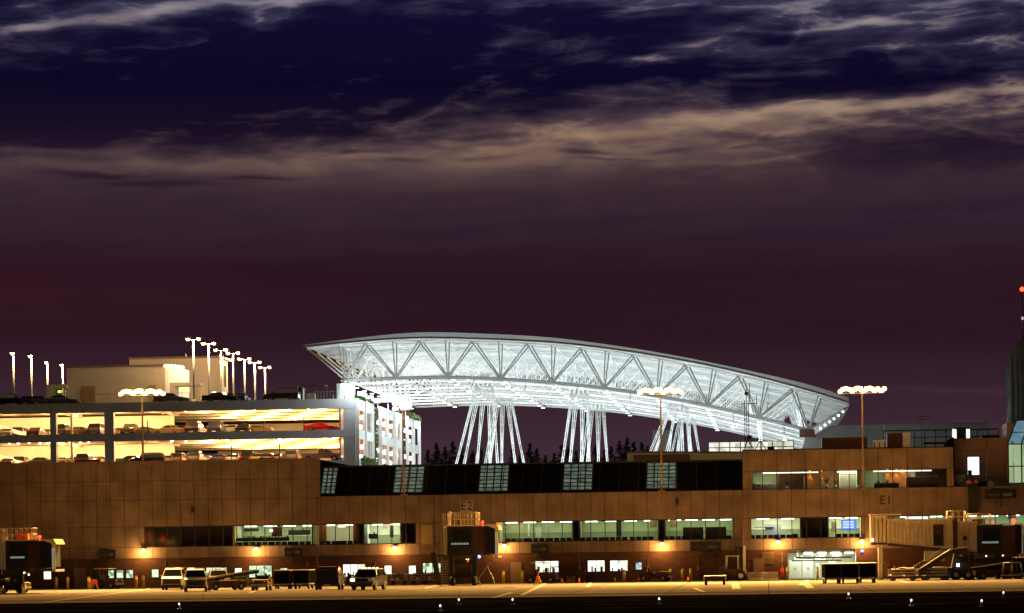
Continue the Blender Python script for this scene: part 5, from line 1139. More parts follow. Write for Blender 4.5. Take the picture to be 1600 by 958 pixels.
rf = [(18,'suv','black',RT,2.5,'black tall car at the far left of the garage roof'),(46,'sedan','maroon',RE,2,'dark maroon sedan between the first two lamp poles'),(64,'sedan','tan',RE,2.2,'tan sedan under the third lamp pole'),(97,'sedan','grey',RT,2.4,'grey sedan in front of the left entrance canopy'),(269,'sedan','grey',RT,2.2,'grey sedan alone in front of the stair house'),(345,'sedan','black',RT,2.2,'black sedan under the lamp poles'),(363,'sedan','maroon',RT,5,'dark maroon sedan behind the black one'),(377,'sedan','blue',RE,3,'navy sedan right of the black one'),(441,'suv','black',LT,2.4,'black tall car at the right of the garage roof')]
for lst, fz, gname, lvl in ((up, f2, GG[0], ''), (lo, f1, GG[1], ''), (rf, f3, GG[2], '')):
    for px, kd, c, rz, d, lab in lst:
        dd = d+(2.35 if rz in (FR, RE) else 1.0)+.2; x = at(px, 680, GY+dd).x
        car(kd, c, (x, GY+dd, fz), rz+R((px*7) % 5-2), lab, gname)
x = at(503.5, 668, GY+1.6).x; car('coupe', 'red', (x, GY+1.7, f2+.02), RT, 'bright red coupe in profile near the garage corner', GG[0])
x = at(503, 710, GY+1.6).x; car('pickup', 'mauve', (x, GY+1.7, f1+.15), RT, 'dusty mauve pickup in profile near the garage corner', GG[1])
# ---------------------------------------------------------------- on the apron
def gp_(px, py): p = ground(px, py); return (p.x, p.y, 0)
VG = 'service vehicles along the terminal wall'
v = make_car('van', MT['cream']); v.location = ground(264, 922); v.location.y += 2.5; v.rotation_euler = (0,0,R(6)); tag(v, 'cream van facing us, left and farther of the two vans', 'van', 'cream vans')
v2 = copy_thing(v, ground(298, 925), R(10), 'cream van facing us, right and nearer of the two vans', 'cream vans'); v2.location.y += 2.5
for o in (v, v2):
    rk = MB(); 
    for k in range(4): rk.box(-.75, .75, -.3+k*.7, -.24+k*.7, 2.06, 2.1)
    rk.box(-.75, -.7, -.4, 2.0, 2.02, 2.06).box(.7, .75, -.4, 2.0, 2.02, 2.06).build('roof_rack', MT['chrome'], o, True)
dv = make_car('van', PT['black']); dv.location = ground(509, 922); dv.location.y += 2.5; dv.rotation_euler = (0,0,RE+R(3)); dv.scale = (1.12, 1, 1.02); tag(dv, 'black van seen from behind with a small bright rear notice', 'van', VG)
MB().box(.25, .62, 2.45, 2.5, 1.5, 1.75).build('rear_notice', MT['paper'], dv, True)
pk = make_car('suv', PT['black'], True); pk.location = ground(571, 922.5); pk.location.y += 2.4; pk.rotation_euler = (0,0,R(-8)); pk.scale = (1.12,1.05,1.05); tag(pk, 'black truck facing us with one headlight on', 'truck', VG)
lb = MB(); 
for k in range(5): lb.box(-.6+k*.3, -.45+k*.3, -.1, .1, 1.79, 1.86)
lb.build('roof_light_bar', MT['sodium_small'], pk, True)
wt = make_car('pickup', MT['cream']); wt.location = ground(44, 921); wt.location.y += 1; wt.rotation_euler = (0,0,R(80)); tag(wt, 'cream pickup in profile under the left jet bridge', 'pickup truck', VG)
def wheels(g, pts, r, w=.16, m=None):
    for x, y in pts:
        t = MB().tube((x-w/2, y, r), (x+w/2, y, r), r, r, 14).build('wheel', m or MT['black'], g, True); MB().tube((x-w/2-.015, y, r), (x+w/2+.015, y, r), r*.5, r*.5, 10).build('rim', MT['steel'], t, True)
# curtained baggage carts (dark, pale roof edge)
def make_cart(w=1.45, h=1.75, l=2.6):
    g = empty('baggage_cart', (0,0,0)); MB().box(-w/2, w/2, -l/2, l/2, .38, .50).box(-.05, .05, -l/2-.9, -l/2, .40, .46).build('chassis', MT['steel'], g, True, .02)
    m = MB()
    for k in range(9): x = -w/2+.02+(w-.04)*k/9; m.box(x, x+(w-.04)/9, -l/2+(.02 if k % 2 else .05), l/2-(.02 if k % 2 else .05), .51, h-.09)
    m.build('curtain', MT['darkbody'], g, True)
    MB().box(-w/2-.04, w/2+.04, -l/2-.04, l/2+.04, h-.08, h).build('roof', MT['cream'], g, True, .025)
    m = MB()
    for sx in (-1, 1):
        for sy in (-1, 1): m.box(sx*w/2-.03, sx*w/2+.03, sy*l/2-.03, sy*l/2+.03, .5, h-.08)
    m.build('corner_post', MT['frame'], g, True)
    wheels(g, [(-w/2+.12, -l/2+.4), (w/2-.12, -l/2+.4), (-w/2+.12, l/2-.4), (w/2-.12, l/2-.4)], .2); return g
bc = make_cart()
spots = [((440, 920.5), R(2), 'dark curtained baggage cart right of the small tractor, left of a pair'), ((472, 920), R(-3), 'dark curtained baggage cart with pale roof beside the black van'), ((1300, 912), R(4), 'dark covered cart in front of the lit baggage bay, leftmost of three'), ((1329, 911.5), R(-2), 'dark covered cart, middle of the three by the baggage bay'), ((1355, 910.5), R(3), 'dark covered cart, rightmost of the three by the baggage bay')]
for i, (p, rz, lab) in enumerate(spots):
    o = bc if i == 0 else copy_tree(bc); q = ground(*p); o.location = (q.x, q.y+1.3, 0); o.rotation_euler = (0,0,rz); tag(o, lab, 'baggage cart', 'covered baggage carts')
# low open trailers
def make_trailer():
    g = empty('baggage_trailer', (0,0,0)); MB().box(-.7, .7, -1.3, 1.3, .42, .54).box(-.04, .04, -2.1, -1.3, .40, .46).build('bed', MT['steel'], g, True, .02)
    m = MB()
    for z in (.72, .98): m.box(-.72, .72, -1.33, -1.27, z, z+.09).box(-.72, -.66, -1.27, 1.3, z, z+.09).box(.66, .72, -1.27, 1.3, z, z+.09)
    m.build('side_rail', MT['steel'], g, True); m = MB()
    for sx in (-1, 1):
        for y in (-1.3, 0, 1.25): m.box(sx*.69-.03, sx*.69+.03, y-.03, y+.03, .54, 1.1)
    m.build('stake', MT['steel'], g, True); MB().box(-.5, -.1, -1.2, -.2, .55, 1.15).box(0, .5, -1.0, .4, .55, 1.2).box(-.55, .3, .2, 1.0, .55, 1.1).build('load', MT['brown'], g, True, .05)
    MB().cbox((-.02, -1.36, .62), (.3, .03, .1)).build('number_plate', PLATE, g, True)
    wheels(g, [(-.58, -.9), (.58, -.9), (-.58, .9), (.58, .9)], .2); return g
tr0 = make_trailer(); tsp = [((385, 916), 'loaded low trailer half hidden behind the belt loader'), ((1412, 908), 'loaded low trailer behind the raised ramp of the conveyor truck'), ((1462, 907), 'loaded low trailer under the ribbed jet bridge'), ((592, 914), 'loaded low trailer right behind the black truck'), ((624, 914), 'loaded low trailer under the lit small window, middle of three'), ((653, 914), 'loaded low trailer beside the dark boarding stairs'), ((536, 914.5), 'loaded low trailer between the black van and the black truck'), ((682, 912.5), 'loaded low trailer half hidden behind the boarding stairs')]
for i, (p, lab) in enumerate(tsp):
    o = tr0 if i == 0 else copy_tree(tr0); q = ground(*p); o.location = (q.x, q.y+1.4, 0); o.rotation_euler = (0,0,R([40, 80, 70, -3, 2, 0, 4, -2][i])); tag(o, lab, 'trailer', 'low baggage trailers')
# tractors
def make_tug(canopy=False):
    g = empty('baggage_tractor', (0,0,0)); MB().prism_x([(-1.5, .35), (-1.55, .95), (-.5, 1.0), (-.4, .75), (.5, .75), (.55, 1.0), (1.4, 1.0), (1.45, .35)], -.72, .72).build('body', MT['brown'], g, True, .04)
    MB().box(-.55, .55, .05, .5, .76, .92).box(-.55, .55, .42, .56, .92, 1.35).build('seat', MT['black'], g, True, .03)
    MB().tube((.1, -.45, .8), (.1, -.25, 1.2), .025).tube((.1, -.28, 1.18), (.1, -.25, 1.21), .18, .18, 12).build('steering_wheel', MT['black'], g, True)
    wheels(g, [(-.62, -1.0), (.62, -1.0), (-.62, .95), (.62, .95)], .33, .22)
    for s in (-1, 1): MB().tube((s*.5, -1.6, .8), (s*.5, -1.53, .8), .09, .09, 10).build('headlight', HEAD, g, True)
    MB().box(-.74, .74, -1.62, -1.5, .4, .6).build('bumper', MT['steel'], g, True)
    if canopy:
        m = MB()
        for s in (-1, 1):
            for y in (-.6, .7): m.tube((s*.66, y, .95), (s*.66, y, 1.95), .03, .03, 6)
        m.build('canopy_post', MT['frame'], g, True); MB().box(-.75, .75, -.75, .85, 1.95, 2.02).build('canopy_roof', MT['cream'], g, True, .03)
    return g
tg = make_tug(); tg.location = ground(405, 923); tg.location.y += 1.5; tag(tg, 'small dark open tractor in front of the lit office window', 'tractor', 'baggage tractors')
q = ground(1025, 908.5); copy_thing(tg, (q.x, q.y+.8, 0), R(75), 'small dark tractor by the bollards left of the flat cart', 'baggage tractors')
tgc = make_tug(True); tgc.location = ground(162, 920.5); tgc.location.y += 1; tgc.rotation_euler = (0,0,R(70)); tag(tgc, 'dark covered buggy beside the wall near the orange barrier', 'tractor', 'covered tractors')
q = ground(853, 910); o = copy_thing(tgc, (q.x, q.y+.8, 0), R(85), 'dark covered tractor in front of the wide lit window', 'covered tractors')
# belt loader
def make_belt():
    g = empty('belt_loader', (0,0,0)); MB().box(-.85, .85, -2.0, 1.8, .35, .85).box(-.85, -.1, -2.0, -1.2, .85, 1.1).build('body', MT['brown'], g, True, .04)
    MB().prism_x([(-2.9, .75), (-2.9, .95), (3.0, 1.75), (3.0, 1.5)], -.1, .65).build('conveyor', MT['black'], g, True)
    MB().prism_x([(-2.9, .96), (-2.9, 1.04), (3.0, 1.84), (3.0, 1.76)], .66, .74).prism_x([(-2.9, .96), (-2.9, 1.04), (3.0, 1.84), (3.0, 1.76)], -.2, -.11).build('conveyor_rail', MT['chrome'], g, True)
    MB().box(-.75, -.25, -.9, -.5, .85, 1.25).build('seat', MT['black'], g, True, .03); wheels(g, [(-.75, -1.3), (.75, -1.3), (-.75, 1.2), (.75, 1.2)], .34, .22); return g
belt0 = make_belt(); belt0.location = ground(348, 922.5); belt0.location.y += 1.6; belt0.rotation_euler = (0,0,R(-58)); tag(belt0, 'low belt loader with a bright rail right of the cream vans', 'belt loader')
# flat cart
g = empty('flat_cart', ground(1117, 914)); g.location.y += 1.2; tag(g, 'low dark flat cart in front of the forklift', 'cart')
MB().box(-.95, .95, -1.2, 1.2, .4, .72).build('bed', MT['blackpaint'], g, True, .03); MB().box(-.98, .98, -1.24, 1.24, .72, .8).build('deck_edge', MT['steel'], g, True); wheels(g, [(-.8, -.8), (.8, -.8), (-.8, .8), (.8, .8)], .26, .2); MB().box(-1.0, -.9, -1.26, -1.22, .45, .7).box(.9, 1.0, -1.26, -1.22, .45, .7).build('reflector', MT['cream'], g, True)
# rough terrain forklift
g = empty('forklift', ground(1150, 908)); g.location.y += 1.2; g.rotation_euler = (0,0,R(-6)); tag(g, 'tall forklift with raised pale mast beside the concrete barriers', 'forklift')
MB().box(-1.2, .5, -.6, .6, .5, 1.15).box(-1.55, -1.0, -.55, .55, .55, 1.35).build('body', MT['brown'], g, True, .06)
m = MB()
for x in (-.85, .25):
    for y in (-.5, .5): m.tube((x-(.1 if x < 0 else 0), y, 1.1), (x, y, 2.35), .045, .045, 6)
m.box(-.95, .35, -.58, .58, 2.35, 2.43).build('roll_cage', MT['cream'], g, True)
MB().box(-.55, -.1, -.3, .3, 1.15, 1.3).box(-.65, -.5, -.3, .3, 1.3, 1.75).build('seat', MT['black'], g, True, .03)
m = MB()
for y in (-.45, .45): m.box(.75, .9, y-.07, y+.07, .25, 3.35)
for z in (.6, 1.6, 2.6, 3.25): m.box(.77, .88, -.4, .4, z, z+.1)
ms = m.build('mast', MT['cream'], g, True)
MB().box(-.1, .72, .5, .62, 1.4, 3.3).box(.2, .3, -.3, .3, 1.2, 3.2).build('lift_chain', MT['frame'], ms, True)
MB().box(.92, 1.9, -.4, -.28, .45, .52).box(.92, 1.9, .28, .4, .45, .52).box(.9, .96, -.5, .5, .4, 1.0).build('fork', MT['steel'], g, True)
for x, r in ((-1.05, .42), (.55, .5)):
    for y in (-.68, .68): t = MB().tube((x, y-.13, r), (x, y+.13, r), r, r, 16).build('wheel', MT['black'], g, True); MB().tube((x, y-.15, r), (x, y+.15, r), r*.5, r*.5, 10).build('rim', MT['cream'], t, True)
# concrete barriers
prof = [(-.3, 0), (-.3, .12), (-.14, .32), (-.09, .82), (.09, .82), (.14, .32), (.3, .12), (.3, 0)]
br0 = None
for px, t in ((1181, 'left of the two, next to the forklift'), (1203, 'right of the two')):
    q = ground(px, 907.5)
    if br0 is None: br0 = MB().prism_x(prof, -.78, .78).build('concrete_barrier', MT['barrier'], None, bevel=.02); o = br0
    else: o = copy_tree(br0)
    o.location = (q.x, q.y+.3, 0); o.rotation_euler = (0,0,R(3)); tag(o, 'tan concrete barrier block, '+t, 'barrier', 'concrete barriers')
# bollards
bol = [(88,922),(106,922),(139,922),(213,920),(224,920),(386,918),(421,917.5),(453,917),(788,912.5),(824,911),(978,909.5),(1015,909),(1051,908),(1069,908),(1081,908),(1230,906),(1398,905),(1413,905)]
blab = ['left of a close pair beside the left jet bridge','right of a close pair beside the left jet bridge','just left of the covered buggy','left of a close pair left of the cream vans','right of a close pair left of the cream vans','left of the small tractor','right of the small tractor','between the two curtained carts','by the right foot of the centre jet bridge','left of the covered tractor by the wide lit window','between two lit windows and the last bluish one','behind the small dark tractor','first of three left of the forklift','second of three left of the forklift','third of three, nearest the forklift','at the left edge of the baggage bay','left of the pair under the right jet bridge','right of the pair under the right jet bridge']
b0 = None
for (px, py), t in zip(bol, blab):
    q = ground(px, py-.8)
    if b0 is None:
        b0 = empty('bollard', (0,0,0)); MB().tube((0,0,0),(0,0,1.1), .14, .14, 12).ball((0,0,1.1), .14, 12, 6).build('post', MT['yellow'], b0, True); MB().tube((0,0,.78),(0,0,.86), .145, .145, 12).build('band', MT['cream'], b0, True); o = b0
    else: o = copy_tree(b0)
    o.location = (q.x, min(q.y, FY-1.2), 0); tag(o, 'yellow bollard '+t, 'bollard', 'yellow bollards along the wall')
o = copy_tree(b0); q = at(1277.5, 900, FY+.9); o.location = (q.x, FY+.9, 0); tag(o, 'yellow bollard inside the lit baggage bay', 'bollard', 'yellow bollards along the wall')
# small barriers, cones, chocks
g = empty('orange_barrier', ground(147, 921.5), 0, 'small orange and yellow trestle in front of the covered buggy', 'trestle')
MB().tube((-.45,0,0),(-.2,0,.75),.035).tube((.45,0,0),(.2,0,.75),.035).tube((-.3,.4,0),(-.2,0,.75),.035).tube((.3,.4,0),(.2,0,.75),.035).build('leg', MT['yellow'], g, True); MB().box(-.32,.32,-.06,.04,.5,.95).build('board', MT['orange'], g, True, .03)
g = empty('tow_bar', ground(841, 915), 0, 'upright orange and yellow tow bar trestle beside the covered tractor', 'tow bar')
MB().tube((-.35,0,0),(.1,0,1.3),.05).build('bar', MT['orange'], g, True); MB().tube((.35,0,0),(.05,0,.8),.035).tube((-.1,.4,0),(.05,0,.8),.035).box(-.3,.3,-.05,.05,.35,.42).build('leg', MT['yellow'], g, True)
g = empty('wheel_chock_rack', ground(892, 910.5), 0, 'small yellow stand of chocks below the lit windows', 'rack')
MB().box(-.4,-.3,-.1,.1,0,.6).box(.3,.4,-.1,.1,0,.6).build('leg', MT['yellow'], g, True); MB().prism_x([(-.15,.1),(.15,.1),(0,.4)],-.25,.25).box(-.3,.3,-.05,.05,.5,.56).build('chock', MT['yellow'], g, True)
cn0 = None
for px, py, t in ((905,911.5,'left of the dark standing bin'),(921,908.5,'under the lit windows, nearest the bin'),(961,909.5,'under the second lit window'),(998,909.5,'under the small bluish window'),(1075,909.5,'between two bollards left of the forklift'),(878,911.5,'right of the covered tractor')):
    q = ground(px, py)
    if cn0 is None: cn0 = empty('traffic_cone', (0,0,0)); MB().tube((0,0,.03),(0,0,.5),.13,.03,12).build('cone', MT['orange'], cn0, True); MB().box(-.19,.19,-.19,.19,0,.035).build('base', MT['yellow'], cn0, True); MB().tube((0,0,.22),(0,0,.32),.097,.077,12).build('reflective_band', MT['cream'], cn0, True); o = cn0
    else: o = copy_tree(cn0)
    o.location = q; tag(o, 'small traffic cone '+t, 'cone', 'small cones along the wall')
g = empty('rubbish_bin', ground(914, 909), 0, 'dark upright bin against the brick wall left of two lit windows', 'bin'); g.location.y = FY-1
MB().box(-.4,.4,-.35,.35,.12,1.15).build('body', MT['brown'], g, True, .05); MB().box(-.44,.44,-.4,.4,1.15,1.25).build('lid', MT['blackpaint'], g, True, .03); wheels(g, [(-.3,.25),(.3,.25)], .12, .08)
g = empty('metal_cabinet', ground(1382, 905), 0, 'brown metal double-door cabinet on legs right of the covered carts', 'cabinet'); g.location.y = FY-1.3
MB().box(-.65,.65,0,.6,.15,1.6).build('body', MT['panel_dark'], g, True, .02); MB().box(-.6,-.02,-.03,0,.2,1.55).box(.02,.6,-.03,0,.2,1.55).build('door', MT['panel_dark'], g, True); MB().box(-.6,-.52,0,.1,0,.15).box(.52,.6,0,.1,0,.15).box(-.6,-.52,.5,.6,0,.15).box(.52,.6,.5,.6,0,.15).build('leg', MT['frame'], g, True)
g = empty('work_bench', (at(918, 890, FY-.6).x-2, FY-.6, 0), 0, 'long dark bench shelf against the wall between the lit windows', 'bench')
MB().box(-1.5, 1.2, -.3, .3, 1.5, 1.6).build('top', MT['brown'], g, True); MB().box(-1.45,-1.35,-.25,.25,0,1.5).box(1.05,1.15,-.25,.25,0,1.5).build('leg', MT['brown'], g, True)
# ---------------------------------------------------------------- jet bridges
def railing(m, x0, x1, y0, y1, z, h=1.05, st=.5):
    pts = [(x0,y0),(x1,y0),(x1,y1),(x0,y1)]
    for (a, b), (c, d) in zip(pts, pts[1:]+pts[:1]):
        L_ = math.hypot(c-a, d-b); n = max(1, round(L_/st))
        for k in range(n): m.tube((a+(c-a)*k/n, b+(d-b)*k/n, z), (a+(c-a)*k/n, b+(d-b)*k/n, z+h), .03, .03, 5)
        for q in (.5, 1): m.tube((a, b, z+h*q), (c, d, z+h*q), .035, .035, 5)
def stripes(g, x0, x1, y, z0, z1, m, n):
    pass
def undercarriage(g, xc, y, zt_, span=2.0):
    m = MB(); 
    for s in (-1, 1): m.box(xc+s*span/2-.16, xc+s*span/2+.16, y-.2, y+.2, .9, zt_).box(xc+s*span/2-.09, xc+s*span/2+.09, y-.12, y+.12, .5, 1.0)
    m.box(xc-span/2, xc+span/2, y-.3, y+.3, .75, 1.1).box(xc-span/2, xc+span/2, y-.15, y+.15, zt_-.7, zt_-.4).bar((xc-span/2, y, 1.1), (xc+span/2, y, zt_-.7), .08); 
    u = m.build('undercarriage', MT['blackpaint'], g)
    for s in (-1, 1):
        for dy in (-.45, .45):
            t = MB().tube((xc+s*span/2-.18, y+dy, .42), (xc+s*span/2+.18, y+dy, .42), .42, .42, 16).build('wheel', MT['black'], g); MB().tube((xc+s*span/2-.2, y+dy, .42), (xc+s*span/2+.2, y+dy, .42), .2, .2, 10).build('rim', MT['steel'], t)
def cab(g, pa, pb, pc, pd, pt, pbm, Y, dp=3.4, dash=(0, 0, 0)):
    """dark operator cab pa..pb, brown neck pb..pc, folded hood pc..pd (all pixels in the photograph, at depth Y)"""
    xa, xb, xc, xd = (at(q, (pt+pbm)/2, Y).x for q in (pa, pb, pc, pd)); z0, z1 = at(pb, pbm, Y).z, at(pb, pt, Y).z
    MB().box(xa+.04, xb, Y, Y+dp, z0, z1).build('cab_body', MT['blackpaint'], g, bevel=.04)
    w_ = MB().box(xa+.5, xb-.25, Y-.03, Y-.004, z0+.9, z1-.35).build('cab_window', MT['carglass'], g)
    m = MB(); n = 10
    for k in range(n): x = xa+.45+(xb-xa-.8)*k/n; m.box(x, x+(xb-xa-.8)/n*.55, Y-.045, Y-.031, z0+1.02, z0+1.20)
    m.build('cab_glint_strip', emit('cab_glint', (.6,.8,.6), .45), w_)  # glowing dashes imitate reflections on the cab window
    m = MB()
    for k in range(6): x = xb+(xc-xb)*k/6; m.box(x+.01, x+(xc-xb)/6-.01, Y+.02+(.05 if k % 2 else 0), Y+dp-.02, z0+.02, z1-.06)
    m.build('cab_neck', MT['brown'], g)
    MB().box(xa-.04, xc, Y-.06, Y+dp+.06, z1, z1+.1).build('roof', MT['cream'], g)
    # folded hood
    if pd > pc:
        m = MB(); n = 5
        for k in range(n): x = xc+(xd-xc)*k/n*.8; m.box(x+.02, x+(xd-xc)*.8/n-.02, Y-.02+(.08 if k % 2 else 0), Y+dp, z0+.05+.04*k, z1-.02)
        m.build('bellows', MT['black'], g)
        MB().prism_y([(xc-.1, z1+.12), (xd-.1, z1+.12), (xd+.15, z1-.35), (xd-.05, z1-.38), (xc+.4, z1-.02), (xc-.1, z1-.0)], Y-.1, Y+dp+.05).build('hood', MT['cream'], g)
        e = (xd-xc)*.8+xc
        MB().box(e, xd, Y-.05, Y+.06, z0-.1, z1-.35).box(e+.0, xd+.05, Y-.1, Y+dp, z0-.22, z0-.02).build('hood_frame', MT['cream'], g)
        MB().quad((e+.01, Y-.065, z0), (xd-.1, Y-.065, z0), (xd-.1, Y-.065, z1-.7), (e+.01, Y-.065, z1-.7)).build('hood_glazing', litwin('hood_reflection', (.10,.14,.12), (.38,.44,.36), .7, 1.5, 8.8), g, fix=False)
    return xa, xb, xc, xd, z0, z1
# centre bridge
Y = 286; g = empty('jet_bridge', (at(738, 915, Y).x, Y, 0), 0, 'dark jet bridge with a railed roof platform under the E2 plate', 'jet bridge', 'jet bridges')
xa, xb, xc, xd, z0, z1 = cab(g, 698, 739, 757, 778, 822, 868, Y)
m = MB(); 
for k in range(5): x = at(693, 845, Y).x+k*.14; m.box(x, x+.10, Y+.1+(.06 if k % 2 else 0), Y+12, z0, z1)
m.build('tunnel', MT['cream'], g)
m = MB(); railing(m, xa+.1, at(746, 820, Y).x, Y+.1, Y+2.6, z1+.1, 1.15, .42); m.build('roof_railing', MT['rail'], g)
m = MB().tube((at(693, 830, Y).x, Y+.05, z1-1.2), (at(693, 830, Y).x, Y+.05, z1+1.2), .03, .03, 5).tube((at(696, 830, Y).x, Y+.05, z1-1.2), (at(696, 830, Y).x, Y+.05, z1+1.2), .03, .03, 5); m.build('roof_ladder', MT['rail'], g)
for px in (703, 744): q = at(px, 802, Y); MB().ball((q.x, Y+.3, q.z), .14, 8, 5).tube((q.x, Y+.3, z1), (q.x, Y+.3, q.z), .03).build('roof_lamp', MT['cream'], g)
MB().box(xa+1.0, xb-1.2, Y+.8, Y+1.6, z1+.1, z1+.6).build('air_unit', MT['brown'], g)
for px, py in ((754, 816), (778, 819)): q = at(px, py, Y-.1); MB().ball((q.x, Y-.1, q.z), .13, 8, 5).tube((q.x, Y-.1, z1), (q.x, Y-.1, q.z), .03).build('beacon', MT['red'], g)
q = at(749, 870, Y-.4); MB().ball(q, .13, 8, 5).build('blue_lamp', MT['blue'], g); q = at(748.5, 869, Y-.45); MB().ball(q, .07, 8, 5).build('white_lamp', MT['bluewhite'], g)
for px, mm in ((729, 'sodium_small'), (732, 'sodium_small'), (731, 'red')): q = at(px, 874 if mm != 'red' else 877, Y-.3); MB().ball(q, .055, 6, 4).build('marker_lamp', MT[mm], g)
undercarriage(g, at(722, 880, Y).x, Y+1.2, z0-.02, 2.1)
m = MB().box(at(702, 880, Y).x, at(708, 880, Y).x, Y+.3, Y+.6, 1.0, z0).box(at(741, 880, Y).x, at(745, 880, Y).x, Y+.2, Y+.5, 1.0, z0).box(at(714, 900, Y).x, at(736, 900, Y).x, Y+.1, Y+1.0, 1.1, 1.75).build('machinery', MT['blackpaint'], g)
m = MB(); pts = [(771, 868), (769, 878), (762, 884), (764, 892), (769, 900), (773, 912)]
for a, b in zip(pts, pts[1:]): m.tube(at(a[0], a[1], Y+.5), at(b[0], b[1], Y+.5), .05, .05, 5)
pts = [(762, 884), (754, 896), (747, 905), (751, 914)]
for a, b in zip(pts, pts[1:]): m.tube(at(a[0], a[1], Y+.2), at(b[0], b[1], Y+.2), .04, .04, 5)
m.build('hanging_cable', MT['steel'], g)
# service stairs of the centre bridge
Y2 = 284; s0 = empty('service_stairs', (at(690, 915, Y2).x, Y2, 0), 0, 'dark folded service stairs with rungs left of the centre jet bridge', 'stairs')
MB().prism_y([(at(681, 915, Y2).x, .1), (at(688, 915, Y2).x, .1), (at(681, 866, Y2).x, at(681, 863, Y2).z), (at(673, 866, Y2).x, at(681, 863, Y2).z)], Y2, Y2+.8).build('folded_flight', MT['blackpaint'], s0)
m = MB()
for k in range(9): z = .35+k*.24; m.box(at(689, 900, Y2).x, at(701, 900, Y2).x, Y2, Y2+.5, z, z+.06)
m.build('tread', MT['steel'], s0); m = MB()
for px in (689, 701): xx = at(px, 900, Y2).x; m.box(xx-.03, xx+.03, Y2, Y2+.06, 0, at(690, 868, Y2).z)
m.box(at(684, 868, Y2).x, at(698, 868, Y2).x, Y2, Y2+.6, at(690, 869, Y2).z, at(690, 867, Y2).z).build('side_rail', MT['blackpaint'], s0)
# left bridge
Y = 272; g = empty('jet_bridge', (at(40, 915, Y).x, Y, 0), 0, 'dark jet bridge cut by the left edge of the picture', 'jet bridge', 'jet bridges')
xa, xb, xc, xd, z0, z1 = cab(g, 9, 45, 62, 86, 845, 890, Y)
m = MB()
for k in range(12): x = xa-.12*k-.14; m.box(x, x+.1, Y+.1+(.06 if k % 2 else 0), Y+3.2, z0, z1)
m.build('tunnel', MT['cream'], g)
m = MB(); railing(m, at(1, 840, Y).x, at(47, 840, Y).x, Y+.1, Y+2.6, z1+.1, 1.05, .42); m.build('roof_railing', MT['rail'], g)
MB().box(at(22, 840, Y).x, at(40, 840, Y).x, Y+.8, Y+1.6, z1+.1, z1+.7).build('air_unit', MT['orange'], g)
q = at(62, 839, Y-.1); MB().ball((q.x, Y-.1, q.z), .15, 8, 5).tube((q.x, Y-.1, z1), (q.x, Y-.1, q.z), .03).build('beacon', MT['red'], g)
for px, py in ((38, 895), (45, 898)): q = at(px, py, Y-.3); MB().ball(q, .09, 6, 4).build('marker_lamp', MT['sodium_small'], g)
undercarriage(g, at(12, 900, Y).x, Y+1.2, z0-.02, 2.0)
MB().bar(at(-10, 905, Y+.4), at(50, 890, Y+.4), .25, .3).build('lift_frame', MT['blackpaint'], g)
lt = copy_thing(tg, gp_(14, 927), R(80), 'dark tractor with lit underside under the left jet bridge', 'baggage tractors'); lt.location.y += 1
m = MB()
for k in range(6): m.box(-.05, .0, -1.2+k*.4, -.95+k*.4, .12, .3)
# right bridge: rotunda, two telescoping tunnels, cab
Y = 287; g = empty('jet_bridge', (at(1440, 900, Y).x, Y, 0), 0, 'long ribbed tan jet bridge with a dark poster, under the E1 characters', 'jet bridge', 'jet bridges')
def tunnel(name, pa, ya_t, ya_b, pb, yb_t, yb_b, Yt, dp, n, mt, amp=.07):
    A0, A1, B0, B1 = at(pa, ya_b, Yt), at(pa, ya_t, Yt), at(pb, yb_b, Yt), at(pb, yb_t, Yt); m = MB()
    for k in range(n):
        t0, t1 = k/n, (k+1)/n
        for (u0, u1, o) in ((t0, t0+(t1-t0)*.72, 0), (t0+(t1-t0)*.72, t1, amp)):
            x0, x1 = A0.x+(B0.x-A0.x)*u0, A0.x+(B0.x-A0.x)*u1; zb0, zb1 = A0.z+(B0.z-A0.z)*u0, A0.z+(B0.z-A0.z)*u1; zt0, zt1 = A1.z+(B1.z-A1.z)*u0, A1.z+(B1.z-A1.z)*u1
            m.prism_y([(x0, zb0), (x1, zb1), (x1, zt1), (x0, zt0)], Yt+o, Yt+dp-o)
    o = m.build(name, mt, g)
    rf_ = MB().prism_y([(A1.x-.05, A1.z+.005), (B1.x+.05, B1.z+.005), (B1.x+.05, B1.z+.14), (A1.x-.05, A1.z+.14)], Yt-.1, Yt+dp+.1).build('tunnel_roof', MT['cream'], o)
    MB().prism_y([(A0.x, A0.z-.2), (B0.x, B0.z-.2), (B0.x, B0.z-.005), (A0.x, A0.z-.005)], Yt-.05, Yt+.3).build('floor_beam', MT['brown'], o); return A0, A1, B0, B1
MT['ribtan'] = mat('ribbed_tan_metal', (.66, .55, .40), .55, var=.12, scale=1)
tunnel('rotunda', 1361, 808.5, 848, 1386, 808.5, 848, Y+1, 3.6, 4, MT['ribtan'], .25)
a = at(1361, 808, Y+.5); b = at(1408, 806, Y+.5); MB().box(a.x-.1, b.x, Y+.6, Y+4.6, a.z+.15, a.z+.28).build('rotunda_roof', MT['cream'], g)
tunnel('outer_tunnel', 1387, 813.5, 849, 1491, 813.5, 858.5, Y, 3, 17, MT['ribtan'])
tunnel('inner_tunnel', 1495, 817, 861, 1527, 817, 862, Y+.15, 2.7, 6, MT['ribtan'])
MB().box(at(1489, 840, Y).x, at(1496, 840, Y).x, Y-.1, Y+3.1, at(1490, 860, Y).z, at(1490, 810, Y).z).build('tunnel_collar', MT['brown'], g)
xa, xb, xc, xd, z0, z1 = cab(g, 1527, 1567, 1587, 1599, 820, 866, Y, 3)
p0 = at(1458.5, 853, Y-.12); p1 = at(1474, 820, Y-.12); ps_ = MB().box(p0.x, p1.x, Y-.12, Y-.005, p0.z, p1.z).build('poster_panel', MT['blackpaint'], g)
pm_ = at(1466.5, 827, Y-.13); rg = MB()
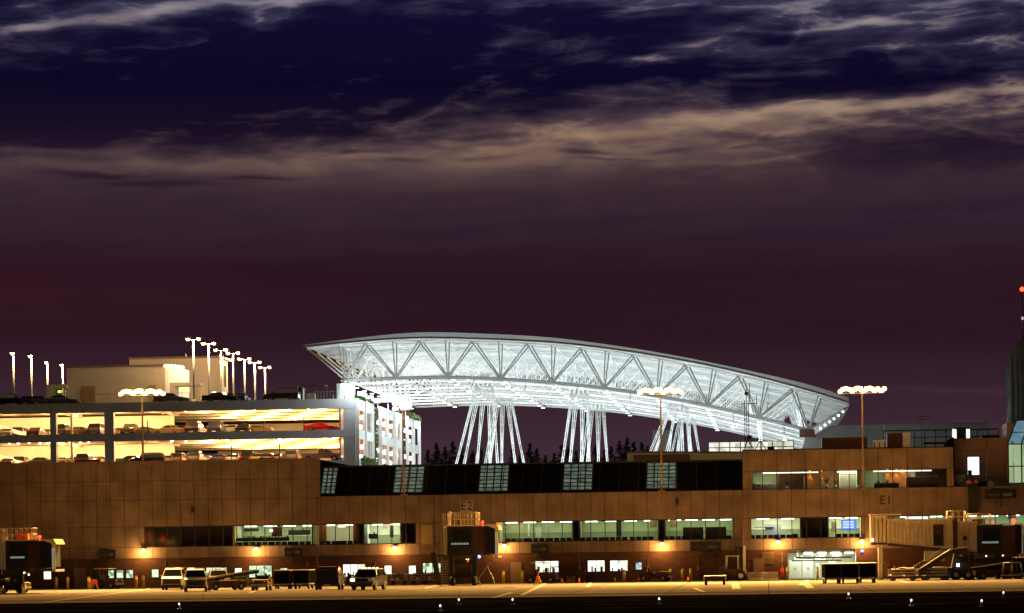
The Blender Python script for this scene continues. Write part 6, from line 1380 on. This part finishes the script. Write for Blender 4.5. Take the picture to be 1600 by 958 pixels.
for k in range(14):
    t0, t1 = 2*math.pi*k/14, 2*math.pi*(k+1)/14; f = lambda t: Vector((pm_.x+.27*math.cos(t)+.06*math.sin(t), Y-.13, pm_.z+.34*math.sin(t))); rg.bar(f(t0), f(t1), .03, .05)
rg.bar((pm_.x-.12, Y-.13, pm_.z-.16), (pm_.x+.14, Y-.13, pm_.z+.2), .03, .05).build('poster_emblem', mat('dull_red', (.30, .07, .03), .6, var=0), ps_)
m = MB(); railing(m, at(1481, 810, Y).x, at(1509, 810, Y).x, Y+.2, Y+2.6, z1+.25, 1.1, .5); railing(m, at(1514, 812, Y).x, at(1548, 812, Y).x, Y+.3, Y+2.6, z1+.1, .95, .6); m.build('roof_railing', MT['rail'], g)
MB().box(at(1520, 810, Y).x, at(1540, 810, Y).x, Y+.8, Y+1.8, z1+.1, z1+.6).build('air_unit', MT['brown'], g)
q = at(1584, 813, Y-.1); MB().ball((q.x, Y-.1, q.z), .18, 8, 5).tube((q.x, Y-.1, z1), (q.x, Y-.1, q.z), .03).build('beacon', MT['red'], g)
m = MB(); 
for px in (1506, 1514): xx = at(px, 840, Y).x; m.tube((xx, Y-.1, z0-.2), (xx, Y-.1, z1+1.1), .03, .03, 5)
for k in range(12): z = z0+k*.33; m.tube((at(1506, 840, Y).x, Y-.1, z), (at(1514, 840, Y).x, Y-.1, z), .02, .02, 4)
m.build('ladder', MT['rail'], g)
q = at(1508, 841, Y-.15); MB().tube((q.x, Y-.2, q.z), (q.x, Y-.02, q.z), .22, .22, 12).tube((q.x, Y-.1, z0), (q.x, Y-.1, q.z), .03).build('round_mirror', MT['blackpaint'], g)
q = at(1363, 844, Y+.6); MB().ball(q, .15, 8, 5).build('bulkhead_lamp', MT['sodium_small'], g)
MB().tube((at(1375, 850, Y+2).x, Y+2.5, 0), (at(1375, 850, Y+2).x, Y+2.5, at(1375, 848, Y+2).z), .22, .22, 12).box(at(1373, 870, Y+2).x, at(1379, 870, Y+2).x, Y+1.9, Y+2.1, at(1375, 880, Y).z, at(1375, 850, Y).z).build('support_column', MT['cream'], g)
p0 = at(1445, 877, Y+.1); p1 = at(1476, 861, Y+.1); MB().box(p0.x, p1.x, Y+.2, Y+1.5, p0.z, p1.z).box(p0.x+.6, p0.x+.65, Y+.18, Y+.2, p0.z, p1.z).build('equipment_box', MT['ribtan'], g, bevel=.02)
undercarriage(g, at(1540, 880, Y).x, Y+1.2, z0-.02, 2.4)
MB().box(at(1525, 870, Y).x, at(1580, 870, Y).x, Y+.4, Y+2.2, 1.5, z0-.3).build('machinery', MT['blackpaint'], g)
for px, py, mm in ((1541, 869, 'sodium_small'), (1567, 868, 'sodium_small')): q = at(px, py, Y-.1); MB().ball(q, .07, 6, 4).build('marker_lamp', MT[mm], g)
# belt loader raised to the bridge (dark long stairs/conveyor)
Y3 = 281; g = empty('raised_conveyor_truck', (at(1500, 905, Y3).x, Y3, 0), 0, 'dark conveyor truck with a long raised ramp under the right jet bridge', 'conveyor truck')
p0 = at(1421, 904, Y3); p1 = at(1487, 861, Y3); p2 = at(1512, 858, Y3)
MB().bar((p0.x, Y3+.6, .25), (p1.x, Y3+.6, p1.z), 1.0, .4).bar((p1.x, Y3+.6, p1.z), (p2.x, Y3+.6, p2.z), 1.0, .35).build('ramp', MT['blackpaint'], g)
m = MB(); 
for k in range(13): t = k/12; a = Vector((p0.x+(p1.x-p0.x)*t, Y3+.05, .35+(p1.z-.35)*t)); m.tube(a, a+Vector((0, 0, .7)), .025, .025, 4)
m.tube((p0.x, Y3+.05, 1.05), (p1.x, Y3+.05, p1.z+.7), .03, .03, 5).build('handrail', MT['steel'], g)
xc = at(1506, 890, Y3).x
MB().box(at(1474, 890, Y3).x, at(1518, 890, Y3).x, Y3+.2, Y3+2.0, .55, 1.15).prism_y([(at(1487, 890, Y3).x, 1.15), (at(1519, 890, Y3).x, 1.15), (at(1517, 890, Y3).x, 2.3), (at(1492, 890, Y3).x, 2.4)], Y3+.3, Y3+1.9).build('body', MT['blackpaint'], g, bevel=.05)
MB().box(at(1499, 886, Y3).x, at(1513, 886, Y3).x, Y3+.24, Y3+.29, 1.55, 2.15).build('cab_window', MT['carglass'], g)
q = at(1497, 883, Y3); MB().cbox((q.x, Y3+.1, q.z), (.22, .1, .26)).build('work_lamp', MT['bluewhite'], g); q = at(1502, 868, Y3); MB().ball((q.x, Y3+.4, q.z), .26, 8, 5, .5).build('dome_lamp', MT['steel'], g)
for px in (1494, 1513):
    xx = at(px, 900, Y3).x; t = MB().tube((xx, Y3+.05, .48), (xx, Y3+.4, .48), .48, .48, 16).build('wheel', MT['black'], g); MB().tube((xx, Y3+.02, .48), (xx, Y3+.05, .48), .2, .2, 10).build('rim', MT['steel'], t)
    t = MB().tube((xx, Y3+1.8, .48), (xx, Y3+2.15, .48), .48, .48, 16).build('wheel', MT['black'], g); MB().tube((xx, Y3+2.15, .48), (xx, Y3+2.18, .48), .2, .2, 10).build('rim', MT['steel'], t)
# cart frame and odds under the right bridge
g = empty('cart_frame', (at(1582, 905, 283).x, 283, 0), 0, 'open metal cart frame near the right edge under the jet bridge', 'cart')
m = MB()
for x in (-.9, 0, .9):
    for y in (0, 1.2): m.tube((x, y, .3), (x*.85, y, 1.5), .04, .04, 5)
m.tube((-.8, 0, 1.5), (.8, 0, 1.5), .05).tube((-.8, 1.2, 1.5), (.8, 1.2, 1.5), .05).box(-1, 1, -.1, 1.3, .3, .4).build('frame', MT['steel'], g, True); wheels(g, [(-.8, 0), (.8, 0), (-.8, 1.2), (.8, 1.2)], .18, .1)
o = copy_thing(bc, (at(1603, 905, 285).x, 285, 0), R(3), 'dark covered cart cut by the right edge of the picture', 'covered baggage carts'); o.scale = (1.4, 1, 1.15)
# dark banner post at the right of the facade
p0 = at(1513, 802, FY-.8); p1 = at(1527, 757, FY-.8); g = empty('dark_duct_post', ((p0.x+p1.x)/2, FY-.8, p0.z), 0, 'dark upright duct with an orange top above the right jet bridge', 'duct')
MB().box(p0.x, p1.x, FY-.8, FY-.1, p0.z, p1.z).build('duct', MT['blackpaint'], g, bevel=.05); MB().ball(((p0.x+p1.x)/2-.25, FY-.4, p1.z+.2), .3, 10, 6).ball(((p0.x+p1.x)/2+.4, FY-.4, p1.z+.3), .25, 10, 6).build('rounded_cap', mat('rust_orange', (.4, .14, .04), .6, var=.3), g)
# ---------------------------------------------------------------- taxiway edge lights
e0 = None
for px, py, t in ((280, 950, 'far left, alone'),(688, 953.5, 'lowest, left of the picture middle'),(717, 943, 'left of the middle, just above the lowest one'),(801, 943, 'at the picture middle'),(1030, 942, 'below the small dark tractor'),(1326, 934, 'below the middle covered cart'),(1424, 945, 'below the left bollard pair of the right bridge'),(1534, 946, 'second from the right edge'),(1568, 932, 'nearest the right edge')):
    q = ground(px, py+1.5)
    if e0 is None:
        e0 = empty('taxiway_light', (0,0,0)); MB().tube((0,0,0),(0,0,.24),.05,.05,8).box(-.12,.12,-.12,.12,0,.03).build('stem', MT['steel'], e0, True); MB().ball((0,0,.31),.048,10,6,1.3).build('lens', emit('edge_light', (.55,.8,1), 4), e0, True); o = e0
    else: o = copy_tree(e0)
    o.location = q; tag(o, 'small bluish taxiway edge light '+t, 'edge light', 'taxiway edge lights')
m0 = None
for px, py, t in ((317, 937, 'far left at the apron edge'),(717, 934, 'behind a taxiway light left of the middle'),(1030, 938, 'behind the taxiway light below the dark tractor'),(1328, 928, 'below the covered carts'),(1568, 926, 'near the right edge of the picture')):
    q = ground(px, py)
    o = MB().tube((0,0,0),(.02,0,.42),.025,.02,6).box(-.07,.07,-.07,.07,0,.02).build('marker_rod', MT['blackpaint']) if m0 is None else m0.copy()
    if m0 is None: m0 = o
    else: COL.objects.link(o)
    o.location = q; tag(o, 'thin dark marker rod, '+t, 'marker rod', 'marker rods')
# ---------------------------------------------------------------- inside the gate rooms
def room(i): return ROOMS[i]
def seatbank(x, y, z, lab, n=4, proto=[None]):
    if proto[0] is None:
        g = empty('seat_bench', (0,0,0)); MB().box(-n*.3, n*.3, -.04, .04, .36, .42).box(-n*.28, -n*.28+.06, -.25, .25, 0, .36).box(n*.28-.06, n*.28, -.25, .25, 0, .36).build('beam', MT['frame'], g, True)
        for k in range(n): MB().box(-n*.3+k*.6+.04, -n*.3+k*.6+.56, -.25, .25, .42, .5).build('seat', MT['black'], g, True, .02); MB().box(-n*.3+k*.6+.04, -n*.3+k*.6+.56, -.3, -.24, .5, .98).build('backrest', MT['black'], g, True, .02)
        proto[0] = g
    else: g = copy_tree(proto[0])
    g.location = (x, y, z); tag(g, lab, 'seats', 'waiting seats in the gate rooms'); return g
sb = [(380,'at the left end of the bright kiosk window'),(410,'under the middle of the kiosk window'),(440,'right of the yellow kiosk light'),(468,'at the right end of the kiosk window'),(518,'in the tan lit room'),(543,'in the tan lit room, right side'),(808,'at the left end of the first gate window'),(842,'under the first gate window screens'),(875,'at the right end of the first gate window'),(925,'at the left end of the second gate window'),(962,'in the middle of the second gate window'),(1003,'at the right end of the second gate window'),(1055,'left in the third gate window'),(1125,'right in the third gate window'),(1190,'left in the bright window over the barriers'),(1228,'right in the bright window over the barriers'),(1272,'in the dark part left of the blue screen'),(1325,'under the blue screen')]
for px, t in sb: seatbank(at(px, 840, FY+1.2).x, FY+1.2, 3.42, 'dark waiting seats '+t)
def screen_(px, py, w, h, m, lab, y=1.4, rows=True, cat='screen', nm='flight_screen'):
    p = at(px, py, FY+y); g = empty(nm, p, 0, lab, cat); MB().cbox((p.x, FY+y, p.z), (w, .12, h)).build('casing', MT['blackpaint'], g, bevel=.02)
    s = MB().cbox((p.x, FY+y-.066, p.z), (w-.1, .01, h-.1)).build('display', m, g); q = MB()
    if rows:
        for k in range(5): q.cbox((p.x-.05, FY+y-.074, p.z+h*.32-k*h*.15), (w*.72, .004, h*.055))
        q.build('text_line', emit('screen_text', (.8,.9,1), 1.6), s)
    MB().tube((p.x, FY+y+.05, p.z+h/2), (p.x, FY+y+.05, zH+.3), .03).build('mount', MT['frame'], g); return g
screen_(1326.5, 820, 1.45, 1.0, MT['screen'], 'blue flight information screen in the bright window left of the right jet bridge')
for px, w, h, t in ((1083, 2.0, 1.5, 'left of the two big black boards in the third gate window'), (1119, 2.0, 1.5, 'right of the two big black boards in the third gate window')):
    p = at(px, 830, FY+1.6); g = empty('notice_board', (p.x, FY+1.6, 3.3), 0, 'black free-standing board, '+t, 'board', 'big black boards'); MB().box(p.x-w/2, p.x+w/2, FY+1.6, FY+1.7, 3.75, 3.75+h).build('panel', MT['blackpaint'], g); MB().box(p.x-w/2+.1, p.x-w/2+.16, FY+1.6, FY+1.66, 3.3, 3.75).box(p.x+w/2-.16, p.x+w/2-.1, FY+1.6, FY+1.66, 3.3, 3.75).build('leg', MT['frame'], g)
for px, py, w, h, y, mm, nm, lab, cat in ((966, 811.5, 3.3, .35, 1.5, 'frame', 'hanging_sign', 'dark wide sign hung in the second gate window', 'sign'), (967, 826, .5, 1.6, 3, 'frame', 'gate_podium', 'dark slim podium in the middle of the second gate window', 'podium'), (1021, 818, .7, .8, 3, 'panel_dark', 'wall_picture', 'brown framed picture at the right of the second gate window', 'picture'), (1052, 818, .7, .75, 3, 'panel_dark', 'wall_picture', 'brown framed picture at the left of the third gate window', 'picture'),
  (841, 832, .5, 1.0, 3, 'white', 'check_in_desk', 'pale desk front with a lamp in the first gate window', 'desk'), (826, 829, .12, 1.2, 3, 'white', 'partition_post', 'white slim partition post, left of the pale desk', 'post'), (856, 829, .12, 1.2, 3, 'white', 'partition_post', 'white slim partition post, right of the pale desk', 'post'), (912, 813, .3, .6, 1, 'white', 'hanging_lamp', 'white hanging lamp at the left of the second gate window', 'lamp'),
  (405, 843, 6.0, .35, 1.6, 'frame', 'kiosk_counter', 'long dark counter under the kiosk window', 'counter'), (393, 828, 1.4, .3, 2.2, 'frame', 'hanging_sign', 'dark sign over the left kiosk shelves', 'sign'), (433, 831, 1.0, .9, 2.0, 'brown', 'kiosk_stand', 'brown stand beside the yellow kiosk light', 'stand'), (424, 829, .3, .25, 1.9, 'sodium_small', 'yellow_sign', 'small yellow lit sign in the kiosk window', 'sign'), (468, 832, 2.2, .5, 2.4, 'frame', 'bottle_shelf', 'dark shelf of goods at the right of the kiosk', 'shelf'),
  (504, 833, .8, 2.0, 2.0, 'wood', 'wood_column', 'orange wood column at the left of the tan room', 'column'), (556, 833, .5, 2.0, 2.0, 'wood', 'wood_column', 'orange wood column at the right of the tan room', 'column'), (534, 822, .7, .22, 1.5, 'sodium_small', 'oval_lamp', 'glowing oval ceiling lamp in the tan room', 'lamp'), (583, 838, .9, .5, 2.0, 'frame', 'office_desk', 'dark desk in the brightest window', 'desk'), (601, 822, .4, .5, 3, 'panel_dark', 'wall_picture', 'small picture on the wall of the brightest room', 'picture'), (612, 830, .35, 1.2, 2, 'panel_dark', 'coat_stand', 'brown coat stand at the right of the brightest room', 'coat stand'),
  (1193, 824, 2.0, .06, 3, 'frame', 'wall_shelf', 'thin dark shelf in the bright window over the barriers', 'shelf'), (1208, 829, 1.6, 1.3, 3.2, 'ribwall', 'wall_panel_board', 'grey green board in the bright window over the barriers', 'board'), (1303, 823, .5, 1.0, 3, 'panel_dark', 'pin_board', 'dark notice panel left of the blue screen', 'panel'), (1242, 838, .5, .5, 1.5, 'frame', 'waste_bin', 'dark bin at the right of the window over the barriers', 'bin'),
  (1545, 799, 1.6, 1.1, 1.0, 'paper', 'lit_advert', 'glowing white square panel above the right jet bridge cab', 'panel'), (1506, 797, .7, .9, 1.6, 'paper', 'round_lit_panel', 'small glowing panel behind the dark duct', 'panel'), (1432, 808, 2.2, .9, 1.5, 'paper', 'lit_half_panel', 'glowing low panel behind the top of the ribbed jet bridge', 'panel'), (1581, 795, .8, 2.0, 2, 'panel_dark', 'door_leaf', 'brown door leaf in the aqua lit window', 'door')):
    p = at(px, py, FY+y); m = MB().cbox((p.x, FY+y, p.z), (w, .35 if nm not in ('wall_picture', 'pin_board', 'lit_advert', 'round_lit_panel', 'lit_half_panel') else .06, h))
    if nm in ('kiosk_counter', 'bottle_shelf', 'kiosk_stand', 'office_desk', 'check_in_desk'):
        rs = random.Random(px)
        for k in range(int(w*5)): xx = p.x-w/2+.1+rs.random()*(w-.2); m.cbox((xx, FY+y-.05, p.z+h/2+.09), (.07, .07, rs.uniform(.1, .25)))
    tag(m.build(nm, MT[mm], None, bevel=.01), lab, cat)
def plant(px, py, s, lab, y=1.0):
    p = at(px, py, FY+y); g = empty('potted_plant', p, 0, lab, 'plant'); MB().tube((p.x, FY+y, p.z-.35*s), (p.x, FY+y, p.z), .16*s, .2*s, 10).build('pot', MT['white'], g)
    m = MB(); rs = random.Random(px)
    for k in range(26):
        a = rs.random()*6.28; e = rs.uniform(.5, 1.0)*s; d = Vector((math.cos(a)*.6, math.sin(a)*.6, .8)); u = Vector((p.x, FY+y, p.z)); t = u+d*e; v = Vector((-math.sin(a), math.cos(a), 0))*.05*s; mid = u+d*e*.55+Vector((0,0,.08)); m.add([u, mid-v, t-Vector((0,0,.15)), mid+v], [(0,1,2,3)])
    m.build('leaves', MT['ivy'], g, fix=False)
plant(1230, 760, .8, 'bright leafed plant in front of the dark wood wall'); plant(1291, 757, 1.1, 'tall dark plant under the lounge downlight'); plant(1342, 758, .8, 'small plant right of the bright blinds'); plant(1305, 758, .8, 'small plant left of the bright blinds'); plant(1185, 762, .6, 'low plant among white chairs at the left of the lounge')
for k, (px, t) in enumerate(((1182, 'leftmost'), (1194, 'second'), (1206, 'third'))):
    p = at(px, 760, FY+1.3); g = empty('tub_chair', (p.x, FY+1.3, ub-.35), 0, 'pale blue rounded lounge chair, %s of three' % t, 'chair', 'pale lounge chairs')
    MB().box(-.3,.3,-.3,.3,.3,.5).build('seat', MT['white'], g, True, .06); m = MB()
    for q in range(8): a = math.pi*q/7; m.cbox((.32*math.cos(a), -.28*math.sin(a)-.02, .62), (.16, .16, .75))
    m.build('backrest', MT['white'], g, True, .03); MB().box(-.25,.25,-.25,.25,0,.3).build('leg', MT['frame'], g, True)
tag(MB().box(at(1256.5,750,FY+.5).x-.04, at(1256.5,750,FY+.5).x+.04, FY+.5, FY+.58, ub, ub+1.35).build('white_post', MT['white']), 'slim white post at the lounge window', 'post')
for px, w, hgt, nm, lab, cat in ((1385, 2.4, .55, 'lounge_sofa', 'dark mounded sofa right of the mast in the lounge', 'sofa'), (1432, 2.0, 1.1, 'bar_counter', 'dark bar counter in the lounge with the bright opening', 'counter'), (1456, 1.2, 1.15, 'bar_cabinet', 'dark cabinet at the right of the lounge bar', 'cabinet')):
    p = at(px, 760, FY+1.2); g = empty(nm, (p.x, FY+1.2, ub-.3), 0, lab, cat)
    MB().box(-w/2, w/2, -.3, .4, 0, hgt+.25).build('body', MT['frame'], g, True, .08); rs = random.Random(px); m = MB()
    for k in range(int(w*3)): xx = -w/2+.15+rs.random()*(w-.3); m.tube((xx, 0, hgt+.25), (xx, 0, hgt+.25+rs.uniform(.12, .4)), .06, .04, 6)
    m.build('top_items', MT['blackpaint'] if nm != 'bar_counter' else MT['darkwood'], g, True)
g = empty('roof_box', (at(1501, 752, FY+1.5).x, FY+1.5, zW), 0, 'stacked pale grey roof boxes left of the bright single window', 'roof unit')
p0, p1 = at(1492, 763, FY+1.5), at(1510, 742, FY+1.5); MB().box(p0.x, p1.x-.2, FY+1.5, FY+2.4, zW+.0, p1.z).build('casing', MT['greywall'], g, bevel=.03); MB().box(p0.x-.05, p1.x, FY+1.46, FY+2.44, p1.z-1.0, p1.z-.95).build('seam', MT['steel'], g)
p = at(1548, 757, FY+1.5); g = empty('satellite_dish', (p.x, FY+1.5, zW+.0), 0, 'small pale dish and box on the low roof left of the glazed bay', 'dish'); MB().tube((p.x, FY+1.5, zW), (p.x, FY+1.5, p.z), .05).box(p.x-1.4, p.x+.3, FY+1.6, FY+2.0, zW, zW+.5).build('mount', MT['blackpaint'], g); MB().tube((p.x, FY+1.45, p.z), (p.x, FY+1.35, p.z), .1, .35, 12).build('dish', MT['white'], g)

w3 = copy_thing(wt, ground(332, 919), R(14), 'cream pickup facing us, mostly hidden behind the nearer cream van'); w3.location.y += 3
q = ground(1556, 905); o = copy_thing(belt0, (q.x, q.y+1, 0), R(-80), 'low belt loader in the shade under the right jet bridge')
q = ground(232, 916); 
for i, (px, lab) in enumerate(((700, 'upright fire extinguisher wheel cart left of the centre jet bridge'), (1222, 'upright fire extinguisher wheel cart left of the baggage bay'))):
    q = ground(px, 909 if px < 1000 else 906); g = empty('extinguisher_cart', (q.x, FY-1.4, 0), 0, lab, 'extinguisher', 'wheeled fire extinguishers')
    MB().tube((0,0,.25),(0,0,1.0),.17,.17,12).ball((0,0,1.0),.17,12,6).build('cylinder', PT['red'], g, True); wheels(g, [(-.22,.1),(.22,.1)], .2, .05)

# everything parked at the wall stands in front of it, not in it
KEEP = {'baggage_tractor': 2.3, 'baggage_trailer': 1.9, 'wheel_chock_rack': 1.0, 'traffic_cone': .9, 'tow_bar': 1.3, 'forklift': 1.5, 'concrete_barrier': .9, 'flat_cart': 2.0, 'belt_loader': 2.4, 'baggage_cart': 2.2}
for o in bpy.data.objects:
    k = o.name.split('.')[0]
    if k in KEEP and o.parent is None and o.location.y > FY-KEEP[k]: o.location.y = FY-KEEP[k]
# downpipes, conduits and vents on the facade
def wallpart(name, m_, mt, lab=None): return m_.build(name, mt, T)
for px in (1161, 690, 496): xx = x_(px); wallpart('downpipe', MB().tube((xx, FY-.1, .1), (xx, FY-.1, zW-.05), .075, .075, 8), MT['panel_dark'])
for px, z0_, z1_ in ((118, .3, 2.6), (258, .3, 2.7), (480, 1.2, 2.8), (585, .3, 2.3), (905, .4, 2.8), (1012, .4, 2.2), (1090, .3, 2.5), (1222, .2, 2.7)):
    xx = x_(px); wallpart('conduit', MB().tube((xx, FY+.0, z0_), (xx, FY+.0, z1_), .035, .035, 6).box(xx-.13, xx+.13, FY-.1, FY+.055, z0_+.7, z0_+1.15), MT['panel_dark'])
for px, zz in ((150, 2.45), (348, 2.5), (520, 2.5), (960, 2.45), (1120, 2.3)):
    xx = x_(px); v_ = MB(); yw = FY-.02 if zz > 3 else FY+.04
    for q in range(4): v_.box(xx-.25, xx+.25, yw-.05, yw+.01, zz+q*.09, zz+q*.09+.05)
    wallpart('wall_vent', v_.box(xx-.3, xx+.3, yw-.01, yw+.015, zz-.05, zz+.42), MT['joint'])
